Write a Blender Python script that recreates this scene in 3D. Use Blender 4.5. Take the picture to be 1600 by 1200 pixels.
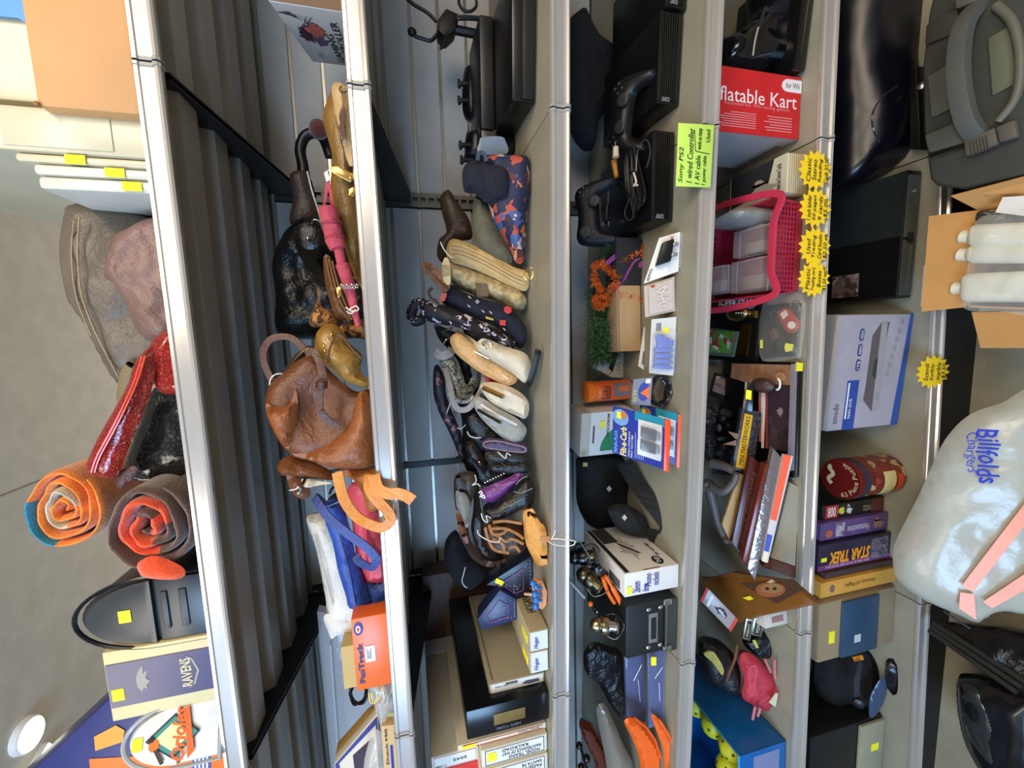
import bpy, bmesh, math, random
from mathutils import Vector, Matrix, noise, geometry
for o in list(bpy.data.objects): bpy.data.objects.remove(o)
S = bpy.context.scene
COL = S.collection
# ---------------------------------------------------------------- camera (held sideways, wide lens)
FOC = 637.19
CR = [Vector((-0.02898883, -0.24425401, -0.96927789)),
      Vector((0.99322008, 0.10217141, -0.05545165)),
      Vector((-0.11257677, 0.96431374, -0.23963616))]
CC = Vector((-0.42909667, -0.78071495, 1.5192808))
cd = bpy.data.cameras.new('camera'); cam = bpy.data.objects.new('camera', cd); COL.objects.link(cam)
cd.sensor_width = 36; cd.lens = FOC * 36 / 1600; cd.clip_start = 0.02; cd.clip_end = 60
m = Matrix((CR[0], CR[1], -CR[2])).transposed().to_4x4(); m.translation = CC
cam.matrix_world = m; S.camera = cam
# ---------------------------------------------------------------- light, world, exposure
S.view_settings.view_transform = 'Standard'; S.view_settings.look = 'None'
S.view_settings.exposure = 0.0; S.view_settings.gamma = 1; S.view_settings.use_curve_mapping = False
w = bpy.data.worlds.new('world'); S.world = w; w.use_nodes = True
w.node_tree.nodes['Background'].inputs[0].default_value = (0.62, 0.66, 0.75, 1)
w.node_tree.nodes['Background'].inputs[1].default_value = 0.35
def area(name, loc, target, size, power, col):
    l = bpy.data.lights.new(name, 'AREA'); l.energy = power; l.color = col; l.shape = 'RECTANGLE'
    l.size, l.size_y = size
    o = bpy.data.objects.new(name, l); COL.objects.link(o); o.location = loc
    o.rotation_euler = (Vector(target) - Vector(loc)).to_track_quat('-Z', 'Y').to_euler(); return o
area('ceiling_lamp_light', (0.3, -1.3, 2.8), (-0.1, 0.2, 0.7), (1.3, 0.5), 30, (1.0, 0.86, 0.68))
area('ceiling_lamp_light', (-1.7, -1.1, 2.8), (-0.6, 0.2, 1.0), (1.3, 0.5), 19, (1.0, 0.9, 0.76))
area('window_light', (-2.2, -2.3, 1.95), (-0.8, 0.5, 1.4), (1.2, 1.2), 84, (0.36, 0.62, 1.0))
area('front_fill_light', (1.2, -2.3, 2.25), (0.1, 0.5, 1.3), (1.4, 0.9), 38, (1.0, 0.86, 0.7))  # added warm fill with no known source, brightens the shelf backs
area('ceiling_fill_light', (-0.6, 2.4, 2.0), (-0.6, 2.0, 2.9), (3.0, 2.0), 19, (1.0, 0.93, 0.82))  # added unseen light behind the shelving, only brightens the ceiling
# ---------------------------------------------------------------- geometry helpers
ZS = {1: 1.8927, 2: 1.5921, 3: 1.2436, 4: 0.9147, 5: 0.5835, 6: 0.1743}
TS = {1: .00605, 2: .00467, 3: -.0148, 4: -.02298, 5: .01507, 6: .0512}
YB = 0.5675; SEC = 1.22
def zs(s, X): return ZS[s] + TS[s] * (X + .61)
def ray(u, v): return CR[0] * ((u - 800) / FOC) + CR[1] * ((600 - v) / FOC) + CR[2]
def at(u, v, Y): d = ray(u, v); return CC + d * ((Y - CC.y) / d.y)
def atz(u, v, z): d = ray(u, v); return CC + d * ((z - CC.z) / d.z)
def onp(u, v, p0, n): d = ray(u, v); return CC + d * ((p0 - CC).dot(n) / d.dot(n))
def deck(s, u, v):
    n = Vector((-TS[s], 0, 1)); return onp(u, v, Vector((-.61, 0, ZS[s])), n)
def YD(s, u, v): return deck(s, u, v).y
def hgt(P, u, v):       # height above P of the pixel (u,v) on the vertical line through P
    best = 0; b = 1e9
    for k in range(0, 1200):
        h = k * .0005; q = P + Vector((0, 0, h)) - CC
        z = q.dot(CR[2]); uu = 800 + FOC * q.dot(CR[0]) / z; 
        if abs(uu - u) < b: b = abs(uu - u); best = h
    return best
def rnd(seed): return random.Random(seed)
# meshes are (verts, faces) in world coordinates
def join(*ms):
    V, F = [], []
    for v, f in ms:
        n = len(V); V += list(v); F += [tuple(i + n for i in q) for q in f]
    return V, F
def bev(V, F, r, seg=2):
    if r <= 0: return V, F
    bm = bmesh.new(); vs = [bm.verts.new(v) for v in V]
    for f in F:
        try: bm.faces.new([vs[i] for i in f])
        except ValueError: pass
    bmesh.ops.recalc_face_normals(bm, faces=bm.faces)
    es = [e for e in bm.edges if len(e.link_faces) == 2 and e.calc_face_angle(0) > .5]
    bmesh.ops.bevel(bm, geom=es, offset=r, segments=seg, affect='EDGES', profile=.5, clamp_overlap=True)
    V = [v.co.copy() for v in bm.verts]; bm.verts.index_update()
    F = [tuple(v.index for v in f.verts) for f in bm.faces]; bm.free(); return V, F
def prism(pts, d, r=0, seg=2):     # polygon extruded along vector d
    n = len(pts); pts = [Vector(p) for p in pts]; d = Vector(d)
    V = pts + [p + d for p in pts]
    F = [tuple(range(n))[::-1], tuple(range(n, 2 * n))] + [(i, (i + 1) % n, (i + 1) % n + n, i + n) for i in range(n)]
    return bev(V, F, r, seg)
def box(c, dim, rz=0, r=0, tilt=0, seg=2):   # c = centre of the base
    w_, d_, h_ = dim; Mx = Matrix.Rotation(rz, 3, 'Z') @ Matrix.Rotation(tilt, 3, 'X'); c = Vector(c)
    pts = [c + Mx @ Vector((x * w_ / 2, y * d_ / 2, 0)) for x, y in ((-1, -1), (1, -1), (1, 1), (-1, 1))]
    return prism(pts, Mx @ Vector((0, 0, h_)), r, seg)
def tube(path, r, n=8, closed=False):
    P = [Vector(p) for p in path]; N = len(P); V, F = [], []
    R_ = r if hasattr(r, '__len__') else [r] * N
    up = Vector((.31, .2, .93)); prev = None
    for i, p in enumerate(P):
        a = P[(i - 1) % N] if (closed or i) else p; b = P[(i + 1) % N] if (closed or i < N - 1) else p
        t = (b - a); t = t.normalized() if t.length > 1e-9 else Vector((0, 0, 1))
        s = (prev - t * prev.dot(t)) if prev else t.cross(up)
        if s.length < 1e-6: s = t.orthogonal()
        s.normalize(); prev = s; q = t.cross(s)
        for k in range(n):
            an = 2 * math.pi * k / n; V.append(p + (s * math.cos(an) + q * math.sin(an)) * R_[i])
    for i in range(N if closed else N - 1):
        for k in range(n):
            a = i * n + k; b = i * n + (k + 1) % n; c = ((i + 1) % N) * n; F.append((a, b, c + (k + 1) % n, c + k))
    if not closed: F += [tuple(range(n))[::-1], tuple(range((N - 1) * n, N * n))]
    return V, F
def ribbon(path, nrm, w_, t_, closed=False):   # flat strap: width w_ across nrm-less direction, thickness t_
    P = [Vector(p) for p in path]; N = len(P); V, F = [], []
    for i, p in enumerate(P):
        a = P[(i - 1) % N] if (closed or i) else p; b = P[(i + 1) % N] if (closed or i < N - 1) else p
        t = (b - a).normalized(); nn = nrm(i / (N - 1)) if callable(nrm) else Vector(nrm)
        s = t.cross(nn)
        s = s.normalized() if s.length > 1e-6 else t.orthogonal().normalized()
        q = s.cross(t).normalized()
        for x, y in ((-1, -1), (0, -1.25), (1, -1), (1, 1), (0, 1.25), (-1, 1)): V.append(p + s * x * w_ / 2 + q * y * t_ / 2)
    n = 6
    for i in range(N if closed else N - 1):
        for k in range(n):
            a = i * n + k; b = i * n + (k + 1) % n; c = ((i + 1) % N) * n; F.append((a, b, c + (k + 1) % n, c + k))
    if not closed: F += [tuple(range(n))[::-1], tuple(range((N - 1) * n, N * n))]
    return V, F
def smooth(P, k=6, closed=False):    # catmull-rom
    P = [Vector(p) for p in P]; n = len(P); out = []
    for i in range(n if closed else n - 1):
        g = lambda j: P[j % n] if closed else P[max(0, min(n - 1, j))]
        a, b, c, d = g(i - 1), g(i), g(i + 1), g(i + 2)
        for j in range(k):
            t = j / k; out.append(.5 * ((2 * b) + (c - a) * t + (2 * a - 5 * b + 4 * c - d) * t * t + (3 * b - a - 3 * c + d) * t ** 3))
    if not closed: out.append(P[-1])
    return out
def lathe(prof, org, ax, n=24, sx=1, xd=None):    # prof: (radius, height along ax)
    ax = Vector(ax).normalized(); a = (Vector(xd) - ax * Vector(xd).dot(ax)).normalized() if xd else ax.orthogonal().normalized()
    b = ax.cross(a); V, F = [], []; org = Vector(org)
    for r, h in prof:
        for k in range(n):
            t = 2 * math.pi * k / n; V.append(org + ax * h + a * r * sx * math.cos(t) + b * r * math.sin(t))
    for i in range(len(prof) - 1):
        for k in range(n): F.append((i * n + k, i * n + (k + 1) % n, (i + 1) * n + (k + 1) % n, (i + 1) * n + k))
    F += [tuple(range(n))[::-1], tuple(range((len(prof) - 1) * n, len(prof) * n))]
    return V, F
def ball(c, r, n=16):
    rr = Vector(r) if hasattr(r, '__len__') else Vector((r, r, r)); V, F = [], []; c = Vector(c)
    for i in range(n // 2 + 1):
        th = math.pi * i / (n // 2)
        for k in range(n):
            ph = 2 * math.pi * k / n
            V.append(c + Vector((rr.x * math.sin(th) * math.cos(ph), rr.y * math.sin(th) * math.sin(ph), rr.z * math.cos(th))))
    for i in range(n // 2):
        for k in range(n): F.append((i * n + k, i * n + (k + 1) % n, (i + 1) * n + (k + 1) % n, (i + 1) * n + k))
    return V, F
def pillow(pts, nrm, tf, tb, er=.03, wr=.004, seed=0, res=.009, fl=.55, fr=14, rnd_out=True, prof=None):
    """soft body: planar outline inflated by tf towards -nrm (front) and tb along nrm"""
    nrm = Vector(nrm).normalized(); P = [Vector(p) for p in pts]
    if rnd_out: P = smooth(P, 5, True)
    c = sum(P, Vector()) / len(P); ex = nrm.orthogonal().normalized()
    if abs(nrm.z) < .9: ex = Vector((0, 0, 1)).cross(nrm).normalized()
    ey = nrm.cross(ex); Q = [Vector(((p - c).dot(ex), (p - c).dot(ey))) for p in P]
    # even resampling
    L = [(Q[(i + 1) % len(Q)] - Q[i]).length for i in range(len(Q))]; tot = sum(L); n = max(24, int(tot / res))
    R_, acc, i = [], 0, 0
    for k in range(n):
        t = tot * k / n
        while acc + L[i] < t: acc += L[i]; i += 1
        f = (t - acc) / max(L[i], 1e-9); R_.append(Q[i].lerp(Q[(i + 1) % len(Q)], f))
    minx = min(q.x for q in R_); maxx = max(q.x for q in R_); miny = min(q.y for q in R_); maxy = max(q.y for q in R_)
    segs = [(R_[k], R_[(k + 1) % n]) for k in range(n)]
    def dist(q):
        b = 1e9
        for s0, s1 in segs:
            e = s1 - s0; t = max(0, min(1, (q - s0).dot(e) / max(e.length_squared, 1e-12))); b = min(b, (q - s0 - e * t).length_squared)
        return math.sqrt(b)
    def inside(q):
        c_ = False
        for s0, s1 in segs:
            if (s0.y > q.y) != (s1.y > q.y) and q.x < (s1.x - s0.x) * (q.y - s0.y) / (s1.y - s0.y) + s0.x: c_ = not c_
        return c_
    ins = []; y = miny + res * .5; row = 0
    while y < maxy:
        x = minx + res * (.5 if row % 2 else 0)
        while x < maxx:
            q = Vector((x, y))
            if inside(q) and dist(q) > res * .55: ins.append(q)
            x += res
        y += res * .87; row += 1
    for k in range(n): pass
    vs, es, fs, ov, oe, of = geometry.delaunay_2d_cdt(R_ + ins, [(k, (k + 1) % n) for k in range(n)], [], 1, 1e-7)
    V, F = [], []; rg = rnd(seed); off = Vector((rg.uniform(0, 50), rg.uniform(0, 50), rg.uniform(0, 50)))
    bd = set(); 
    for i, o_ in enumerate(ov):
        if any(j < n for j in o_): bd.add(i)
    front, back = {}, {}
    for i, q in enumerate(vs):
        w3 = c + ex * q.x + ey * q.y
        if i in bd: front[i] = back[i] = len(V); V.append(w3); continue
        d = dist(q); k = min(1, d / er); h = math.sqrt(max(0, 1 - (1 - k) ** 2)); h = h * fl + (1 - fl) * (h * (.55 + .45 * k))
        nz = noise.noise(w3 * fr + off) + .5 * noise.noise(w3 * fr * 2.3 + off)
        ridge = -abs(noise.noise(w3 * fr * .8 + off * 2)) * 1.3
        e1 = (nz + ridge + .3) * wr * k; e2 = noise.noise(w3 * fr + off * 3) * wr * k
        m_ = prof(q.x, q.y) if prof else 1
        front[i] = len(V); V.append(w3 - nrm * (tf * h * m_ + e1)); back[i] = len(V); V.append(w3 + nrm * (tb * h * m_ + e2))
    for f in fs:
        a = [front[i] for i in f]; b = [back[i] for i in f]
        F.append(tuple(a))
        if not all(i in bd for i in f): F.append(tuple(b[::-1]))
    return V, F
# ---------------------------------------------------------------- materials
MATS = {}
def lin(c):
    return tuple(((x / 255) / 12.92 if x <= 10 else ((x / 255 + .055) / 1.055) ** 2.4) for x in c)
def mat(kind, rgb, rough=None, **k):
    key = (kind, rgb, rough, tuple(sorted(k.items())))
    if key in MATS: return MATS[key]
    m = bpy.data.materials.new(kind + '_material'); m.use_nodes = True; nt = m.node_tree; N = nt.nodes; Lk = nt.links
    b = N['Principled BSDF']; c = lin(rgb); b.inputs['Base Color'].default_value = (*c, 1)
    R0 = {'leather': .42, 'croc': .22, 'fabric': .9, 'fleece': 1, 'plastic': .35, 'gloss': .12, 'card': .75, 'paper': .8, 'metal': .3, 'paint': .5, 'clear': .08, 'patent': .15, 'wood': .55, 'concrete': .8, 'straw': .85}.get(kind, .6)
    b.inputs['Roughness'].default_value = R0 if rough is None else rough
    tc = N.new('ShaderNodeTexCoord')
    def bump(tex_out, dist, st=.6):
        bp = N.new('ShaderNodeBump'); bp.inputs['Distance'].default_value = dist; bp.inputs['Strength'].default_value = st
        Lk.new(tex_out, bp.inputs['Height']); Lk.new(bp.outputs[0], b.inputs['Normal'])
    def vary(scale, amt, detail=3):
        n = N.new('ShaderNodeTexNoise'); n.inputs['Scale'].default_value = scale; n.inputs['Detail'].default_value = detail
        Lk.new(tc.outputs['Object'], n.inputs['Vector'])
        r = N.new('ShaderNodeValToRGB'); r.color_ramp.elements[0].position = .35; r.color_ramp.elements[1].position = .68
        r.color_ramp.elements[0].color = (*[x * (1 - amt) for x in c], 1); r.color_ramp.elements[1].color = (*[min(1, x * (1 + amt)) for x in c], 1)
        Lk.new(n.outputs[0], r.inputs[0]); Lk.new(r.outputs[0], b.inputs['Base Color']); return n
    def tex(t, scale, feat=None):
        n = N.new(t); n.inputs['Scale'].default_value = scale
        if feat: n.feature = feat
        Lk.new(tc.outputs['Object'], n.inputs['Vector']); return n
    def crease(scale, d1, fine, d2):     # soft creases plus grain
        a = tex('ShaderNodeTexNoise', scale); a.inputs['Distortion'].default_value = 1.4; a.inputs['Detail'].default_value = 5; c_ = tex('ShaderNodeTexNoise', fine)
        mm = N.new('ShaderNodeMath'); mm.operation = 'MULTIPLY_ADD'; mm.inputs[1].default_value = d2 / d1; Lk.new(c_.outputs[0], mm.inputs[0]); Lk.new(a.outputs[0], mm.inputs[2]); bump(mm.outputs[0], d1, 1)
    if kind == 'leather': vary(12, .16); crease(22, .006, 260, .0010)
    elif kind == 'patent': vary(10, .1); crease(26, .007, 200, .0006)
    elif kind == 'croc':
        v = tex('ShaderNodeTexVoronoi', k.get('sc', 70), 'DISTANCE_TO_EDGE'); r = N.new('ShaderNodeValToRGB')
        r.color_ramp.elements[1].position = .12; Lk.new(v.outputs[0], r.inputs[0]); bump(r.outputs[0], .003, .8); vary(20, .2)
        b.inputs['Coat Weight'].default_value = .5
    elif kind in ('fabric', 'straw'):
        vary(30 if kind == 'fabric' else 90, .12 if kind == 'fabric' else .35); crease(16, .014, 420, .0015) if kind == 'fabric' else bump(tex('ShaderNodeTexNoise', 160).outputs[0], .004)
    elif kind == 'fleece': vary(60, .18); bump(tex('ShaderNodeTexNoise', 330).outputs[0], .004); b.inputs['Sheen Weight'].default_value = .5
    elif kind == 'card': vary(7, .06); bump(tex('ShaderNodeTexNoise', 90).outputs[0], .0006)
    elif kind == 'paper': vary(9, .03)
    elif kind == 'concrete': vary(6, .12, 6); bump(tex('ShaderNodeTexNoise', 120).outputs[0], .001)
    elif kind == 'wood':
        n = vary(8, .2); mp = N.new('ShaderNodeMapping'); mp.inputs['Scale'].default_value = (1, 8, 14)
        Lk.new(tc.outputs['Object'], mp.inputs[0]); Lk.new(mp.outputs[0], n.inputs['Vector'])
    elif kind == 'metal':
        b.inputs['Metallic'].default_value = 1; n = tex('ShaderNodeTexNoise', 25); r = N.new('ShaderNodeMapRange')
        q = b.inputs['Roughness'].default_value; r.inputs[3].default_value = max(.03, q - .08); r.inputs[4].default_value = q + .12
        Lk.new(n.outputs[0], r.inputs[0]); Lk.new(r.outputs[0], b.inputs['Roughness'])
    elif kind in ('plastic', 'gloss', 'paint'): vary(15, .06)
    elif kind == 'rail': b.inputs['Metallic'].default_value = .55; b.inputs['Coat Weight'].default_value = .4; vary(4, .08)
    elif kind == 'clear':
        b.inputs['Alpha'].default_value = k.get('alpha', .25); b.inputs['Specular IOR Level'].default_value = .8
        n = tex('ShaderNodeTexNoise', 34); bump(n.outputs[0], .004, .5)
    elif kind == 'foil': b.inputs['Metallic'].default_value = .6; b.inputs['Roughness'].default_value = .25 if rough is None else rough; bump(tex('ShaderNodeTexNoise', 70).outputs[0], .004)
    if kind == 'blotch':     # large printed patches: cols = up to four colours
        cols = [rgb] + list(k['cols']); v = tex('ShaderNodeTexVoronoi', k.get('sc', 40)); w_ = N.new('ShaderNodeTexNoise'); w_.inputs['Scale'].default_value = k.get('sc', 40) * .8
        Lk.new(tc.outputs['Object'], w_.inputs['Vector']); mx = N.new('ShaderNodeVectorMath'); mx.operation = 'MULTIPLY_ADD'; mx.inputs[1].default_value = (.03,) * 3
        Lk.new(w_.outputs[1], mx.inputs[0]); Lk.new(tc.outputs['Object'], mx.inputs[2]); Lk.new(mx.outputs[0], v.inputs['Vector'])
        sp = N.new('ShaderNodeSeparateColor'); Lk.new(v.outputs['Color'], sp.inputs[0]); r = N.new('ShaderNodeValToRGB'); r.color_ramp.interpolation = 'CONSTANT'
        els = r.color_ramp.elements
        for i, cc in enumerate(cols):
            e = els[i] if i < 2 else els.new(i / len(cols)); e.position = i / len(cols) if not k.get('bias') or i == 0 else k['bias'] + (1 - k['bias']) * (i - 1) / max(1, len(cols) - 1); e.color = (*lin(cc), 1)
        Lk.new(sp.outputs[0], r.inputs[0]); Lk.new(r.outputs[0], b.inputs['Base Color']); b.inputs['Roughness'].default_value = .6 if rough is None else rough
    MATS[key] = m; return m
# ---------------------------------------------------------------- objects
def mkobj(name, V, F, m, org, parent=None, sm=True):
    me = bpy.data.meshes.new(name); org = Vector(org)
    me.from_pydata([tuple(Vector(v) - org) for v in V], [], [tuple(f) for f in F]); me.materials.append(m)
    bm = bmesh.new(); bm.from_mesh(me); bmesh.ops.recalc_face_normals(bm, faces=bm.faces); bm.to_mesh(me); bm.free()
    if sm:
        me.polygons.foreach_set('use_smooth', [True] * len(me.polygons))
        try: me.set_sharp_from_angle(angle=.7)
        except Exception: pass
    o = bpy.data.objects.new(name, me); COL.objects.link(o)
    if parent: o.parent = parent
    return o
class T:
    """one thing: add() its parts, then done()"""
    def __init__(s, name, label, cat, group=None): s.n, s.l, s.c, s.g, s.p = name, label, cat, group, []
    def add(s, pn, mesh, m, sub=None, label=None, sm=True, stuff=False):
        s.p.append((pn, mesh, m, sub, label, sm, stuff)); return len(s.p) - 1
    def done(s):
        allv = [Vector(v) for p in s.p for v in p[1][0]]
        lo = Vector([min(v[i] for v in allv) for i in range(3)]); hi = Vector([max(v[i] for v in allv) for i in range(3)])
        base = Vector(((lo.x + hi.x) / 2, (lo.y + hi.y) / 2, lo.z))
        if len(s.p) == 1:
            r = mkobj(s.n, *s.p[0][1], s.p[0][2], base, sm=s.p[0][5]); r.location = base
        else:
            r = bpy.data.objects.new(s.n, None); COL.objects.link(r); r.location = base; r.empty_display_size = .02
            objs = []
            for pn, (V, F), m, sub, lb, sm, st in s.p:
                o = mkobj(pn, V, F, m, base, objs[sub] if sub is not None else r, sm); objs.append(o)
                if lb: o['label'] = lb
                if st: o['kind'] = 'stuff'
        r['label'] = s.l; r['category'] = s.c
        if s.g: r['group'] = s.g
        return r
def struct(name, mesh, m, sm=False):
    V, F = mesh; o = mkobj(name, V, F, m, (0, 0, 0), sm=sm); o['kind'] = 'structure'; return o
def face(q, a, b, off=0):     # point on quad q=(bl,br,tr,tl), a right, b up, lifted towards the camera side
    bl, br, tr, tl = q; p = (bl.lerp(br, a)).lerp(tl.lerp(tr, a), b)
    n = (br - bl).cross(tl - bl).normalized()
    if n.dot(CC - p) < 0: n = -n
    return p + n * off
def patch(q, a0, b0, a1, b1, th=.0012, off=.0001, r=0):   # thin rectangle on quad
    P = [face(q, a, b, off) for a, b in ((a0, b0), (a1, b0), (a1, b1), (a0, b1))]
    n = face(q, a0, b0, 1) - face(q, a0, b0, 0); return prism(P, n * th, r)
def shape(q, pts, th=.0012, off=.0001):     # thin polygon on quad, pts in 0..1 face coordinates
    P = [face(q, a, b, off) for a, b in pts]; n = face(q, pts[0][0], pts[0][1], 1) - face(q, pts[0][0], pts[0][1], 0); return prism(P, n * th)
def disc(a, b, ra, rb, n=20, a0=0, a1=360): return [(a + ra * math.cos(math.radians(a0 + (a1 - a0) * i / n)), b + rb * math.sin(math.radians(a0 + (a1 - a0) * i / n))) for i in range(n + (0 if a1 - a0 == 360 else 1))]
TXT = {}
def text(s, q, a0, b0, a1, b1, off=.0014, th=.0004, shear=0, bold=0, rot=0, mode='fit', wob=0):
    """lettering as mesh, fitted into the face rectangle; rot = 0, 90, 180, 270 turns the writing on the face"""
    key = (s, shear, bold)
    if key not in TXT:
        c = bpy.data.curves.new('lettering', 'FONT'); c.body = s; c.shear = shear; c.offset = bold; c.resolution_u = 2; c.align_x = 'CENTER'
        o = bpy.data.objects.new('lettering', c); COL.objects.link(o); dg = bpy.context.evaluated_depsgraph_get()
        me = o.evaluated_get(dg).to_mesh(); V = [Vector(v.co) for v in me.vertices]; F = [tuple(p.vertices) for p in me.polygons]
        bpy.data.objects.remove(o); bpy.data.curves.remove(c); TXT[key] = (V, F)
    V, F = TXT[key]
    if not V: return V, F
    x0 = min(v.x for v in V); x1 = max(v.x for v in V); y0 = min(v.y for v in V); y1 = max(v.y for v in V); out = []
    n = (face(q, .5, .5, 1) - face(q, .5, .5, 0))
    for v in V:
        a = (v.x - x0) / (x1 - x0 or 1); b = (v.y - y0) / (y1 - y0 or 1)
        if wob: b += wob * math.sin(a * 19 + len(s)) 
        if rot == 90: a, b = 1 - b, a
        elif rot == 180: a, b = 1 - a, 1 - b
        elif rot == 270: a, b = b, 1 - a
        out.append(face(q, a0 + (a1 - a0) * a, b0 + (b1 - b0) * b, off))
    k = len(out); return out + [p + n * th for p in out], [tuple(f) for f in F] + [tuple(i + k for i in f[::-1]) for f in F]
YEL = (245, 235, 40)
def tag(t, q, a, b, w_=.02, h_=.013, sub=None, rot=0, col=YEL, off=.0017):   # small price sticker on a face
    W = (q[1] - q[0]).length; H = (q[3] - q[0]).length; da, db = w_ / W / 2, h_ / H / 2
    if rot: da, db = h_ / W / 2, w_ / H / 2
    i = t.add('price_sticker', patch(q, a - da, b - db, a + da, b + db, .0006, off), mat('paper', col), sub)
    return i
def pq(pts, Y=None, n=None, p0=None):    # pixels to points: on the plane y=Y or on plane (p0,n)
    if n is None: return [at(u, v, Y) for u, v in pts]
    return [onp(u, v, p0, n) for u, v in pts]
def plane(u, v, Y, yaw=0, lean=0):       # plane through pixel at depth Y; yaw>0 turns its right side away, lean>0 its top away
    n = Matrix.Rotation(math.radians(yaw), 3, 'Z') @ (Matrix.Rotation(math.radians(-lean), 3, 'X') @ Vector((0, 1, 0))); return at(u, v, Y), n
def soft(pts, base, tf=.02, tb=.02, yaw=0, lean=0, **k):    # pillow through pixel outline; base=(u,v,Y)
    p0, n = plane(*base, yaw, lean); return pillow([onp(u, v, p0, n) for u, v in pts], n, tf, tb, **k)
def path(pts, Y0, k=6, closed=False):     # pixels (u,v[,Y]) to a smooth path
    return smooth([at(p[0], p[1], p[2] if len(p) > 2 else Y0) for p in pts], k, closed)
class Box:
    """carton with its front edge through two base pixels at height z0 (z0 may be ('d',shelf) for the deck)"""
    def __init__(s, z0, L, R_, top, d, r=.0015, h=None, lean=0):
        f = (lambda p: deck(z0[1], *p)) if isinstance(z0, tuple) else (lambda p: atz(p[0], p[1], z0))
        A, B = f(L), f(R_)
        if isinstance(z0, tuple): A.z += .0015; B.z += .0015
        if isinstance(z0, tuple): A.z = B.z = max(A.z, B.z)
        s.h = h or hgt(A, *top)
        if (B - A).length < .16 and d >= .1: B = Vector((B.x, A.y, A.z))
        ex = (B - A).normalized(); n = Vector((-ex.y, ex.x, 0)).normalized(); up = Vector((0, 0, 1))
        if lean: up = (up + n * lean).normalized(); n = (n - Vector((0, 0, 1)) * lean).normalized() 
        s.A, s.B, s.n, s.up, s.d = A, B, n, up, d; H = up * s.h; D = n * d
        s.front = (A, B, B + H, A + H); s.top = (A + H, B + H, B + H + D, A + H + D)
        s.left = (A + D, A, A + H, A + H + D); s.right = (B, B + D, B + D + H, B + H); s.mesh = prism((A, B, B + D, A + D), H, r)
        s.zt = A.z + s.h; s.bot = (A, B, B + D, A + D)

def pdeck(s, v, Y):        # point of the deck at image column v and depth Y
    lo, hi = 0, 1600
    for _ in range(40):
        u = (lo + hi) / 2; p = at(u, v, Y)
        if p.z > zs(s, p.x) + .0015: lo = u
        else: hi = u
    return at(lo, v, Y)
def udeck(s, v, p0, n):
    lo, hi = 0, 1600
    for _ in range(40):
        u = (lo + hi) / 2; p = onp(u, v, p0, n)
        if p.z > zs(s, p.x) + .002: lo = u
        else: hi = u
    return lo
def clampz(mesh, s, e=.001):   # cloth resting on a shelf does not sink into it
    V, F = mesh; return [Vector((v.x, v.y, max(v.z, zs(s, v.x) + e))) for v in V], F
def bag(s, pts, base, tf=.02, tb=.02, yaw=0, lean=0, **k):    # soft body on shelf s; u = None means down to the deck
    p0, n = plane(*base, yaw, lean); P = []
    for u, v in pts:
        if u is None: u = udeck(s, v, p0, n)
        P.append(onp(u, v, p0, n))
    return clampz(pillow(P, n, tf, tb, **k), s) if s else pillow(P, n, tf, tb, **k)
class Card:      # hard slab with a pixel outline (bl,br,tr,tl) on a plane through base
    def __init__(s, pts, base, th, yaw=0, lean=0, r=.001, sh=None):
        p0, n = plane(*base, yaw, lean); P = []
        for u, v in pts:
            if u is None: u = udeck(sh, v, p0, n)
            P.append(onp(u, v, p0, n))
        s.n = n; s.front = tuple(P[:4]) if len(P) == 4 else tuple(P); s.mesh = prism(P, n * th, r); s.p0 = p0
class WBox(Box):     # carton from two world points of its front lower edge
    def __init__(s, A, B, h, d, r=.0015, tilt=None):
        A, B = Vector(A), Vector(B); ex = (B - A).normalized(); n = Vector((-ex.y, ex.x, 0)).normalized(); up = Vector((0, 0, 1))
        s.h = h; s.A, s.B, s.n, s.up, s.d = A, B, n, up, d; H = up * h; D = n * d
        s.front = (A, B, B + H, A + H); s.top = (A + H, B + H, B + H + D, A + H + D)
        s.left = (A + D, A, A + H, A + H + D); s.right = (B, B + D, B + D + H, B + H); s.mesh = prism((A, B, B + D, A + D), H, r); s.zt = A.z + h
def one(name, label, cat, mesh, m, group=None, extra=()):
    t = T(name, label, cat, group); t.add('body', mesh, m)
    for e in extra: t.add(*e)
    return t.done()
def strap(pts, Y, w_, th=.003, nrm=(0, -1, 0), closed=False, k=6): return ribbon(path(pts, Y, k, closed), nrm, w_, th, closed)
def lines(t, q, a0, b0, a1, b1, n, m, hgt_=.35, seed=1, pn='print', sub=None, vert=False):   # rows of small print too fine to read
    rg = rnd(seed); ms = []
    for i in range(n):
        c0, c1 = (i + .5 - hgt_ / 2) / n, (i + .5 + hgt_ / 2) / n; e = 1 - rg.uniform(0, .35)
        if vert: ms.append(patch(q, a0 + (a1 - a0) * c0, b0, a0 + (a1 - a0) * c1, b0 + (b1 - b0) * e, .0004, .0016))
        else: ms.append(patch(q, a0, b1 - (b1 - b0) * c1, a0 + (a1 - a0) * e, b1 - (b1 - b0) * c0, .0004, .0016))
    return t.add(pn, join(*ms), m, sub)
BLK = mat('paint', (9, 9, 10), .6); WHT = mat('paper', (232, 230, 224)); INK = mat('paper', (25, 25, 30)); KRAFT = mat('card', (198, 150, 100)); BLUEINK = mat('paper', (30, 40, 150))
PBLK = mat('plastic', (13, 13, 15), .4); GBLK = mat('gloss', (9, 9, 13), .15); TWINE = mat('fabric', (225, 220, 208)); GOLD = mat('metal', (220, 180, 110), .25); CHROME = mat('metal', (210, 210, 208), .15)
CLEAR = mat('clear', (225, 230, 235), .08, alpha=.12)
def tie(pts, Y, r=.0012): return tube(path(pts, Y), r, 6)
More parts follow.
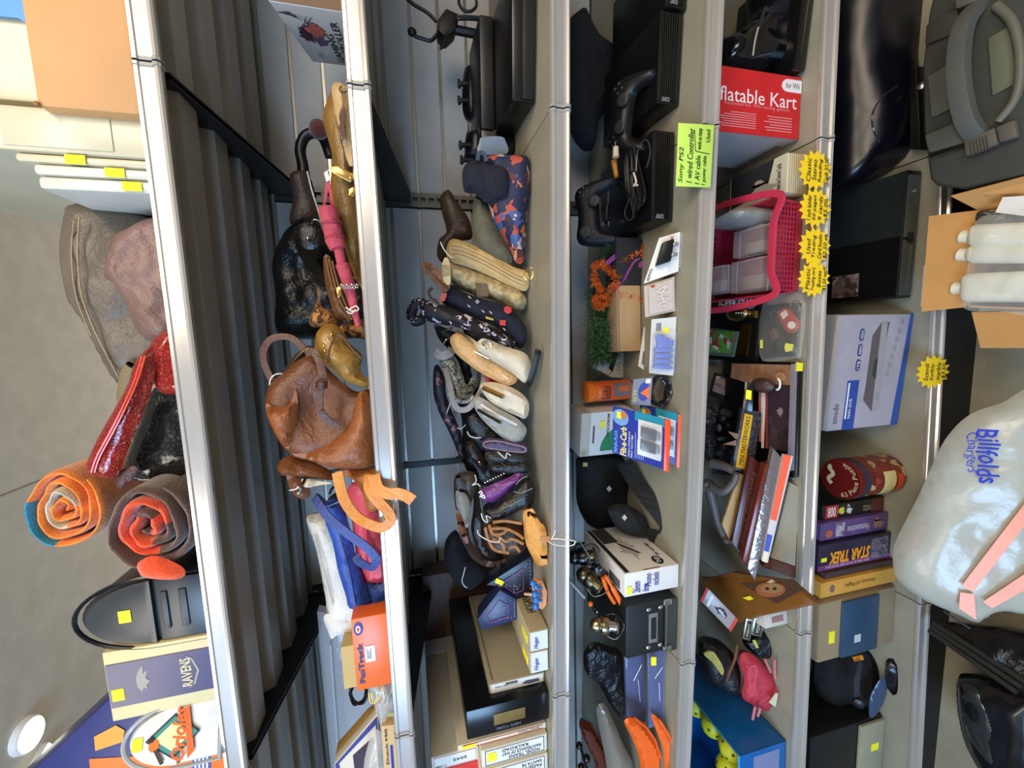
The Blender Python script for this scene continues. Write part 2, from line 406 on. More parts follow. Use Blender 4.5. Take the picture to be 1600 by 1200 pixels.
# ================================================================ the setting
def slab(x0, y0, z0, x1, y1, z1): return prism([(x0, y0, z0), (x1, y0, z0), (x1, y1, z0), (x0, y1, z0)], (0, 0, z1 - z0))
struct('floor', slab(-6, -5, -.05, 6, 6, 0), mat('concrete', (150, 142, 118), .55))
struct('ceiling', slab(-6, -5, 2.9, 6, 6, 2.95), mat('paint', (205, 196, 178), .8))
# seam in the ceiling
a, b = atz(0, 775, 2.899), atz(135, 722, 2.899)
struct('trim_1', tube([a - (b - a) * 2, a, b, b + (b - a) * 1.5], .0022, 5), mat('paint', (120, 112, 100)))
# lamps on the ceiling
def lampdisc(px, rx, label, long=None):
    c = atz(*px, 2.899); t = T('ceiling_lamp', label, 'lamp', 'ceiling lamps')
    if long:
        e = atz(*long, 2.899); d = (e - c); nn = Vector((-d.y, d.x, 0)).normalized() * rx
        t.add('housing', prism([c - nn * 1.15 - d * .03, c + nn * 1.15 - d * .03, e + nn * 1.15 + d * .03, e - nn * 1.15 + d * .03], (0, 0, -.02), .003), mat('paint', (235, 235, 235)))
        g = prism([c - nn, c + nn, e + nn, e - nn], (0, 0, -.026), .002)
    else:
        t.add('housing', lathe([(rx * 1.13, 0), (rx * 1.13, .02), (rx * 1.05, .024)], c, (0, 0, -1), 32), mat('paint', (235, 235, 235)))
        g = lathe([(rx, .0), (rx, .026)], c, (0, 0, -1), 32)
    m = bpy.data.materials.new('lamp_glow_material'); m.use_nodes = True; b_ = m.node_tree.nodes['Principled BSDF']
    b_.inputs['Emission Color'].default_value = (1, .93, .8, 1); b_.inputs['Emission Strength'].default_value = 9
    t.add('diffuser', g, m); t.done()
lampdisc((36, 1150), .05, 'round glowing ceiling lamp beyond the top shelf')
lampdisc((70, 1168), .022, 'long narrow glowing ceiling lamp beside the round one', (15, 1260))
# ================================================================ shelving
STEEL = mat('metal', (118, 115, 110), .42); DK = mat('paint', (26, 26, 28), .45); DECK = mat('paint', (146, 142, 124), .45)
UNDER = mat('paint', (150, 145, 138), .35); RAIL = mat('rail', (196, 190, 184), .22); RAILP = mat('gloss', (178, 174, 168), .2)
SLAT = mat('paint', (182, 178, 170), .45); GROOVE = mat('metal', (150, 148, 140), .3)
fr = T('gondola_frame', 'grey slatted shelving back with slotted dark uprights holding every shelf', 'shelving frame')
XL, XR = -2.44, 1.22; ZT = 1.9
# back panels with horizontal grooves, one part per section
for k, (x0, x1) in enumerate(((-2.44, -1.22), (-1.22, -.8354), (-.8354, 0), (0, 1.22))):
    ms, gr = [], []; z = .05
    a0 = x0 + (.022 if abs(x0 + .8354) > .01 else .009); a1 = x1 - (.022 if abs(x1 + .8354) > .01 else .009)
    while z < ZT:
        z1 = min(z + .082, ZT); ms.append(bev(*slab(a0, YB, z, a1, YB + .012, z1 - .007), .0015, 1)); gr.append(slab(a0, YB + .006, z1 - .009, a1, YB + .016, z1 + .001)); z += .0835
    i = fr.add('back_panel', join(*ms), SLAT, sm=False); fr.add('groove_liner', join(*gr), GROOVE, i, sm=False)
fr.add('panel_joint', slab(-.845, YB - .004, .05, -.826, YB + .014, ZT), DK, sm=False)
for x in (-2.44, -1.22, 0, 1.22):
    ms = [slab(x - .02, YB - .01, .02, x - .008, YB + .03, ZT), slab(x + .008, YB - .01, .02, x + .02, YB + .03, ZT), slab(x - .008, YB + .004, .02, x + .008, YB + .03, ZT)]
    z = .06
    while z < ZT - .02: ms.append(slab(x - .009, YB - .009, z, x + .009, YB + .006, z + .008)); z += .025
    fr.add('upright', join(*ms), mat('metal', (105, 104, 100), .45), sm=False)
fr.add('kick_plate', prism([(XL, .004, 0), (XR, .004, 0), (XR, .004, zs(6, XR) - .042), (XL, .004, zs(6, XL) - .042)], (0, .015, 0)), mat('paint', (12, 11, 11), .6), sm=False)
for x in (-2.44, -1.22, 0, 1.2): fr.add('base_foot', slab(x - .015, .1, 0, x + .015, YB - .02, zs(6, x) - .04), DK, sm=False)
fr.add('base_backboard', slab(XL, YB + .03, 0, XR, YB + .04, ZT), DK, sm=False)
fr.done()
NM = {1: 'topmost', 2: 'second highest', 3: 'third highest', 4: 'fourth from the top', 5: 'fifth from the top', 6: 'lowest'}
WH = {1: 'under the rolled blankets', 2: 'under the large brown handbag', 3: 'under the wallets and small purses', 4: 'under the aquarium packets', 5: 'under the pink basket and books', 6: 'under the puzzle boxes'}
for s in range(1, 7):
    for k, (x0, x1) in enumerate(((-2.44, -1.22), (-1.22, 0), (0, 1.22))):
        side = ('left', 'middle', 'right')[k]
        lab = '%s metal shelf of the middle bay, %s' % (NM[s], WH[s]) if k == 1 else '%s metal shelf of the %s-hand bay, beyond the rail joint' % (NM[s], side)
        t = T('metal_shelf', lab, 'shelf', 'metal shelves of the gondola'); e = .0015
        def ex(prof, xa, xb):   # extrude a (y, dz) profile along x following the shelf
            n = len(prof); V = [Vector((xa, y, zs(s, xa) + dz)) for y, dz in prof] + [Vector((xb, y, zs(s, xb) + dz)) for y, dz in prof]
            return V, [tuple(range(n))[::-1], tuple(range(n, 2 * n))] + [(i, (i + 1) % n, (i + 1) % n + n, i + n) for i in range(n)]
        a, b = x0 + e, x1 - e; dp = YB - .012
        t.add('deck', join(ex([(.003, -.0005), (dp, -.0005), (dp, -.004), (.003, -.004)], a, b), ex([(.004, -.004), (.008, -.004), (.008, -.034), (.004, -.034)], a, b), ex([(dp - .004, -.004), (dp, -.004), (dp, -.03), (dp - .004, -.03)], a, b)), DECK, sm=False)
        rb = []
        for j in range(4):
            y = .062 + j * .128; rb.append(ex([(y - .012, -.0045), (y + .07, -.0045), (y + .058, -.028), (y, -.028)], a + .004, b - .004))
        if s <= 3: t.add('stiffening_ribs', join(*rb), UNDER, sm=False); t.add('underside', ex([(.008, -.0042), (dp - .004, -.0042), (dp - .004, -.0058), (.008, -.0058)], a, b), mat('paint', (30, 28, 27), .5), sm=False)  # shade between the ribs put into the dark underside paint, lit ribs paler
        pr = [(.0035, .0012), (-.003, .0012), (-.0065, -.001), (-.007, -.006), (-.0045, -.008), (-.0045, -.026), (-.009, -.0285), (-.0105, -.0335), (-.008, -.0365), (-.001, -.0365), (.0035, -.034)]
        ga = a + .0; gb = b - .0
        i = t.add('price_rail', ex(pr, ga, gb), RAIL, label='silver price channel along the front edge')
        cp = [(.004, .0024), (-.004, .0024), (-.0082, -.001), (-.0086, -.007), (-.0063, -.009), (-.0063, -.025), (-.0105, -.0275), (-.0122, -.0335), (-.009, -.038), (.004, -.038)]
        for xe in (a, b - .005): t.add('rail_end_cap', ex(cp, xe, xe + .005), mat('gloss', (150, 146, 140), .2), i)
        if k > 0 or 1:
            for xe in (x0 + .005, x1 - .005):
                hb = .105 if s < 3 else .09
                z0 = zs(s, xe)
                if s < 6: t.add('bracket', prism([(xe - .0015, .03, z0 - .006), (xe - .0015, dp - .002, z0 - .006), (xe - .0015, dp - .002, z0 - hb), (xe - .0015, dp - .04, z0 - hb), (xe - .0015, .03, z0 - .032)], (.003, 0, 0)), DK, sm=False)
        t.done()
# ================================================================ top shelf
MILK = mat('plastic', (196, 190, 164), .3); MILK2 = mat('plastic', (200, 200, 190), .25)
# white plastic cases standing upright like books
def case(lab, v0, v1, top, Y, d, tagp=None, m=MILK, emb=True, r=.006):
    B = WBox(pdeck(1, v1, Y), pdeck(1, v0, Y), hgt(pdeck(1, v1, Y), top, v1) if top is not None else .46, d, r)
    t = T('storage_case', lab, 'plastic case', 'white plastic cases on the top shelf'); t.add('shell', B.mesh, m)
    if emb:
        for b0, b1 in ((.12, .42), (.47, .72), (.77, .97)): t.add('embossed_panel', patch(B.front, .1, b0, .9, b1, .002, 0, .0015), m)
    if tagp: tag(t, B.front, *tagp, .014, .026)
    t.done(); return B
case('large milky plastic case partly behind the cardboard box, largest of the row', -60, 178, None, .07, .4, (.3, .62), emb=False)
case('milky plastic case with rounded panels and one price tag, touching the cardboard box', 181, 249, None, .03, .42, (.5, .52))
case('thin milky case third in the row of plastic cases', 251, 265, 22, .03, .42, (.5, .58), emb=False)
case('thin clear wrapped case with price tag near its middle, second from the taupe bag', 266, 283, 52, .028, .42, (.5, .35), MILK2, False)
case('clear wrapped case nearest the taupe leather bag', 284, 304, 60, .025, .3, (.5, .22), MILK2, False)
B = WBox(pdeck(1, 181, .008), pdeck(1, -120, .008), .135, .05, .012); t = T('cardboard_box', 'tan cardboard box with rounded corner on the top shelf before the plastic cases', 'box')
t.add('body', B.mesh, KRAFT); t.add('torn_corner', bev(*ball(face(B.front, .015, .97, 0), .004, 8), 0), mat('card', (150, 105, 60))); t.done()
# blue tape strip at the upper corner
one('blue_tape', 'strip of bright blue tape on the large milky case', 'tape', prism(pq([(-30, -20), (45, -10), (47, 40), (28, 28), (-30, 22)], .062), (0, .002, 0)), mat('plastic', (30, 130, 215)))
# taupe leather bag
t = T('leather_bag', 'slouchy taupe leather bag with mauve panel, between the plastic cases and the red crocodile bag', 'handbag')
i = t.add('body', bag(1, [(118, 318), (104, 350), (100, 400), (104, 440), (116, 478), (135, 505), (160, 555), (188, 600), (215, 600), (None, 590), (None, 480), (None, 370), (236, 338), (180, 325)], (200, 450, .16), .05, .05, er=.05, wr=.01, seed=3), mat('leather', (98, 88, 76)))
t.add('front_panel', bag(1, [(178, 372), (205, 355), (238, 340), (None, 345), (None, 430), (None, 535), (228, 530), (200, 480), (175, 440), (165, 432)], (200, 450, .10), .03, .03, er=.03, wr=.012, seed=9, fr=20), mat('leather', (122, 94, 86)))
t.add('seam', tube(path([(124, 340, .105), (122, 400, .1), (128, 460, .1), (150, 520, .105), (186, 590, .11)], .1), .0016, 5), mat('leather', (150, 132, 104)))
t.add('seam', tube(path([(116, 345, .112), (112, 400, .108), (120, 465, .108), (143, 525, .11)], .1), .0014, 5), mat('leather', (150, 132, 104)))
t.add('side_tab', bag(0, [(190, 575), (208, 565), (212, 590), (200, 630), (182, 626)], (200, 600, .10), .004, .004, er=.01, wr=.001), mat('leather', (116, 100, 70))); t.done()
# red crocodile bag
RED = mat('croc', (150, 32, 24), sc=150)
t = T('crocodile_bag', 'red crocodile-print bag whose long handle leans across the black one', 'handbag')
t.add('body', bag(1, [(232, 545), (250, 522), (None, 512), (None, 560), (None, 612), (248, 612), (240, 580)], (250, 560, .05), .015, .015, er=.02, wr=.008, seed=5), RED)
t.add('flap', bag(0, [(222, 552), (240, 540), (246, 560), (236, 612), (214, 670), (190, 728), (180, 746), (150, 744), (134, 732), (150, 690), (178, 640), (200, 600), (208, 572)], (200, 640, .035), .016, .02, er=.02, wr=.003, seed=6), RED)
for dx in (0, 5): t.add('stitched_seam', tube(path([(222 + dx, 556, .017), (208 + dx, 600, .015), (180 + dx, 660, .015), (152 + dx, 712, .017), (143 + dx, 738, .019)], .016), .0016, 6), mat('gloss', (215, 80, 60), .15)); 
t.done()
t = T('crocodile_bag', 'black crocodile-print bag behind the red handle on the top shelf', 'handbag')
t.add('body', bag(1, [(236, 612), (258, 606), (None, 610), (None, 680), (None, 748), (250, 752), (205, 750), (190, 738), (210, 680)], (250, 680, .10), .025, .04, er=.03, wr=.006, seed=7), mat('croc', (28, 26, 25), sc=110))
t.add('flap_edge', bag(0, [(180, 742), (205, 728), (216, 735), (205, 752), (185, 764)], (200, 742, .045), .006, .006, er=.01, wr=.002), mat('leather', (80, 40, 34)))
t.done()
# rolled fleece blankets: spiral rolls facing the camera
def roll(lab, cu, cv, ru, rv, Y, L, turns, cols, seed, ph=0, n=150, lobes=.06, tw=.0):
    t = T('rolled_blanket', lab, 'blanket', 'rolled blankets'); c = at(cu, cv, Y); rx = (at(cu, cv - rv, Y) - c).length; rz = (at(cu - ru, cv, Y) - c).length
    rg = rnd(seed); k0 = [rg.uniform(0, 6) for _ in range(3)]; pts = []
    step = 1 / (turns + .5)
    for i in range(n + 1):
        f = i / n; th = ph + f * turns * 2 * math.pi; r = .10 + .86 * f; wob = 1 + lobes * (1.2 - f) * (math.sin(3 * th + k0[0]) + .6 * math.sin(5 * th + k0[1]) + .7 * math.sin(2 * th + k0[2]))
        pts.append(Vector((c.x + rx * r * wob * math.cos(th), Y, c.z + rz * r * wob * math.sin(th))))
    th_ = min(rx, rz) * .80 * step
    V, F = [], []; prof = []
    m_ = 7; segs_idx = []
    for i, p in enumerate(pts):
        a = pts[max(0, i - 1)]; b = pts[min(n, i + 1)]; tt = (b - a).normalized(); nn = Vector((tt.z, 0, -tt.x)); fold = .004 * noise.noise(p * 40)
        w2 = th_ * .5 * (1 + .15 * math.sin(i * .7))
        ring = [(-1, .5 * L), (-1, .02)] + [(-math.cos(math.pi * j / m_), .016 - .016 * math.sin(math.pi * j / m_)) for j in range(m_ + 1)] + [(1, .02), (1, .5 * L)]
        for x, y in ring: V.append(p + nn * w2 * x + Vector((0, y + (fold if y < .1 else 0) + .004 * math.sin(i * .23), 0)))
    k = m_ + 5
    for i in range(n):
        for j in range(k): 
            a = i * k + j; b = i * k + (j + 1) % k; F.append((a, b, b + k, a + k))
    F += [tuple(range(k)), tuple(range(n * k, n * k + k))]
    # colour bands along the wound length
    prev = 0
    for idx, (f1, m, pn) in enumerate(cols):
        i0, i1 = prev, int(f1 * n); keep = [q for q in range(n * k) if i0 * k <= q < i1 * k]; used = {}; V2, F2 = [], []
        for q in keep:
            g = []
            for vv in F[q]:
                if vv not in used: used[vv] = len(V2); V2.append(V[vv])
                g.append(used[vv])
            F2.append(tuple(g))
        t.add(pn, (V2, F2), m); prev = i1
    t.done()
OR = mat('fleece', (238, 128, 30)); OR2 = mat('fleece', (228, 74, 24)); BR = mat('fleece', (84, 56, 40)); GR = mat('fleece', (190, 182, 156)); TL = mat('fleece', (20, 128, 160))
roll('golden orange rolled fleece blanket with cream layer and teal edge, beyond the brown one', 96, 796, 66, 66, .10, .45, 4.2, [(.26, OR, 'orange_layer'), (.44, GR, 'cream_layer'), (.84, OR, 'orange_layer'), (.90, TL, 'teal_edge'), (1, OR, 'orange_layer')], 4, 4.2, lobes=.09)
roll('brown and orange rolled fleece blanket at the shelf edge beside the black mailbox', 229, 825, 76, 72, .0, .5, 3.6, [(.07, BR, 'brown_layer'), (.16, OR2, 'orange_layer'), (.22, BR, 'brown_layer'), (.34, OR2, 'orange_layer'), (.40, BR, 'brown_layer'), (.62, OR2, 'orange_layer'), (1, BR, 'brown_layer')], 8, 2.0, lobes=.09)
one('blanket_end', 'loose orange end of the brown rolled blanket hanging by the mailbox', 'blanket', bag(0, [(215, 880), (240, 868), (275, 880), (290, 892), (285, 903), (260, 906), (225, 902), (216, 892)], (250, 890, -.006), .012, .016, er=.015, wr=.003), OR2)
# mailboxes (arched ends)
def arch(q, n=16, s0=.5):    # arch outline in face coordinates of q
    return [(0, 0), (1, 0)] + [(.5 + .5 * math.cos(math.pi * i / n), s0 + (1 - s0) * math.sin(math.pi * i / n)) for i in range(n + 1)]
def mailbox(lab, q, d, m, mr, door_b, s0, extra=None):
    t = T('mailbox', lab, 'mailbox', 'metal mailboxes'); P = [face(q, a, b) for a, b in arch(q, 18, s0)]; n = -(face(q, .5, .5, 1) - face(q, .5, .5, 0))
    t.add('body', prism(P, n * d, .002), m); c = face(q, .5, .5)
    P2 = [face(q, .5 + (a - .5) * 1.05, b * 1.03 if b > 0 else b, .003) for a, b in arch(q, 18, s0)]
    rim = [p + (-n) * .004 for p in P2]; t.add('rim', tube(rim, .0035, 6, True), mr)
    i = t.add('door', prism([face(q, .5 + (a - .5) * .93, max(door_b, b * .96), .0005) for a, b in arch(q, 18, s0)], -n * .008, .002), m)
    t.add('lower_plate', prism([face(q, a, b, .0005) for a, b in ((.04, .03), (.96, .03), (.96, door_b - .03), (.04, door_b - .03))], -n * .006, .002), m)
    if extra: extra(t, q, i)
    t.done()
A, B_ = pdeck(1, 987, .03), pdeck(1, 887, .03); h_ = hgt(A, 137, 940); q = (A, B_, B_ + Vector((0, 0, h_)), A + Vector((0, 0, h_)))
def ex1(t, q, i):
    tag(t, q, .5, .66, .022, .018, i, off=.009)
    t.add('embossed_bar', patch(q, .22, .18, .78, .24, .003, .0065, .001), mat('paint', (36, 38, 40), .4)); t.add('embossed_bar', patch(q, .22, .33, .78, .38, .003, .0065, .001), mat('paint', (36, 38, 40), .4))
mailbox('black arched mailbox with yellow price tag standing left of the brown blanket', q, .42, mat('paint', (40, 43, 46), .35), mat('gloss', (14, 16, 22), .2), .45, .42, ex1)
# purple football box
B = WBox(pdeck(1, 1092, .02), pdeck(1, 990, .02), hgt(pdeck(1, 1092, .02), 176, 1090), .3, .002); t = T('boxed_mailbox', 'ivory box with purple bird-emblem front panel, between the two mailboxes', 'box')
t.add('carton', B.mesh, mat('card', (205, 190, 140), .5)); f = B.front
i = t.add('purple_panel', patch(f, .20, .02, .82, .985, .0015), mat('gloss', (36, 33, 84), .3)); GY = mat('paper', (160, 150, 140))
t.add('emblem', join(shape(f, [(.36, .70), (.44, .735), (.56, .74), (.66, .715), (.74, .665), (.62, .675), (.66, .63), (.55, .655), (.5, .62), (.45, .655), (.38, .65), (.42, .68)], .0004, .0018)), GY, i)
t.add('lettering', text('RAVENS', f, .31, .24, .73, .34, .0018, bold=.02), mat('paper', (200, 190, 150)), i)
t.add('arc_line', join(*[shape(f, [(.27, .29), (.33, .22), (.52, .17), (.71, .22), (.77, .29), (.70, .235), (.52, .19), (.34, .235)], .0004, .0018)]), GY, i)
tag(t, f, .38, .91, .022, .018, rot=0); t.done()
# white baseball mailbox
A, B_ = pdeck(1, 1178, -.005), pdeck(1, 1082, .03); h_ = hgt(A, 197, 1130); q = (A, B_, B_ + Vector((0, 0, h_)), A + Vector((0, 0, h_)))
def ex2(t, q, i):
    o = .0095
    i = t.add('emblem', shape(q, [(.5, .80), (.86, .50), (.5, .22), (.14, .50)], .0004, o), mat('paper', (40, 45, 45)))
    t.add('diamond', shape(q, [(.5, .775), (.82, .50), (.5, .245), (.18, .50)], .0004, o + .0005), mat('paper', (60, 130, 120)), i)
    t.add('diamond', shape(q, [(.5, .70), (.74, .50), (.5, .31), (.26, .50)], .0004, o + .001), mat('paper', (230, 214, 150)), i)
    t.add('lettering', text('Orioles', q, .10, .37, .95, .52, o + .0016, shear=.3, bold=.03), mat('paper', (222, 96, 34)), i)
    t.add('swash', shape(q, [(.1, .34), (.9, .40), (.95, .35), (.2, .27)], .0004, o + .0014), mat('paper', (222, 96, 34)), i)
    t.add('bird', shape(q, disc(.42, .70, .10, .055, 14), .0006, o + .0016), mat('paper', (230, 110, 30)), i); t.add('bird_head', shape(q, disc(.52, .73, .045, .035, 12), .0006, o + .002), mat('paper', (30, 28, 28)), i)
    t.add('bird_tail', shape(q, [(.34, .70), (.1, .62), (.12, .58), (.36, .66)], .0006, o + .002), mat('paper', (60, 50, 40)), i)
    tag(t, q, .48, .88, .02, .016, off=.0092)
mailbox('white arched mailbox with orange and teal diamond emblem near the end of the top shelf', q, .27, mat('gloss', (214, 212, 206), .3), mat('gloss', (170, 170, 168), .2), .46, .45, ex2)
# big blue and orange carton behind
c = Card([(None, 1290), (None, 1080), (178, 1085), (40, 1215), (-40, 1290)], (200, 1150, .315), .12, 0, 0, .002, 1); t = T('toy_carton', 'large blue and orange carton leaning behind the white mailbox', 'box'); t.add('body', c.mesh, mat('gloss', (40, 48, 108), .35))
n = Vector((0, -1, 0))
def pp(pts, off=.001): return prism([p + n * off for p in pq(pts, .315)], n * .0006)
t.add('orange_print', pp([(400, 1290), (350, 1160), (262, 1178), (140, 1185), (150, 1290)]), mat('gloss', (226, 112, 34), .35)); t.add('orange_print', pp([(148, 1150), (182, 1132), (196, 1140), (192, 1158), (150, 1172)], .0018), mat('gloss', (232, 150, 40), .35))
t.add('yellow_oval', pp([(186, 1108), (192, 1096), (204, 1086), (208, 1090), (200, 1102), (190, 1112)], .0018), mat('paper', (240, 190, 40)))
for j in range(5): t.add('print_line', pp([(206 + j * 5, 1112 - j * 2), (207 + j * 5, 1112 - j * 2), (222 + j * 5, 1088 - j * 2), (221 + j * 5, 1088 - j * 2)], .0018), mat('paper', (190, 190, 215)))
t.add('red_shape', pp([(232, 1180), (268, 1160), (266, 1178), (240, 1190)], .002), mat('paper', (205, 60, 40))); t.add('dark_shape', pp([(286, 1192), (300, 1178), (296, 1165), (292, 1175)], .002), mat('paper', (90, 40, 30)))
t.add('blue_oval', pp([(302, 1172), (318, 1158), (330, 1180), (330, 1215), (312, 1240), (300, 1210)], .002), mat('paper', (60, 90, 160)))
for j in range(4): t.add('print_line', pp([(305 + j * 6, 1225), (308 + j * 6, 1225), (308 + j * 6, 1172 + j * 2), (305 + j * 6, 1172 + j * 2)], .003), mat('paper', (225, 225, 225)))
t.done()
# ================================================================ second shelf
BROWN = mat('leather', (140, 82, 44)); DBR = mat('leather', (66, 48, 36)); BLKL = mat('leather', (20, 19, 18), .3); OLIVE = mat('leather', (124, 92, 46), .35)
# white controller carton (its long side runs into the shelf)
Fp, Np = pdeck(2, 106, .40), pdeck(2, 20, .03); B = WBox(Fp, Np, hgt(Np, 420, 10), .16, .002); f = B.front
t = T('controller_box', 'white carton printed GAMING CONTROLLER with red and black splash artwork', 'box'); t.add('carton', B.mesh, mat('card', (206, 200, 194), .45))
t.add('brown_panel', patch((B.B, B.B + B.n * .16, B.B + B.n * .16 + Vector((0, 0, B.h)), B.B + Vector((0, 0, B.h))), .01, .01, .99, .99, .001), mat('card', (110, 82, 56)))
t.add('lettering', text('GAMING', f, .10, .30, .66, .42), INK); t.add('lettering', text('CONTROLLER', f, .04, .15, .86, .27), INK)
rg = rnd(5)
def splat(ca, cb, ra, rb, seed, n=26):
    g = rnd(seed); return [(ca + ra * math.cos(6.283 * i / n) * (g.uniform(.35, 1.1)), cb + rb * math.sin(6.283 * i / n) * g.uniform(.35, 1.1)) for i in range(n)]
t.add('splash_print', shape(f, splat(.62, .62, .22, .30, 3)), mat('paper', (92, 70, 92))); t.add('splash_print', shape(f, splat(.72, .55, .14, .16, 4), off=.0016), mat('paper', (190, 92, 76)))
t.add('splash_print', shape(f, splat(.60, .76, .12, .10, 6), off=.002), mat('paper', (60, 24, 30))); t.add('splash_print', shape(f, splat(.12, .10, .07, .09, 9), off=.002), INK); t.add('splash_print', shape(f, splat(.20, .72, .05, .07, 12), off=.002), mat('paper', (170, 168, 170)))
for k in range(7): t.add('splash_line', shape(f, [(.78 + k * .02, .62 + k * .03), (.80 + k * .02, .62 + k * .03), (.9, .5 + k * .08)], off=.002), mat('paper', (60, 50, 54)))
t.done()
# small fur keychain behind, umbrella hook
one('fur_charm', 'small dark red fur pompom hanging behind the gold bag', 'charm', ball(at(498, 202, .32), (.022, .02, .022), 14), mat('fleece', (92, 34, 28)))
t = T('umbrella', 'black umbrella with curved hook handle leaning against the slats', 'umbrella')
t.add('handle', tube(path([(475, 288, .36), (474, 262, .36), (469, 235, .36), (476, 214, .36), (492, 208, .36), (506, 218, .36), (516, 245, .36)], .36), .0125, 10), PBLK)
t.add('ferrule', tube([at(474, 268, .36), at(475, 283, .36)], .0145, 10), mat('gloss', (20, 20, 20)))
t.add('canopy', bag(2, [(466, 280), (486, 280), (500, 350), (505, 420), (None, 430), (None, 400), (480, 360)], (480, 330, .38), .02, .02, er=.02, wr=.004), mat('fabric', (24, 24, 26))); t.done()
t = T('leather_pouch', 'wrinkled dark brown tube-shaped pouch with white cord, above the black leather bag', 'pouch')
t.add('body', bag(2, [(453, 272), (475, 266), (482, 272), (490, 300), (502, 345), (490, 352), (468, 358), (452, 345), (458, 310)], (470, 310, .30), .022, .02, er=.02, wr=.006, seed=4), mat('leather', (64, 50, 42)))
t.add('cord', tie([(480, 268), (488, 300), (496, 325), (502, 348)], .275, .0018), TWINE); t.done()
t = T('leather_bag', 'crumpled black leather bag with snap tab under the top shelf', 'handbag')
t.add('body', bag(2, [(455, 352), (480, 340), (505, 350), (508, 380), (505, 420), (None, 450), (None, 520), (490, 530), (445, 526), (430, 510), (430, 460), (425, 410), (440, 370)], (470, 440, .26), .045, .04, er=.04, wr=.014, seed=12, fr=18), BLKL)
t.add('snap_tab', bag(0, [(465, 356), (485, 350), (500, 362), (498, 385), (480, 390), (468, 380)], (480, 370, .205), .005, .005, er=.01, wr=.001), BLKL); t.add('snap', ball(at(481, 372, .196), .005, 10), CHROME)
t.add('ring', tube(path([(486, 350), (490, 343), (499, 346), (505, 360)], .2), .002, 6), CHROME); t.done()
# long olive gold bag along the rail
t = T('shoulder_bag', 'long olive gold leather bag lying along the second rail with gold zip pull', 'handbag')
t.add('body', bag(2, [(521, 138), (508, 165), (505, 190), (519, 245), (516, 295), (523, 335), (538, 385), (553, 430), (568, 455), (None, 460), (None, 380), (None, 300), (None, 220), (None, 150), (535, 132)], (540, 290, .075), .028, .03, er=.03, wr=.005, seed=2), OLIVE)
t.add('seam', tube(path([(522, 150, .045), (530, 200, .045), (540, 240, .045), (546, 290, .045)], .045), .002), DBR)
t.add('zip_pull', prism(pq([(516, 262), (528, 260), (553, 272), (554, 280), (548, 286), (520, 272)], .035), (0, -.004, 0), .0015), GOLD); t.add('rivet', ball(at(548, 278, .03), .0035, 10), GOLD)
t.add('zip_pull', prism(pq([(545, 296), (553, 292), (556, 300), (553, 308), (545, 306)], .035), (0, -.004, 0), .0015), GOLD); t.done()
t = T('embroidered_clutch', 'tan clutch with stitched figure, at the rail beside the olive gold bag', 'purse')
t.add('body', bag(2, [(518, 136), (530, 128), (545, 140), (None, 150), (None, 250), (545, 258), (533, 215), (524, 175)], (540, 190, .02), .008, .01, er=.015, wr=.002), mat('leather', (178, 146, 98)))
t.add('stitched_figure', join(shape(tuple(pq([(545, 250), (545, 140), (525, 140), (525, 250)], .008)), splat(.55, .5, .3, .35, 3)), shape(tuple(pq([(548, 250), (548, 140), (525, 140), (525, 250)], .008)), [(.1, .2), (.12, .2), (.6, .5), (.58, .52)])), mat('paper', (88, 58, 44)))
t.add('scroll_print', join(tube(path([(534, 134), (530, 140), (536, 145), (542, 142)], .008), .0009, 5), tube(path([(537, 190), (538, 205), (532, 215), (537, 232)], .008), .0009, 5)), INK); t.done()
t = T('paper_tag', 'small white hang tag with a letter by the gold zip pull', 'tag'); c = Card([(516, 281), (511, 266), (506, 270), (510, 284)], (512, 275, .03), .001); t.add('card', c.mesh, WHT); t.add('string', tie([(512, 268), (516, 262), (519, 264)], .03, .0008), TWINE); t.done()
# pink tiered umbrella
t = T('folding_umbrella', 'pink folding umbrella in tiers between the olive bag and the black bag', 'umbrella'); PK = mat('fabric', (176, 68, 84))
pts = [(512, 325, 22), (518, 352, 21), (518.5, 353, 22.5), (522, 373, 21), (522.5, 374, 23), (528, 388, 20), (529, 389, 12), (534, 412, 12), (535, 413, 17), (545, 445, 15), (553, 480, 10), (560, 510, 7)]
t.add('sleeve', tube([at(a, b, .032) for a, b, c_ in pts], [c_ / 2 / 690 for *_, c_ in pts], 14), PK)
for (u, v) in ((519, 350), (523, 372)): t.add('hem', tube([at(u - .5, v - 2, .032), at(u + .5, v + 2, .032)], .0172, 14), mat('fabric', (150, 52, 66)))
t.add('wrist_loop', strap([(506, 326), (509, 305), (512, 286), (517, 305), (519, 322)], .032, .005, .0015), PK); t.done()
one('white_twine', 'white twine knotted around the tail of the pink umbrella', 'string', join(tie([(540, 480), (550, 486), (560, 484), (556, 478), (545, 484)], .018), tie([(556, 484), (548, 490), (542, 486)], .018)), TWINE)
t = T('chain_clasp', 'silver chain and clasp hanging over the pink umbrella', 'chain'); 
for k in range(7): t.add('link', tube(path([(531 + k * 4, 447 + (k % 2)), (533 + k * 4, 444 + (k % 2)), (536 + k * 4, 447 + (k % 2)), (533 + k * 4, 450 + (k % 2))], .008 + .004 * (k % 2), 4, True), .0011, 5, True), CHROME)
t.add('clasp', prism(pq([(526, 450), (534, 446), (534, 462), (528, 466)], .015), (0, -.004, 0), .001), GOLD); t.done()
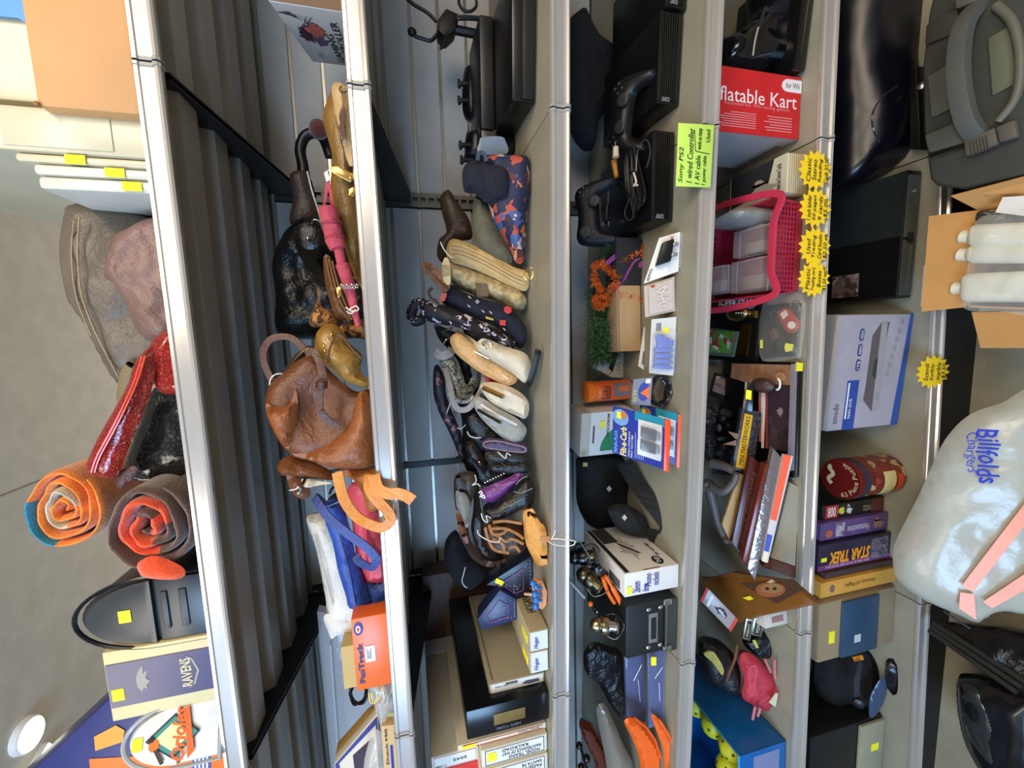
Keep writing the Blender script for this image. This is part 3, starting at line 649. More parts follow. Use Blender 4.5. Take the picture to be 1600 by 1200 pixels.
# small brown bags
t = T('brown_purse', 'narrow glossy brown purse with piping beside the pink umbrella', 'purse')
t.add('body', bag(2, [(505, 402), (512, 398), (522, 410), (530, 440), (545, 470), (562, 498), (570, 530), (None, 540), (None, 500), (530, 500), (515, 470), (508, 440)], (530, 460, .085), .02, .02, er=.02, wr=.004, seed=3), mat('leather', (92, 58, 32)))
for k in range(3): t.add('piping', tube(path([(509 + k * 5, 402 + k * 3, .062), (517 + k * 5, 440, .06), (528 + k * 6, 475, .06), (545 + k * 5, 500, .062)], .06), .0018, 6), mat('leather', (120, 80, 46)))
t.done()
one('fur_purse', 'small leopard fur purse behind the shiny gold purse', 'purse', bag(2, [(498, 445), (503, 480), (520, 486), (534, 505), (530, 520), (None, 530), (None, 500), (492, 512), (486, 492), (496, 470)], (510, 495, .12), .03, .03, er=.03, wr=.008, seed=22, fr=40), mat('blotch', (150, 100, 50), .95, cols=((70, 44, 24), (176, 122, 62), (110, 70, 34)), sc=90))
t = T('gold_purse', 'shiny crumpled gold-brown purse beside the large brown handbag', 'purse')
t.add('body', bag(2, [(498, 515), (515, 505), (535, 515), (545, 535), (566, 555), (563, 580), (578, 595), (None, 605), (None, 608), (545, 598), (515, 575), (495, 555), (492, 530)], (530, 550, .06), .03, .03, er=.025, wr=.012, seed=31, fr=26), mat('patent', (150, 112, 52), .25))
t.add('piping', tube(path([(513, 568, .028), (515, 545, .026), (530, 523, .026), (550, 545, .028), (565, 560, .03)], .03), .0018, 6), mat('leather', (86, 54, 26)))
for (u, v) in ((518, 522), (513, 530), (506, 540), (508, 548)): t.add('gold_stud', ball(at(u, v, .03), .0035, 10), GOLD)
t.done()
# the large brown handbag
t = T('leather_handbag', 'large glossy brown leather handbag with two loop handles, biggest on the second shelf', 'handbag')
t.add('body', bag(2, [(420, 602), (436, 588), (452, 574), (470, 560), (488, 555), (505, 568), (525, 588), (556, 612), (577, 608), (None, 625), (None, 700), (None, 724), (527, 728), (488, 722), (455, 712), (431, 682), (417, 652), (414, 627)], (500, 650, .075), .04, .07, er=.05, wr=.003, seed=14, fr=9, prof=lambda x, y: 1 - .92 * math.exp(-((x + .01) / .07) ** 2 - ((y + .006) / .06) ** 2)), mat('leather', (104, 60, 34)))  # darker brown than the folds: shade of the hollow put into the colour
t.add('front_fold', bag(2, [(573, 612), (584, 640), (None, 680), (None, 722), (560, 732), (520, 732), (488, 720), (455, 710), (480, 706), (515, 690), (545, 660), (555, 630), (562, 612)], (540, 690, .05), .035, .03, er=.035, wr=.006, seed=15, fr=12), mat('leather', (140, 82, 44)))
t.add('side_fold', bag(0, [(416, 630), (430, 636), (452, 632), (462, 608), (466, 640), (462, 670), (452, 700), (446, 700), (432, 680), (418, 650)], (445, 660, .05), .028, .03, er=.025, wr=.005, seed=16, fr=14), mat('leather', (140, 82, 44)))
t.add('opening_lining', bag(0, [(424, 604), (440, 585), (455, 560), (480, 540), (492, 545), (470, 570), (458, 598), (455, 612), (440, 630), (426, 625)], (450, 590, .10), .006, .006, er=.01, wr=.002), mat('fabric', (44, 38, 34)))
t.add('zipper', tube(path([(436, 622, .085), (442, 600, .085), (452, 575, .085), (468, 553, .088), (482, 543, .09)], .085), .002, 6), GOLD)
t.add('handle', strap([(425, 594, .1), (414, 570, .1), (412, 548, .1), (424, 530, .1), (448, 526, .1), (466, 535, .1), (478, 552, .1)], .1, .012, .005), mat('leather', (104, 66, 46)))
t.add('handle', strap([(478, 552, .03), (491, 550, .025), (500, 568, .022), (505, 592, .022), (500, 612, .022), (500, 640, .022), (512, 656, .024), (532, 662, .026)], .03, .013, .005), mat('leather', (86, 52, 34)))
t.add('keeper', tube([at(503, 596, .018), at(502, 606, .018)], .01, 10), mat('leather', (70, 42, 26))); t.add('buckle', tube([at(500, 644, .016), at(511, 643, .016)], .0015, 6), CHROME)
t.add('tie', tie([(421, 608), (423, 592), (434, 584), (455, 586)], .075), TWINE); t.done()
t = T('rolled_purse', 'brown leather purse with cream lining squeezed under the large handbag', 'purse')
t.add('body', bag(2, [(449, 713), (490, 722), (520, 738), (522, 750), (490, 748), (460, 745), (440, 742), (433, 728)], (480, 732, .08), .03, .03, er=.02, wr=.008, seed=9), mat('leather', (116, 68, 36)))
t.add('end_flap', bag(0, [(448, 742), (460, 745), (475, 752), (486, 770), (478, 780), (462, 776), (452, 760)], (465, 760, .06), .012, .02, er=.015, wr=.004), mat('leather', (110, 66, 44)))
t.add('lining', bag(0, [(472, 748), (500, 752), (520, 755), (500, 758), (482, 762), (474, 760)], (490, 754, .055), .008, .006, er=.008, wr=.003), mat('fabric', (206, 188, 160)))
t.add('grommet', tube(path([(462, 764), (466, 760), (470, 766), (465, 771)], .045, 5, True), .002, 6, True), CHROME); t.add('tie', tie([(452, 766), (460, 765), (466, 762)], .04), TWINE); t.done()
# tan strap purse hanging over the rail
TAN = mat('leather', (212, 136, 58), .4)
t = T('tan_purse', 'tan orange leather purse whose looping strap hangs over the second rail', 'purse')
t.add('body', bag(2, [(522, 738), (545, 734), (575, 732), (588, 730), (None, 745), (None, 790), (575, 800), (565, 770), (550, 748)], (560, 760, .075), .02, .03, er=.02, wr=.004, seed=4), mat('leather', (176, 104, 44)))
t.add('strap', strap([(527, 738, .03), (532, 762, .02), (540, 785, .012), (556, 806, .002), (575, 818, -.012), (596, 824, -.02), (610, 814, -.024), (606, 800, -.022), (588, 780, -.018), (577, 762, -.014), (578, 742, 0)], .0, .019, .0035), TAN)
t.add('strap_end', strap([(584, 742, -.014), (590, 762, -.02), (605, 771, -.026), (622, 771, -.028), (636, 776, -.03), (645, 782, -.03)], .0, .021, .003), TAN); t.done()
# blue, pink and cream bags
BLU = mat('leather', (36, 70, 150), .5); PNK = mat('leather', (206, 72, 92), .5); CRM = mat('leather', (214, 208, 196), .5)
t = T('pink_handbag', 'coral pink bag between the tan strap and the blue bag', 'handbag')
t.add('body', bag(2, [(550, 754), (563, 752), (None, 760), (None, 850), (None, 905), (575, 910), (566, 900), (556, 860), (548, 800), (540, 775)], (570, 830, .10), .02, .02, er=.03, wr=.006, seed=5), PNK)
t.add('gusset', bag(2, [(560, 770), (566, 770), (585, 850), (None, 880), (None, 900), (575, 905), (570, 860)], (580, 850, .08), .012, .012, er=.01, wr=.002), PNK); t.done()
t = T('blue_handbag', 'royal blue leather tote with long blue strap, beside the cream bag', 'handbag')
t.add('body', bag(2, [(505, 788), (520, 780), (534, 785), (548, 830), (556, 870), (570, 910), (580, 945), (548, 952), (540, 930), (528, 890), (520, 850), (508, 815)], (540, 870, .085), .02, .05, er=.02, wr=.004, seed=6), BLU)
t.add('side', bag(2, [(568, 908), (590, 915), (None, 905), (None, 930), (585, 945), (575, 948), (566, 930)], (580, 925, .1), .012, .02, er=.02, wr=.004), BLU)
t.add('strap', strap([(508, 790, .05), (492, 776, .06), (500, 790, .04), (515, 810, .03), (545, 835, .022), (570, 853, .018), (586, 870, .016), (588, 878, .018), (580, 886, .03), (562, 878, .05), (556, 868, .06)], .03, .016, .0035), mat('leather', (48, 66, 130), .5))
t.add('pocket_seam', tube(path([(508, 792, .06), (518, 789, .06), (530, 784, .06)], .06), .001, 5), mat('paper', (150, 170, 220))); t.add('seam', tube(path([(530, 835, .062), (545, 890, .06), (556, 945, .065)], .06), .0014, 5), mat('leather', (20, 44, 110)))
t.done()
t = T('cream_handbag', 'cream leather tote standing nearest the wall beside the blue bag', 'handbag')
t.add('body', bag(2, [(478, 812), (492, 803), (520, 806), (545, 850), (560, 900), (575, 930), (None, 940), (None, 955), (577, 964), (518, 968), (508, 930), (494, 860)], (520, 900, .16), .03, .05, er=.03, wr=.005, seed=7), CRM)
t.add('lower_flap', bag(2, [(508, 960), (560, 962), (None, 975), (530, 992), (520, 1000), (512, 985)], (530, 975, .14), .01, .02, er=.02, wr=.003), CRM)
t.add('seam', tube(path([(492, 835, .125), (506, 890, .122), (520, 945, .125)], .12), .0012, 5), mat('leather', (180, 174, 160))); t.done()
t = T('dark_purse', 'dark purse with a thin ring handle behind the blue strap', 'purse'); t.add('body', bag(2, [(515, 785), (528, 768), (548, 770), (552, 800), (None, 800), (None, 788)], (530, 790, .14), .015, .015, er=.015), mat('leather', (34, 32, 34)))
t.add('ring_handle', tube(path([(515, 772), (520, 762), (532, 757), (540, 762)], .13), .0025), mat('gloss', (50, 44, 40))); t.done()
# train track carton
B = WBox(pdeck(2, 1068, .012), pdeck(2, 958, .012), hgt(pdeck(2, 1068, .012), 558, 1066), .04, .001); f = B.front
t = T('train_track_box', 'flat orange carton with round railway emblem and white price label', 'box'); t.add('carton', B.mesh, mat('gloss', (226, 102, 34), .35))
i = t.add('emblem', shape(f, disc(.86, .82, .09, .13, 24)), mat('paper', (66, 74, 150))); t.add('emblem_ring', shape(f, disc(.86, .82, .05, .07, 20), off=.0016), mat('paper', (235, 225, 210)), i); t.add('emblem_center', shape(f, disc(.86, .82, .028, .04, 16), off=.0022), mat('paper', (210, 80, 50)), i)
t.add('lettering', text('FasTrack', f, .10, .74, .66, .9, bold=.03), mat('paper', (70, 78, 120))); t.add('price_label', patch(f, .38, .40, .60, .68, .0006, .0008), WHT); lines(t, f, .42, .50, .58, .64, 4, INK); t.done()
B = WBox(pdeck(2, 1060, .09), pdeck(2, 996, .09), hgt(pdeck(2, 1060, .09), 538, 1058), .05, .001); one('kraft_carton', 'small plain kraft carton standing behind the orange train track box', 'box', B.mesh, mat('card', (186, 158, 100)))
# clear clamshell at the wall, cables
c = Card([(None, 1240), (None, 985), (495, 955), (520, 1240)], (520, 1100, .36), .03, 0, 0, .002, 2); t = T('clear_package', 'large clear plastic clamshell against the slats at the left end of the second shelf', 'package'); t.add('shell', c.mesh, mat('clear', (225, 218, 214), .15, alpha=.45)); t.add('ridge', prism(pq([(515, 1005), (518, 1005), (535, 1240), (532, 1240)], .352), (0, -.006, 0)), mat('clear', (225, 220, 220), .1, alpha=.6)); t.done()
def cable(name, lab, cat, cu, cv, ru, rv, Y, n, r, m, seed, group=None, spread=.03, extra=None):
    g = rnd(seed); pts = []
    for k in range(n * 10):
        a = 2 * math.pi * k / 10; s = 1 + g.uniform(-.18, .18); pts.append((cu + ru * s * math.cos(a + .3 * math.sin(k * .2)), cv + rv * s * math.sin(a), Y + g.uniform(-spread, spread)))
    t = T(name, lab, cat, group); t.add('coil', tube(path(pts, Y, 4), r, 6), m)
    if extra: extra(t)
    return t.done()
cable('coiled_cable', 'black coiled cable behind the orange train track box', 'cable', 560, 1082, 12, 18, .15, 5, .0025, PBLK, 3)
one('adapter_block', 'small brown adapter with a yellow label near the clear clamshell', 'adapter', WBox(pdeck(2, 1132, .28), pdeck(2, 1085, .28), .055, .05, .004).mesh, mat('plastic', (70, 46, 34)), extra=[('yellow_label', patch(WBox(pdeck(2, 1132, .28), pdeck(2, 1085, .28), .055, .05).front, .05, .3, .5, .75), mat('paper', (225, 205, 90)))])
t = T('wire_bag', 'clear bag of yellow and green wires at the rail under the orange box', 'bag of wires')
g = rnd(8)
for k, col in enumerate(((210, 190, 90), (210, 190, 90), (60, 90, 80), (200, 60, 80), (205, 195, 120), (70, 100, 90), (150, 150, 140))):
    t.add('wire', tube(path([(584 + k * 4, 1062, .05), (590 + k * 3 + g.uniform(-4, 4), 1076, .035), (588 + k * 3, 1092, .04), (580 + k * 4, 1098, .05), (576 + k * 4, 1082, .055)], .04), .0018, 6), mat('plastic', col))
t.add('bag', bag(2, [(578, 1064), (600, 1058), (None, 1066), (None, 1100), (600, 1140), (590, 1120), (584, 1100)], (590, 1090, .045), .014, .02, er=.015, wr=.006, seed=3), mat('clear', (235, 228, 215), .12, alpha=.3)); t.done()
def leancard(name, lab, cat, pts, base, th, m, yaw=0, lean=0, prints=(), group=None):
    c = Card(pts, base, th, yaw, lean, .001, 2); t = T(name, lab, cat, group); t.add('body', c.mesh, m)
    for pn, fn, mm in prints: t.add(pn, fn(c.front), mm)
    t.done()
leancard('model_kit', 'gold-edged carton leaning at the left end of the second shelf, farthest of three', 'box', [(572, 1125), (588, 1112), (540, 1200), (524, 1180)], (560, 1150, .14), .03, mat('card', (176, 140, 70)))
leancard('train_kit', 'cream carton with dark blue border leaning before the gold-edged one', 'box', [(600, 1240), (590, 1115), (522, 1195), (530, 1240)], (570, 1180, .105), .025, mat('card', (206, 194, 172)), prints=[('blue_border', lambda f: join(patch(f, .02, .02, .98, .06), patch(f, .9, .06, .98, .98), patch(f, .02, .9, .9, .98)), mat('paper', (50, 60, 130))), ('dark_panel', lambda f: patch(f, .35, .12, .78, .6), mat('paper', (58, 44, 60)))])
c = Card([(None, 1235), (None, 1132), (596, 1135), (602, 1235)], (615, 1180, .025), .02, 0, 0, .001, 2); t = T('train_car_box', 'tan carton with black lettering and blue stripe at the left end of the rail', 'box'); t.add('carton', c.mesh, mat('card', (196, 162, 112))); t.add('lettering', text('Dutch Mill', c.front, .42, .62, .95, .80), INK); t.add('blue_stripe', patch(c.front, .1, .28, .7, .46), BLUEINK); t.add('lettering', text('1-800', c.front, .1, .62, .28, .75), INK); t.done()
one('clear_sleeve', 'crumpled clear plastic bag before the cream kit carton', 'plastic bag', bag(2, [(585, 1140), (598, 1150), (600, 1200), (None, 1240), (575, 1240), (568, 1200), (576, 1160)], (588, 1190, .06), .015, .015, er=.015, wr=.008, seed=3), mat('clear', (235, 230, 215), .12, alpha=.35))
# ================================================================ third shelf
def Y3(u, v): return YD(3, u, v)
def purse(lab, pts, by, m, t_=.012, tb=.014, name='wallet', cat='wallet', lean=14, yaw=0, wr=.003, seed=1, er=.012, parts=(), group=None, s=3, sm=True, **k):
    """small leather thing standing on the shelf; by = depth of its base"""
    bu, bv = max(pts, key=lambda p: p[0] if p[0] else 0); t = T(name, lab, cat, group)
    t.add('body', bag(s, pts, (bu, bv, by), t_, tb, yaw, lean, er=er, wr=wr, seed=seed, **k), m)
    for pn, mesh, mm in parts: t.add(pn, mesh, mm)
    return t.done()
# dark wire rack and consoles
t = T('wire_stand', 'black wire stand with clamp block hooked by the slats at the right end', 'stand'); W = mat('paint', (13, 8, 8), .5)
t.add('prong', tube(path([(636, -2), (648, 8), (668, 20), (682, 34)], .42), .0045, 8), W)
t.add('prong', tube(path([(642, 47), (648, 56), (662, 61), (674, 63), (686, 50)], .42), .0048, 8), W); t.add('knob', ball(at(644, 50, .42), (.011, .01, .012), 12), W)
t.add('clamp_block', prism(pq([(684, 30), (697, 12), (718, 22), (712, 45), (698, 58), (685, 48)], .40), (0, .05, 0), .004), W)
t.add('loop', tube(path([(700, 52), (690, 72), (688, 76), (694, 72), (702, 56)], .39), .003, 6), W); t.add('ring', tube(path([(717, 0), (722, 14), (734, 18), (744, 10), (742, -5), (728, -10)], .38, 5, True), .004, 8, True), W)
t.add('arm', tube(path([(712, 28), (735, 28), (756, 30)], .39), .006, 8), W); t.add('screw', ball(at(716, 29, .38), .004, 8), CHROME)
t.add('post', tube([at(702, 45, .42), at(778, 60, .42)], .012, 8), W); t.done()
B = Box(('d', 3), (838, 162), (842, -60), (800, 162), .33, .006); one('game_console', 'long black game unit with sloping lid at the right end of the third shelf', 'game console', B.mesh, mat('gloss', (11, 10, 10), .3), extra=[('front_panel', patch(B.front, .02, .1, .98, .55, .004, 0, .001), PBLK), ('raised_lid', prism([face(B.top, .02, .5), face(B.top, .98, .5), face(B.top, .98, .98), face(B.top, .02, .98)], (0, 0, .035), .006), PBLK)])
def drumunit(lab, pts, Y, pegs):
    t = T('drum_controller', lab, 'game controller', 'black pegged game controllers'); t.add('body', bag(3, pts, (730, pts[0][1], Y), .03, .04, er=.02, wr=.003), mat('plastic', (10, 10, 10), .4))
    for u, v in pegs:
        a, b = at(u, v, Y - .02), at(u - 17, v, Y - .02); i = t.add('peg', tube([a, b], .006, 10), PBLK); t.add('peg_head', tube([b, b + (b - a) * .2], .011, 12), PBLK, i)
    t.done()
drumunit('black pegged controller farther right, with two pegs and bag beside it', [(735, 102), (725, 112), (722, 150), (724, 178), (734, 188), (755, 190), (None, 195), (None, 100)], .40, [(736, 131), (736, 157)])
drumunit('black pegged controller directly behind the floral backpack', [(735, 205), (728, 214), (726, 240), (730, 252), (None, 255), (None, 205)], .34, [(738, 227), (740, 250)])
B = Box(('d', 3), (806, 236), (818, 168), (752, 236), .12, .008); one('console_box', 'black slanted console lying behind the floral backpack', 'game console', B.mesh, mat('plastic', (13, 12, 12), .3))
# floral backpack
FL = mat('blotch', (28, 34, 62), .7, cols=((170, 72, 52), (206, 170, 140), (60, 84, 140), (30, 36, 66), (186, 92, 66), (90, 40, 36)), sc=52, bias=.3)
NAVY = mat('fabric', (18, 21, 36))
t = T('floral_backpack', 'navy backpack printed with rust and blue flowers, grey tab at top', 'backpack')
t.add('body', bag(3, [(760, 246), (778, 242), (806, 243), (827, 246), (830, 276), (829, 300), (824, 328), (821, 380), (817, 410), (806, 410), (798, 392), (785, 368), (772, 346), (765, 325), (756, 300), (758, 270)], (829, 300, Y3(829, 300)), .04, .06, 0, 12, er=.03, wr=.006, seed=3), FL)
t.add('front_pocket', bag(3, [(722, 272), (728, 256), (742, 250), (762, 250), (772, 262), (778, 285), (786, 300), (790, 320), (772, 322), (758, 316), (742, 303), (726, 300)], (780, 300, .13), .025, .03, 0, 0, er=.02, wr=.005, seed=8), NAVY)
t.add('side_pocket', bag(3, [(760, 262), (778, 258), (794, 268), (795, 292), (790, 308), (768, 306), (758, 290)], (780, 285, .105), .012, .02, er=.015, wr=.005, seed=10), NAVY)
t.add('grey_tab', prism([p for p in smooth(pq([(749, 240), (749, 222), (754, 214), (782, 213), (790, 220), (792, 240)], .17), 4, True)], (0, .004, 0), .001), mat('gloss', (112, 128, 148), .3))
t.add('pocket_trim', tube(path([(795, 306), (800, 298), (812, 304), (822, 312)], .13), .0022, 6), mat('fabric', (150, 160, 190))); t.add('hanging_strap', strap([(746, 250, .1), (748, 240, .1), (756, 240, .1), (760, 252, .1)], .1, .008, .002), mat('fabric', (60, 70, 90)))
t.done()
purse('olive grey canvas pouch between the floral backpack and the straw bag', [(742, 306), (752, 310), (768, 334), (784, 372), (798, 392), (799, 412), (780, 408), (758, 398), (742, 380), (738, 340)], .16, mat('fabric', (92, 88, 70)), .03, .03, 'canvas_pouch', 'pouch', seed=4, er=.03, wr=.008)
purse('dark brown leather bag with folded flap leaning on the slatted wall', [(700, 296), (712, 312), (722, 326), (734, 345), (738, 372), (722, 376), (706, 380), (694, 410), (683, 400), (686, 374), (698, 362), (691, 335), (687, 310)], .34, mat('leather', (74, 56, 40)), .02, .02, 'leather_bag', 'handbag', lean=5, seed=6, er=.02, wr=.006)
# straw bag with zipper gusset
ST = mat('straw', (176, 156, 112)); STL = mat('leather', (194, 164, 110), .5)
t = T('straw_bag', 'woven straw bag with broad tan zip gusset, leaning toward the navy bag', 'handbag')
t.add('woven_body', bag(3, [(701, 408), (712, 412), (745, 424), (780, 438), (812, 452), (822, 465), (822, 478), (812, 485), (790, 476), (769, 469), (742, 461), (718, 451), (704, 437)], (822, 470, Y3(824, 465) - .01), .035, .045, 0, 16, er=.03, wr=.004, seed=3), ST)
t.add('zip_gusset', bag(3, [(697, 398), (700, 379), (708, 373), (724, 377), (760, 392), (800, 416), (823, 424), (827, 440), (821, 455), (795, 446), (760, 429), (725, 415), (707, 411)], (823, 440, Y3(824, 445) - .02), .012, .03, 0, 16, er=.012, wr=.0015, seed=5), STL)
p0, n0 = plane(823, 440, Y3(824, 445) - .045, 0, 16)
for k in range(3): t.add('gusset_seam', tube(smooth([onp(u, v + k * 6, p0, n0) for u, v in ((706, 384), (724, 387), (760, 403), (798, 425), (818, 434))], 5), .0012, 5), mat('leather', (146, 116, 72)))
t.add('zip_pull', tube(path([(818, 430), (826, 418), (832, 420), (832, 432), (826, 438)], .07, 4, True), .0018, 6, True), GOLD)
t.add('side_piece', bag(3, [(695, 402), (702, 408), (704, 425), (703, 445), (694, 440), (690, 420)], (700, 425, .09), .012, .02, 0, 16, er=.01), mat('leather', (170, 150, 110)))
t.add('badge', shape(tuple(onp(u, v, p0, n0) for u, v in ((766, 466), (766, 440), (740, 440), (740, 466))), [(.1, .1), (.9, .2), (.9, .9), (.1, .8)]), mat('leather', (86, 62, 40)))
t.add('twine_bow', tie([(688, 378), (694, 390), (702, 400), (708, 403)], .12), TWINE); t.done()
# navy and patterned bags
p0, n0 = plane(821, 520, .095, 0, 14)
t = T('navy_bag', 'navy patterned pouch with small red squares and brown strap, below the straw bag', 'handbag')
t.add('body', bag(3, [(699, 447), (711, 446), (728, 458), (753, 466), (774, 472), (795, 480), (812, 496), (823, 514), (823, 532), (814, 545), (800, 535), (777, 512), (742, 498), (718, 486), (695, 476), (688, 465)], (821, 520, .12), .022, .018, 0, 14, er=.025, wr=.004, seed=12), NAVY)
def spot(pts): return prism([onp(u, v, p0, n0) - n0 * .001 for u, v in pts], -n0 * .001)
t.add('red_square', spot([(690, 472), (687, 466), (692, 457), (699, 459), (695, 470)]), mat('paper', (196, 80, 74))); t.add('red_square', spot([(781, 500), (790, 500), (790, 509), (781, 508)]), mat('paper', (190, 50, 48)))
t.add('poppy_print', spot([(787, 481), (792, 478), (799, 481), (799, 488), (793, 491), (788, 487)]), mat('paper', (176, 44, 44))); t.add('gold_label', spot([(759, 494), (771, 498), (771, 501), (759, 498)]), mat('paper', (170, 140, 60)))
t.add('beige_tab', spot([(698, 446), (702, 444), (703, 450), (699, 453)]), mat('leather', (180, 160, 120)))
for k, (u, v) in enumerate(((731, 462), (742, 470), (730, 476), (752, 484), (744, 468), (764, 486), (758, 504), (785, 512))): t.add('leaf_print', spot([(u, v), (u + 3, v + 1), (u + 6, v + 5), (u + 3, v + 4)]), mat('paper', (170, 160, 164)))
t.add('strap', strap([(699, 455, .13), (684, 440, .13), (666, 422, .13), (664, 414, .13), (676, 418, .12), (690, 434, .11), (704, 446, .11)], .12, .012, .003), mat('leather', (108, 66, 42))); t.add('buckle_loop', tube(path([(684, 470), (674, 466), (670, 456), (676, 450)], .13), .003, 6), DBR); t.done()
POL = mat('blotch', (24, 20, 26), .6, cols=((20, 17, 22), (20, 17, 22), (206, 190, 194)), sc=110, bias=.5)
t = T('patterned_umbrella_bag', 'black pouch with pale pink petal print, its hooked end high by the wall', 'pouch')
t.add('body', bag(3, [(656, 476), (662, 469), (686, 473), (718, 486), (742, 498), (769, 512), (795, 526), (806, 538), (800, 546), (777, 533), (760, 522), (725, 514), (695, 508), (672, 503), (660, 496)], (800, 540, .095), .02, .012, 0, 16, er=.018, wr=.004, seed=3), POL)
t.add('hooked_end', tube(path([(664, 473), (652, 474), (645, 482), (643, 494), (649, 502), (658, 499), (662, 492)], .20), [.010] * 4 + [.012] * 28 + [.009] * 5, 10), POL); t.done()
# cream and tan leather
TNW = mat('patent', (196, 152, 96), .3)
purse('shiny tan folded wallet between the cream bag and the snakeskin purse', [(703, 533), (707, 523), (718, 521), (736, 535), (767, 555), (790, 570), (808, 586), (806, 598), (792, 602), (767, 591), (747, 580), (728, 566), (711, 551)], .11, TNW, .010, .014, seed=2, wr=.003, parts=[('inner_fold', tube(path([(710, 534, .17), (735, 556, .15), (765, 574, .13), (795, 592, .10)], .1), .003, 6), mat('leather', (226, 196, 150)))])
t = T('cream_purse', 'cream leather purse with buckle beside the tan wallet', 'purse'); CR2 = mat('leather', (206, 194, 168), .5)
t.add('body', bag(3, [(745, 534), (760, 530), (777, 536), (795, 543), (809, 547), (822, 553), (830, 568), (831, 580), (824, 598), (815, 596), (802, 584), (777, 568), (756, 556), (744, 546)], (828, 575, .08), .025, .03, 0, 12, er=.025, wr=.006, seed=5), CR2)
t.add('strap', strap([(708, 514, .2), (722, 522, .18), (738, 532, .15), (750, 544, .12)], .15, .008, .002), CR2); t.add('buckle_strap', strap([(748, 540, .1), (755, 533, .09), (766, 540, .085), (762, 545, .085)], .1, .012, .003), mat('leather', (186, 176, 150)))
t.add('buckle', tube(path([(754, 536), (762, 533), (768, 541), (760, 545)], .08, 3, True), .0015, 5, True), CHROME)
t.add('bar', tube([at(742, 550, .1), at(764, 561, .09)], .0025, 8), CHROME); t.done()
one('black_strap', 'stiff black strap standing upright at the front edge beside the cream purse', 'strap', strap([(838, 549, .05), (841, 551, .045), (838, 565, .05), (832, 585, .06), (827, 598, .07), (820, 606, .09)], .05, .012, .006), PBLK)
# snakeskin purse
SN = mat('blotch', (150, 142, 120), .45, cols=((90, 84, 70), (176, 168, 146), (60, 56, 50)), sc=170); GT = mat('leather', (150, 142, 134), .4)
t = T('snakeskin_purse', 'grey snakeskin purse with wide pale trim looping around it', 'purse')
t.add('body', bag(3, [(687, 560), (704, 553), (714, 566), (725, 590), (729, 603), (738, 588), (743, 590), (744, 606), (734, 622), (718, 630), (709, 622), (700, 600), (692, 580)], (735, 618, .2), .022, .03, 0, 10, er=.02, wr=.003, seed=3), SN)
t.add('trim', strap([(696, 575, .19), (702, 600, .17), (707, 622, .16), (714, 638, .155), (730, 639, .15), (745, 622, .15), (755, 600, .155), (757, 582, .165), (755, 570, .18)], .16, .013, .004), GT)
t.add('buckle_strap', strap([(680, 550, .2), (690, 556, .19), (702, 552, .19), (706, 545, .2)], .19, .02, .004), GT); t.add('ring', tube(path([(690, 520), (700, 515), (712, 518), (716, 526), (708, 528), (698, 530), (692, 540)], .2), .0016, 6), CHROME)
t.add('scale_trim', tube(path([(712, 622), (720, 628), (732, 627), (740, 618)], .155), .004, 8), mat('blotch', (40, 38, 36), .4, cols=((210, 205, 200), (40, 38, 36)), sc=400)); t.done()
one('charcoal_glove', 'dark charcoal leather piece behind the snakeskin purse and petal pouch', 'pouch', bag(3, [(678, 506), (695, 512), (720, 520), (738, 545), (735, 575), (742, 600), (728, 600), (716, 566), (700, 545), (686, 530)], (720, 560, .26), .02, .02, 0, 8, er=.02, wr=.006), mat('leather', (34, 33, 36)))
PF = mat('blotch', (44, 36, 42), .6, cols=((44, 36, 42), (54, 46, 56), (150, 96, 92)), sc=60, bias=.45)
purse('long dark plum purse with pink floral embroidery along the slatted wall', [(678, 575), (685, 570), (695, 590), (697, 615), (704, 636), (711, 654), (720, 675), (728, 700), (741, 717), (743, 733), (732, 732), (718, 716), (710, 694), (698, 668), (684, 640), (677, 612)], .26, PF, .02, .02, 'embroidered_purse', 'purse', 6, seed=6, wr=.004)
one('string_ties', 'white string ties on the plum embroidered purse', 'string', join(tie([(700, 616), (706, 622), (702, 634), (698, 646)], .215), tie([(700, 617), (708, 618), (712, 612)], .215), tie([(726, 652), (728, 662), (720, 670), (714, 668)], .2)), TWINE)
purse('small coral red pouch peeking behind the cream gold-bar wallet', [(757, 578), (764, 580), (775, 595), (790, 606), (770, 606), (756, 600)], .15, mat('leather', (176, 66, 76)), .01, .01, 'pouch', 'pouch', seed=3)
purse('cream rounded wallet with shiny gold bar clasp', [(750, 602), (770, 597), (797, 604), (819, 618), (827, 634), (822, 654), (806, 649), (786, 640), (764, 626)], .105, mat('leather', (208, 196, 172), .5), .016, .016, seed=7, parts=[('gold_bar', tube([at(755, 606, .118), at(787, 620, .078)], .0055, 10), GOLD)])
purse('slim black wallet with white string, below the cream gold-bar wallet', [(749, 614), (757, 616), (777, 628), (800, 640), (815, 652), (818, 660), (805, 657), (777, 645), (756, 631)], .115, mat('leather', (17, 17, 20)), .008, .012, seed=9, parts=[('string', join(tie([(762, 620), (766, 628), (774, 630), (776, 622), (770, 618)], .13)), TWINE)])
purse('pale grey wallet with chrome bar clasp and folded corner', [(739, 626), (750, 620), (779, 638), (807, 653), (817, 662), (823, 671), (817, 687), (802, 692), (788, 686), (766, 668), (746, 646)], .105, mat('leather', (150, 150, 142), .45), .012, .014, seed=10, parts=[('chrome_bar', tube([at(748, 640, .125), at(783, 660, .068)], .0045, 10), CHROME), ('white_edge', tube(path([(752, 632, .12), (780, 650, .095), (808, 664, .08)], .1), .003, 6), mat('leather', (206, 204, 198)))])
purse('matte black soft purse behind the grey chrome-bar wallet', [(728, 645), (742, 640), (760, 655), (785, 676), (790, 686), (760, 690), (735, 678), (726, 660)], .16, mat('leather', (15, 14, 18)), .015, .02, 'purse', 'purse', seed=12)
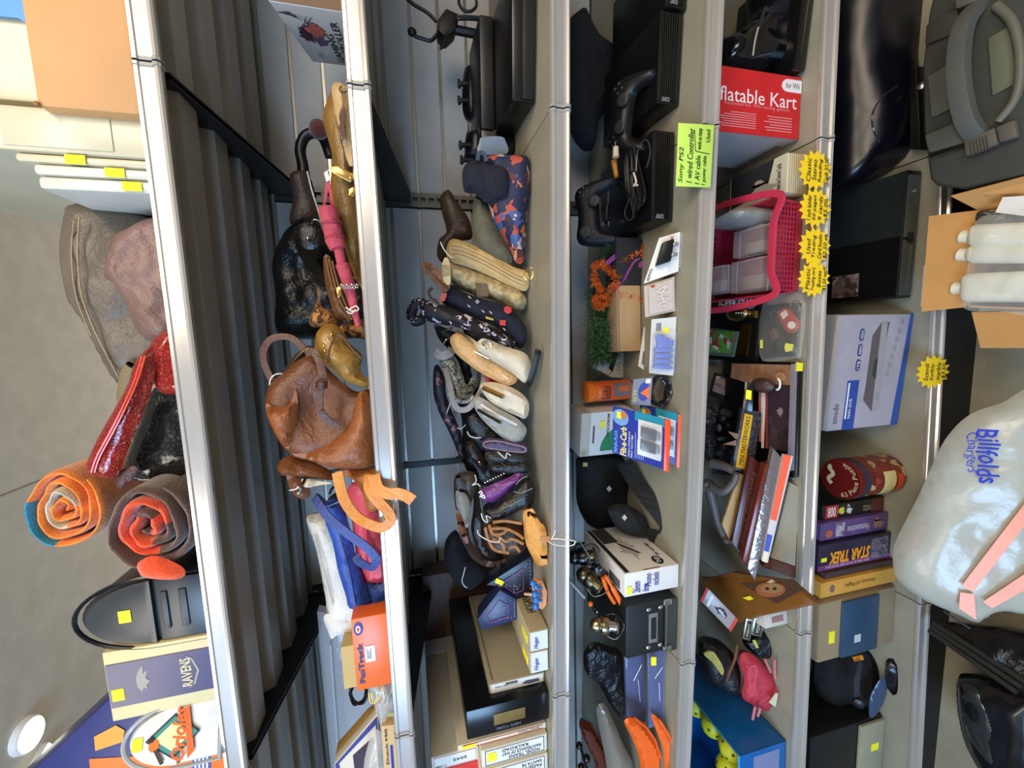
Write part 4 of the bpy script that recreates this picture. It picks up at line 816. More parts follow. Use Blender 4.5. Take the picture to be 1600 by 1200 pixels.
purse('dark brown zip wallet lying against the plum purse', [(728, 690), (740, 690), (752, 708), (760, 728), (766, 746), (754, 738), (740, 722), (728, 704)], .2, mat('leather', (46, 34, 32)), .012, .014, seed=13, parts=[('snap', ball(at(749, 722, .165), .003, 8), GOLD), ('string', tie([(730, 674), (735, 682), (750, 684), (757, 678), (752, 670)], .16), TWINE)])
purse('flat wallet with purple lining outlined in pale piping', [(753, 689), (765, 684), (790, 687), (820, 694), (825, 704), (819, 711), (790, 710), (759, 704)], .10, mat('leather', (62, 46, 76)), .010, .012, seed=14, parts=[('piping', tube(path([(757, 691), (775, 689), (800, 694), (819, 699), (820, 706), (805, 706), (775, 702), (758, 698)], .075, 4, True), .0014, 6, True), mat('leather', (150, 130, 140)))])
purse('stacked thin black wallet with white string bow, under the purple-lined wallet', [(758, 708), (775, 704), (800, 706), (822, 711), (825, 723), (800, 725), (762, 722)], .09, mat('leather', (18, 17, 18)), .010, .012, seed=15, parts=[('string', join(tie([(778, 706), (784, 712), (790, 716), (792, 708), (798, 712)], .07)), TWINE)])
purse('wider black wallet lowest of the dark stack beside the purple clutch', [(762, 722), (790, 721), (824, 721), (830, 735), (815, 741), (785, 741), (766, 737)], .085, mat('leather', (15, 14, 14)), .012, .014, seed=16)
t = T('purple_clutch', 'bright purple leather clutch with small white lettering and zip chain', 'clutch'); p0, n0 = plane(800, 760, .07, 0, 10)
t.add('body', bag(3, [(751, 766), (770, 756), (790, 748), (812, 738), (817, 744), (804, 758), (788, 772), (774, 782), (760, 785), (752, 777)], (800, 760, .09), .016, .02, 0, 10, er=.02, wr=.002, seed=3), mat('leather', (110, 50, 120), .3))
t.add('lettering', text('du', (onp(760, 778, p0, n0), onp(752, 766, p0, n0), onp(745, 770, p0, n0), onp(752, 780, p0, n0)), 0, 0, 1, 1, bold=.02), WHT)
for k in range(8): t.add('chain_link', ball(at(758 + k * 4.2, 754 - k * 2, .10 - k * .002), .0028, 8), CHROME)
t.done()
t = T('black_pouch', 'black leather pouch with pale curved piping beside the purple clutch', 'pouch')
t.add('body', bag(3, [(757, 788), (775, 784), (800, 762), (822, 742), (834, 755), (836, 775), (830, 793), (815, 797), (782, 812), (765, 812), (755, 800)], (832, 775, .075), .028, .04, 0, 10, er=.03, wr=.006, seed=8), mat('leather', (14, 14, 14), .35))
for P in ([(806, 757), (815, 748), (824, 744)], [(803, 768), (815, 770), (832, 763)], [(785, 795), (800, 788), (815, 780)]): t.add('piping', tube(path([(a, b, .045) for a, b in P], .045), .0011, 5), mat('leather', (130, 128, 122)))
t.add('string', tie([(752, 802), (755, 812), (762, 816), (760, 806), (768, 810)], .06), TWINE); t.add('snap', ball(at(766, 809, .05), .003, 8), CHROME); t.done()
t = T('taupe_bag', 'tall taupe leather bag with cream inner strip, along the wall behind the pouches', 'handbag'); 
t.add('body', bag(3, [(712, 742), (735, 736), (746, 745), (742, 770), (735, 790), (732, 826), (739, 852), (758, 874), (778, 878), (790, 872), (790, 880), (763, 886), (737, 872), (728, 854), (717, 828), (712, 795), (709, 769)], (750, 850, .2), .02, .03, 0, 6, er=.02, wr=.006, seed=6), mat('leather', (84, 68, 56)))
t.add('inner_strip', bag(3, [(712, 768), (722, 766), (734, 785), (731, 825), (724, 818), (714, 795)], (722, 795, .17), .008, .01, er=.01, wr=.003), mat('leather', (150, 140, 124))); t.add('rust_edge', bag(3, [(712, 797), (718, 800), (728, 828), (732, 850), (724, 845), (716, 825)], (722, 825, .165), .006, .01, er=.01), mat('leather', (136, 76, 46)))
t.add('flap', bag(3, [(713, 742), (722, 745), (728, 760), (722, 770), (714, 762)], (720, 755, .165), .006, .01, er=.01), mat('leather', (66, 54, 46))); t.add('string', tie([(742, 742), (744, 752), (738, 758), (746, 756), (750, 760)], .13), TWINE); t.done()
purse('dark brown leather purse filling the gap left of the purple clutch', [(738, 742), (748, 748), (750, 785), (756, 815), (760, 850), (775, 868), (760, 872), (745, 855), (736, 826), (740, 790)], .2, mat('leather', (46, 36, 30)), .015, .02, 'purse', 'purse', seed=17)
LT = mat('leather', (160, 104, 46), .45)
t = T('lattice_purse', 'tan purse with black basket-like lattice straps before the taupe bag', 'purse')
t.add('body', bag(3, [(757, 822), (770, 814), (795, 812), (816, 816), (823, 838), (822, 854), (813, 865), (796, 867), (772, 863), (759, 850)], (820, 840, .10), .024, .03, 0, 10, er=.025, wr=.004, seed=8), mat('leather', (56, 34, 20)))
for P in ([(770, 816), (790, 814), (815, 818)], [(758, 824), (762, 840), (772, 858), (795, 864)], [(768, 826), (790, 826), (808, 834), (818, 842)], [(776, 836), (790, 846), (800, 842), (818, 850)], [(770, 842), (785, 850), (788, 862)], [(795, 856), (805, 854), (812, 862)], [(764, 820), (770, 834), (784, 834), (792, 828)]): t.add('lattice_strap', strap([(a, b, .062) for a, b in P], .062, .006, .003), LT)
t.add('string', tie([(746, 828), (749, 836), (765, 845), (778, 847), (782, 840)], .06), TWINE); t.done()
t = T('accordion_wallet', 'caramel accordion wallet standing on the shelf edge with white string over the rail', 'wallet'); CA = mat('leather', (206, 142, 58), .5)
for k in range(4): t.add('leaf', bag(3, [(817 + k * 3.4, 799 - k), (823 + k * 3.4, 796), (834 + k * 3, 806 + k * 3), (846 + k * 2.4, 828), (848 + k * 2.4, 878), (842 + k * 3.4, 886 - k), (836 + k * 4, 878), (822 + k * 5, 850), (818 + k * 4, 822)], (850, 850, .075 - k * .018), .005, .006, 0, 12, er=.012, wr=.001, seed=k), CA)
t.add('leather_tab', prism(pq([(845, 838), (860, 838), (863, 844), (860, 846), (845, 846)], -.002), (0, .003, 0), .0008), mat('leather', (190, 130, 80))); t.add('string', join(tie([(861, 842, -.006), (872, 842, -.014), (890, 844, -.02), (899, 846, -.02), (894, 852, -.02), (880, 853, -.018), (866, 851, -.014), (856, 846, -.006)], 0), tie([(862, 842, -.008), (866, 834, -.01), (867, 828, -.012)], 0)), TWINE); t.done()
purse('big black fabric pouch with white drawstring near the wall', [(697, 843), (712, 828), (722, 845), (735, 868), (756, 884), (762, 898), (748, 914), (730, 921), (715, 912), (699, 892), (694, 868)], .25, mat('fabric', (14, 14, 17)), .03, .035, 'black_pouch', 'pouch', 6, seed=18, er=.03, wr=.006, parts=[('drawstring', tie([(727, 886), (724, 898), (722, 908), (726, 916), (730, 918)], .19), TWINE)])
purse('wide black leather tote filling the space behind the small wallets', [(712, 600), (740, 606), (762, 600), (790, 640), (800, 690), (800, 745), (770, 760), (742, 752), (724, 720), (722, 660)], .23, mat('leather', (19, 18, 20), .35), .018, .03, 'leather_tote', 'handbag', 5, seed=23, er=.03, wr=.006)
purse('black quilted purse between the petal pouch and the shiny tan wallet', [(722, 500), (745, 506), (775, 524), (800, 548), (790, 565), (760, 552), (730, 530)], .17, mat('leather', (22, 20, 24), .4), .010, .015, 'quilted_purse', 'purse', 10, seed=24)
purse('dark plum leather pouch behind the thin black wallet with the string bow', [(770, 690), (800, 694), (812, 712), (806, 740), (780, 744), (764, 720)], .15, mat('leather', (40, 30, 38)), .012, .015, 'leather_pouch', 'pouch', 6, seed=25)
# triangular game boxes with constellations
def tri(lab, pts, Y, col, tp=None):
    c = Card(pts, (pts[0][0], pts[0][1], Y), .05, 0, 10, .001); t = T('triangle_box', lab, 'box', 'triangular midnight-blue boxes'); i = t.add('carton', c.mesh, mat('gloss', col, .35)); P = c.front; n = c.n; ctr = sum(P, Vector()) / len(P)
    r = [ctr.lerp(p, .55) - n * .002 for p in P]; t.add('outline', tube(r, .0012, 5, True), mat('paper', (130, 84, 140)), i)
    g = rnd(len(lab)); dots = []
    for k in range(34):
        a = g.choice(P); b = g.choice(P); p = ctr.lerp(a.lerp(b, g.random()), g.uniform(.1, .92)) - n * .0012; dots.append(ball(p, .0011, 6))
    for k in range(9): dots.append(ball(P[0].lerp(P[1], .06 + .1 * k).lerp(ctr, .1) - n * .0012, .0013, 6))
    t.add('star_print', join(*dots), mat('paper', (180, 180, 190)), i)
    if tp:
        p0 = P[0]; q = tuple(onp(u, v, p0 - n * .002, n) for u, v in tp); t.add('price_sticker', prism(q, -n * .0008), mat('paper', YEL), i)
    t.done()
tri('black triangular box with purple triangle outline and yellow sticker', [(831, 868), (832, 928), (806, 938), (776, 916), (760, 914)], Y3(834, 900), (24, 24, 40), [(784, 915), (788, 909), (776, 903), (773, 910)])
tri('midnight blue triangular box standing below the one with the yellow sticker', [(806, 936), (807, 968), (754, 985), (746, 968), (781, 922)], .13, (34, 44, 84))
t = T('toy_boat', 'small orange wooden toy with blue beads at the shelf edge', 'toy'); c = Card([(848, 909), (855, 925), (854, 945), (848, 953), (840, 950), (833, 930), (830, 912), (836, 906)], (850, 930, .03), .012, 0, 10, .002); t.add('base', c.mesh, mat('wood', (224, 150, 100)))
for (u, v) in ((833, 911), (838, 917), (836, 928), (838, 937), (837, 947)): t.add('blue_bead', ball(at(u, v, .02), .008 if v > 920 else .007, 12), mat('gloss', (44, 110, 190), .2))
t.add('stick', tube([at(820, 928, .05), at(834, 929, .03)], .003, 8), mat('wood', (220, 170, 130)))
for v in (918, 928, 938): t.add('blue_mark', ball(at(845, v, .024), .004, 8), mat('gloss', (60, 110, 180), .2))
t.done()
# cartons at the left end
def lab2(t, f, *a, m=INK, pn='lettering', **k): t.add(pn, text(*a[:1], f, *a[1:], **k), m)
CRTN = mat('card', (206, 196, 172)); CW = mat('paper', (216, 214, 206))
B = Box(('d', 3), (859, 1123), (860, 1083), (730, 1151), .40, .003); t = T('black_box', 'long glossy black carton with small brass plate, largest box on the third shelf', 'box'); i = t.add('carton', B.mesh, mat('gloss', (11, 12, 14), .25))
t.add('brass_plate', patch(B.front, .30, .30, .68, .68, .0015), mat('metal', (190, 150, 90), .3), i); t.add('scuff_print', text('NEW YORK', B.front, .12, .36, .22, .66, rot=90), mat('paper', (110, 112, 116)), i); t.done()
B = Box(('d', 3), (852, 1064), (851, 1047), (765, 1072), .33, .0015); t = T('model_carton', 'grey-beige flat carton with white train label leaning right of the black box', 'box'); t.add('carton', B.mesh, mat('card', (160, 150, 126))); f = B.front
i = t.add('label', patch(f, .08, .03, .92, .97), CW); t.add('engine_print', shape(f, [(.3, .1), (.55, .12), (.6, .35), (.4, .42), (.25, .3)], off=.0016), mat('paper', (70, 74, 90)), i); t.add('lettering', text('SCALE MODEL TRAIN', f, .55, .5, .68, .9, .0018, rot=90), INK, i); t.add('black_bar', patch(f, .72, .5, .84, .72, .0004, .0018), INK, i)
t.add('lid_edge', join(patch(B.right, .03, .06, .97, .08), patch(B.right, .03, .92, .97, .94)), mat('card', (110, 100, 80))); t.done()
for (L, R_, tp, lb) in (((858, 1012), (858, 982), (828, 1018), 'small kraft carton with white end label, nearer the orange toy'), ((858, 1046), (858, 1014), (829, 1051), 'small kraft carton with white end label, against the grey-beige train carton')):
    B = Box(('d', 3), L, R_, tp, .20, .001); t = T('small_carton', lb, 'box', 'pair of small labelled cartons'); t.add('carton', B.mesh, mat('card', (176, 162, 128))); f = B.front; i = t.add('label', patch(f, .03, .05, .97, .95), mat('paper', (206, 210, 216)))
    t.add('lettering', text('Hogan', f, .12, .5, .7, .8, .0018, shear=.4), BLUEINK, i); t.add('side_print', text('HOGAN', B.right, .3, .2, .6, .7), INK); t.add('yellow_strip', patch(B.top, .1, .1, .5, .3), mat('paper', YEL)); t.done()
B = Box(('d', 3), (854, 1137), (853, 1126), (716, 1165), .33, .001); t = T('red_lined_carton', 'tall cream carton with red border line under the black box', 'box'); t.add('carton', B.mesh, CRTN); f = B.front
t.add('red_line', join(patch(f, .15, .04, .2, .94), patch(f, .8, .04, .85, .94), patch(f, .15, .92, .85, .94)), mat('paper', (190, 60, 50))); t.add('lettering', text('Great Trains', f, .35, .08, .65, .32, rot=90), mat('paper', (50, 90, 60))); t.add('price_sticker', patch(f, .2, .8, .8, .96, .0006, .0016), mat('paper', YEL)); t.done()
def tcar(L, R_, tp, d, lb, words, z0=('d', 3), stick=False, red=False, h=None):
    B = Box(z0, L, R_, tp, d, .001, h=h); t = T('train_car_carton', lb, 'box', 'train car cartons'); t.add('carton', B.mesh, CRTN); f = B.front; i = t.add('label', patch(f, .04, .03, .96, .97), CW)
    t.add('label_border', join(patch(f, .08, .05, .11, .95, .0003, .0016), patch(f, .89, .05, .92, .95, .0003, .0016), patch(f, .08, .05, .92, .06, .0003, .0016), patch(f, .08, .94, .92, .95, .0003, .0016)), mat('paper', (190, 60, 50)) if red else INK, i)
    for k, (w_, b0, b1) in enumerate(words): t.add('lettering', text(w_, f, .16 + k * .23, b0, .16 + k * .23 + .17, b1, .0018, rot=90), INK, i)
    if stick: t.add('price_sticker', patch(f, .3, .78, .75, .92, .0006, .002), mat('paper', YEL), i)
    t.done(); return B
BM = tcar((856, 1171), (856, 1145), (753, 1196), .33, 'cream carton lettered RAILROAD MAINTENANCE OF WAY with yellow sticker', [('MODEL TRAINS', .12, .6), ('MAINTENANCE OF WAY', .1, .7), ('RAILROAD', .3, .7)], stick=True)
tcar((857, 1202), (856, 1173), (753, 1230), .33, 'cream carton lettered PASSENGER at the lower edge', [('MODEL TRAINS', .12, .6), ('PASSENGER CARS', .1, .7), ('SANTA FE', .1, .4)], stick=True)
zt = BM.zt + .001
tcar((748, 1186), (747, 1164), (675, 1204), .31, 'pink-edged cream carton lettered 2042 on top of the RAILROAD carton', [('1:1086', .7, .93), ('2042', .25, .55)], z0=zt, stick=False, red=True)
B = Box(zt, (749, 1212), (748, 1188), (676, 1230), .31, .001); one('red_carton', 'bright red carton end at the lower edge beside the pink-edged one', 'box', B.mesh, mat('card', (206, 50, 40)))
A, B_ = pdeck(3, 1066, .40), pdeck(3, 994, .40); B = WBox(A, B_, hgt(A, 668, 1066), .1, .001); f = B.front; t = T('building_kit', 'white and blue carton lettered Full O Scale Building Kit near the wall', 'box'); t.add('carton', B.mesh, mat('card', (200, 200, 204)))
t.add('blue_half', patch(f, .02, .02, .98, .66), mat('paper', (44, 62, 122))); t.add('emblem', shape(f, disc(.45, .84, .3, .1, 20, 0, 180)), mat('paper', (110, 116, 130))); t.add('lettering', text('Full O Scale', f, .1, .58, .9, .64, .0018), WHT); t.add('lettering', text('Building Kit', f, .1, .5, .85, .56, .0018), WHT); t.add('lettering', text('SCHREIBER', f, .22, .71, .75, .76, .0018), INK); t.done()
A, B_ = pdeck(3, 985, .455), pdeck(3, 880, .455); B = WBox(A, B_, hgt(A, 664, 985), .08, .003); one('brown_album', 'worn brown and gold book-like case behind the black pouch', 'book', B.mesh, mat('wood', (92, 68, 56), .6), extra=[('gold_corner', patch(B.front, .1, .1, .5, .75), mat('wood', (110, 84, 50), .6))])
# ================================================================ fourth shelf
def Y4(u, v): return YD(4, u, v)
def console(lab, L, R_, tp, d, ribs=8, s=4):
    B = Box(('d', s), L, R_, tp, d, .003); t = T('game_console', lab, 'game console', 'black game consoles on the fourth shelf'); t.add('body', B.mesh, mat('plastic', (10, 10, 11), .35)); f = B.front
    t.add('cooling_ribs', join(*[patch(f, .03, .22 + k * .095, .97, .22 + k * .095 + .04, .004, 0) for k in range(ribs)]), mat('plastic', (18, 17, 17), .3)); t.add('front_logo', text('PS2' if 0 else 'SONY', f, .02, .5, .07, .86, .0045, rot=90), mat('paper', (150, 150, 150)))
    t.done(); return B
B1 = console('black ribbed console under the round-stick gamepad', (1062, 166), (1072, 22), (1026, 168), .26)
B2 = console('black ribbed console under the coiled cables, beside the tinsel garland', (1052, 346), (1058, 206), (1018, 346), .26)
B3 = console('black console at the right edge of the fourth shelf', (1074, 16), (1082, -120), (1040, 16), .24)
def pad(lab, cu, cv, z, w_, rot, tilt, m, dual=True, name='gamepad'):
    c = atz(cu, cv, z); Mx = Matrix.Rotation(rot, 3, 'Z') @ Matrix.Rotation(tilt, 3, 'X'); L = lambda x, y, zz: c + Mx @ Vector((x * w_, y * w_, zz * w_))
    t = T(name, lab, 'game controller', 'gamepads'); half = [(0, .22), (.18, .24), (.32, .26), (.44, .2), (.5, .02), (.53, -.2), (.52, -.38), (.45, -.44), (.37, -.36), (.28, -.16), (.16, -.12), (0, -.12)]
    P = half + [(-x, y) for x, y in half[-2:0:-1]]; n = (Mx @ Vector((0, 0, 1)))
    t.add('shell', pillow([L(x, y, 0) for x, y in P], -n, .13 * w_, .08 * w_, er=.12 * w_, wr=.0, res=.006, fl=.9), m)
    for sx in (-1, 1):
        x, y = (.17 * sx, -.02) if dual else ((-.3, .1) if sx < 0 else (.15, -.06))
        i = t.add('thumbstick', lathe([(.03 * w_, 0), (.03 * w_, .06 * w_), (.085 * w_, .07 * w_), (.09 * w_, .09 * w_), (.07 * w_, .1 * w_), (.02 * w_, .09 * w_)], L(x, y, .1), n, 18), mat('plastic', (34, 33, 34), .5))
    for k in range(4): a = k * math.pi / 2; t.add('button', ball(L(.34 + .06 * math.cos(a), .1 + .06 * math.sin(a), .125), .022 * w_, 8), mat('plastic', (66, 60, 62), .3))
    for k in range(4): a = k * math.pi / 2; t.add('direction_key', ball(L(-.34 + .055 * math.cos(a), (.1 if dual else -.02) + .055 * math.sin(a), .122), .022 * w_, 8), mat('plastic', (44, 43, 46), .4))
    t.done()
pad('black gamepad with two round thumbsticks lying on the right-hand console', 978, 182, B1.zt + .028, .16, -.25, .55, mat('plastic', (15, 14, 14), .4))
pad('matte black gamepad with curved grips standing by the slatted wall', 925, 336, B2.zt + .06, .17, .1, 1.0, mat('plastic', (14, 14, 16), .55), False)
def loopc(name, lab, pts, r, m, cat='cable', parts=()):
    t = T(name, lab, cat); t.add('cord', tube(path(pts, 0), r, 6), m)
    for a in parts: t.add(*a)
    t.done()
zc = B2.zt
def lz(pts, z): return [atz(u, v, z) for u, v in pts]
g = rnd(4); ms = []
for k in range(9): o = k * 2.2; ms.append(tube(smooth(lz([(972 + o, 222), (976 + o, 250), (978 + o, 290), (984 + o * 1.1, 330 - abs(k - 4) * 3), (990 + o, 300), (982 + o, 262), (976 + o, 236)], zc + .012 + .004 * (k % 3)), 5), .0028, 6))
t = T('power_cable', 'bundle of black power cords tied with wire, lying on the console', 'cable'); t.add('cord', join(*ms), PBLK); t.add('loop', join(tube(smooth(lz([(994, 268), (996, 240), (1003, 222), (1012, 220), (1016, 240), (1010, 262)], zc + .03), 5), .0014, 6), tube(smooth(lz([(984, 310), (976, 332), (982, 344), (990, 338), (986, 318)], zc + .03), 5), .0014, 6)), mat('gloss', (60, 60, 60), .2))
t.add('twist_tie', tube(smooth(lz([(990, 270), (994, 284), (990, 290), (996, 289)], zc + .035), 4), .0022, 6), mat('plastic', (220, 200, 180))); t.done()
t = T('av_cable', 'cable end with cream and orange plugs over the gamepad', 'cable'); t.add('cream_plug', tube(lz([(962, 230), (962, 246)], zc + .06), [.007, .008], 10), mat('plastic', (206, 180, 150))); t.add('pin', tube(lz([(961, 222), (962, 230)], zc + .06), .002, 8), CHROME); t.add('orange_plug', tube(lz([(959, 252), (963, 276)], zc + .055), [.0075, .005], 10), mat('plastic', (190, 120, 40))); t.add('wire', tube(smooth(lz([(963, 276), (974, 292), (986, 308), (992, 330)], zc + .04), 5), .002, 6), PBLK); t.done()
t = T('usb_cable', 'short black USB cable with metal plug near the curved gamepad', 'cable'); t.add('wire', tube(lz([(951, 296), (950, 318)], zc + .02), .0022, 6), mat('plastic', (70, 70, 72))); t.add('plug_body', tube(lz([(949, 320), (948, 345)], zc + .02), .007, 8), PBLK); t.add('metal_plug', prism(lz([(943, 346), (953, 346), (953, 353), (943, 353)], zc + .016), (0, 0, .006), .0008), CHROME); t.done()
one('black_bag', 'rumpled black fabric bag filling the back of the right end of the fourth shelf', 'bag', bag(4, [(880, 60), (890, 30), (910, 20), (930, 60), (960, 90), (960, 150), (935, 190), (925, 235), (905, 225), (892, 200), (880, 150)], (920, 130, .44), .06, .05, er=.04, wr=.01, seed=4), mat('fabric', (10, 9, 13)))
# green paper note on the rail
c = Card([(1110, 293), (1116, 195), (1060, 192), (1056, 291)], (1090, 250, -.014), .0006); f = c.front
t = T('green_note', 'lime green handwritten note taped over the fourth price rail', 'note'); t.add('paper', c.mesh, mat('paper', (196, 232, 96)))
HW = dict(shear=.2, wob=.02)
for w_, a0, b0, a1, b1 in (('Sony PS2', .06, .80, .62, .95), ('1 wired Controller', .06, .56, .93, .72), ('1 AV cable', .04, .34, .5, .48), ('1 power cable', .03, .14, .5, .28), ('works no stamp', .60, .30, .93, .46), ('Used', .72, .10, .92, .22)): t.add('handwriting', text(w_, f, a0, b0, a1, b1, .0008, **HW), INK)
t.add('ink_bracket', join(*[tube([face(f, *a, .001), face(f, *b, .001)], .0006, 5) for a, b in (((.57, .5), (.9, .55)), ((.57, .5), (.53, .1)))]), INK); t.done()
# garland
def needles(name, pts, Y, n, ln, m, seed, spread, w_=.0012):
    g = rnd(seed); P = path([(a, b, Y) for a, b in pts], Y, 8); V, F = [], []
    for k in range(n):
        i = g.randrange(len(P) - 1); p = P[i].lerp(P[i + 1], g.random()) + Vector((g.gauss(0, spread), g.gauss(0, spread), g.gauss(0, spread))); d = Vector((g.gauss(0, 1), g.gauss(0, 1), g.gauss(0, 1))).normalized() * ln * g.uniform(.5, 1); s = d.orthogonal().normalized() * w_
        j = len(V); V += [p - s, p + s, p + d]; F.append((j, j + 1, j + 2))
    return V, F
t = T('tinsel_garland', 'green artificial pine garland with orange tinsel and purple ribbon', 'garland')
gm1 = mat('fabric', (44, 84, 34)); gm2 = mat('fabric', (86, 110, 56)); om = mat('gloss', (226, 104, 36), .3); om2 = mat('gloss', (232, 150, 60), .3)
i = t.add('pine_core', tube(path([(936, 470), (945, 500), (940, 530), (948, 552)], .31), .02, 8), gm1)
t.add('pine_needles', needles('n', [(936, 462), (944, 485), (948, 510), (942, 535), (945, 560)], .28, 1900, .04, gm1, 2, .016), gm1, i, stuff=True); t.add('pale_needles', needles('n', [(930, 500), (945, 520), (948, 556)], .27, 600, .035, gm2, 3, .016), gm2, i, stuff=True)
t.add('pine_needles', needles('n', [(950, 395), (975, 382), (995, 372)], .25, 600, .03, gm1, 6, .012), gm1, i, stuff=True)
t.add('orange_tinsel', join(*[needles('n', P, .215 if P[0][0] > 950 else .24, 420, .013, om, k, .004, .0014) for k, P in enumerate(([(928, 420), (935, 412), (948, 418), (955, 430)], [(928, 430), (932, 445), (940, 452)], [(960, 425), (964, 440), (956, 452)], [(930, 472), (942, 478), (952, 466), (965, 460)], [(965, 460), (985, 464), (1002, 470), (1006, 485)], [(968, 412), (985, 400), (1000, 396)], [(1003, 388), (1010, 380), (1016, 370)], [(935, 480), (930, 468), (950, 462)]))]), om, i, stuff=True)
t.add('gold_tinsel', join(needles('n', [(1018, 365), (1024, 366), (1022, 372)], .25, 500, .01, om2, 20, .004, .0014), needles('n', [(1003, 478), (1006, 488)], .25, 260, .012, om2, 21, .004, .0014), needles('n', [(975, 408), (990, 398)], .22, 200, .01, om2, 22, .004, .0014)), om2, i, stuff=True)
t.add('purple_ribbon', join(strap([(948, 412), (965, 398), (985, 388), (996, 384)], .215, .012, .0008), strap([(975, 438), (984, 420), (992, 408), (1002, 402)], .21, .006, .0008), strap([(1000, 418), (1002, 412), (1006, 416)], .21, .012, .0008), tube(path([(958, 456), (970, 444), (978, 432), (984, 422)], .21), .0012)), mat('patent', (150, 66, 134), .3), i); t.done()
A, B_ = Vector(deck(4, 1003, 446)), Vector(deck(4, 1005, 372)); B = Box(('d', 4), (1003, 446), (1006, 372), (962, 446), .06); one('dark_carton', 'small black carton behind the tinsel, beside the plain kraft carton', 'box', B.mesh, mat('card', (34, 34, 36)))
B = Box(('d', 4), (1003, 548), (1003, 446), (966, 549), .06); one('kraft_carton', 'plain kraft carton under the orange tinsel strand', 'box', B.mesh, mat('card', (196, 156, 108)), extra=[('flap_edge', patch(B.front, .0, .93, 1, .97), mat('card', (160, 122, 80)))])
# blister packs
def blister(name, lab, pts, base, card, lean=15, yaw=0, cat='blister pack', th=.0012, fn=None, group=None):
    c = Card(pts, base, th, yaw, lean, 0); t = T(name, lab, cat, group); t.add('card', c.mesh, card); fn and fn(t, c.front, c.n); return t.done()
def bub(f, n, a0, b0, a1, b1, d, r=.003): return prism([face(f, a, b, .0003) for a, b in ((a0, b0), (a1, b0), (a1, b1), (a0, b1))], -n * d, r)
def f1(t, f, n):
    t.add('adapter', bub(f, n, .32, .35, .85, .82, .018), PBLK); t.add('prong', bub(f, n, .40, .12, .5, .34, .012, .001), CHROME); t.add('prong', bub(f, n, .65, .12, .75, .34, .012, .001), CHROME); t.add('blister', bub(f, n, .06, .02, .94, .36, .02), CLEAR)
    t.add('lettering', text('ADVOCE', f, .03, .86, .3, .96), INK); t.add('red_print', text('AC', f, .86, .3, .97, .45), mat('paper', (190, 50, 40)))
blister('adapter_pack', 'white card pack holding a black wall adapter with two prongs', [(1060, 424), (1063, 362), (1030, 372), (1006, 443)], (1060, 400, Y4(1062, 400) ), WHT, fn=f1)
def f2(t, f, n):
    t.add('bubble', bub(f, n, .06, .1, .94, .9, .012), mat('clear', (235, 225, 215), .1, alpha=.35)); t.add('lace_cord', tube(smooth([face(f, a, b, .006) for a, b in ((.2, .3), (.3, .6), (.4, .2), (.5, .65), (.6, .25), (.7, .6), (.8, .3), (.6, .45), (.35, .4))], 5), .0014, 6), mat('fabric', (235, 228, 220))); t.add('red_heart', shape(f, [(.86, .78), (.9, .86), (.95, .78), (.9, .68)], off=.013), mat('paper', (190, 40, 40)))
blister('lace_pack', 'clear pack holding white twisted lace, between the adapter pack and blue figures', [(1055, 486), (1054, 432), (1006, 447), (1008, 496)], (1054, 460, Y4(1056, 460)), mat('card', (190, 176, 160)), fn=f2)
BF = mat('gloss', (70, 96, 190), .3)
def f3(t, f, n):
    t.add('barcode', join(*[patch(f, .78, .6 + k * .03, .92, .615 + k * .03, .0004) for k in range(7)]), INK); t.add('price_sticker', patch(f, .73, .3, .83, .5, .0008), mat('paper', YEL))
    t.add('blue_figure', join(bub(f, n, .62, .5, .72, .85, .012), bub(f, n, .48, .3, .66, .8, .014), bub(f, n, .5, .12, .62, .32, .012)), BF)
    for k in range(4): t.add('blue_figure', join(bub(f, n, .1 + k * .1, .25, .18 + k * .1, .88, .014), bub(f, n, .11 + k * .1, .1, .16 + k * .1, .24, .01, .001)), BF)
    t.add('bubble', bub(f, n, .04, .05, .74, .95, .018), mat('clear', (225, 230, 245), .08, alpha=.18))
blister('figure_pack', 'clear pack of blue plastic pieces with yellow price dot', [(1052, 587), (1057, 495), (1018, 499), (1014, 583)], (1055, 540, Y4(1056, 540)), mat('paper', (206, 206, 200)), fn=f3)
blister('white_pack', 'thin white pack with barcode directly behind the blue plastic pieces', [(1013, 583), (1020, 500), (1006, 512), (997, 572)], (1013, 540, .19), WHT, fn=lambda t, f, n: t.add('barcode', join(*[patch(f, .1, .1 + k * .08, .4, .14 + k * .08) for k in range(8)]), INK))
c = Card([(958, 590), (953, 549), (930, 562), (932, 575)], (955, 570, .30), .035, 25, 20, .003); t = T('power_adapter', 'small white power adapter with black label against the garland', 'adapter'); t.add('body', prism(pq([(976, 592), (988, 560), (984, 550), (955, 549), (932, 570), (931, 576), (955, 590)], .30), (0, .03, 0), .005), mat('plastic', (222, 222, 220), .3)); t.add('black_label', prism([p - Vector((0, .0012, 0)) for p in pq([(950, 575), (956, 549), (966, 552), (957, 581)], .30)], (0, .0008, 0)), INK); t.add('label_print', prism([p - Vector((0, .0022, 0)) for p in pq([(947, 577), (950, 577), (953, 562), (951, 562)], .30)], (0, .0008, 0)), WHT); t.done()
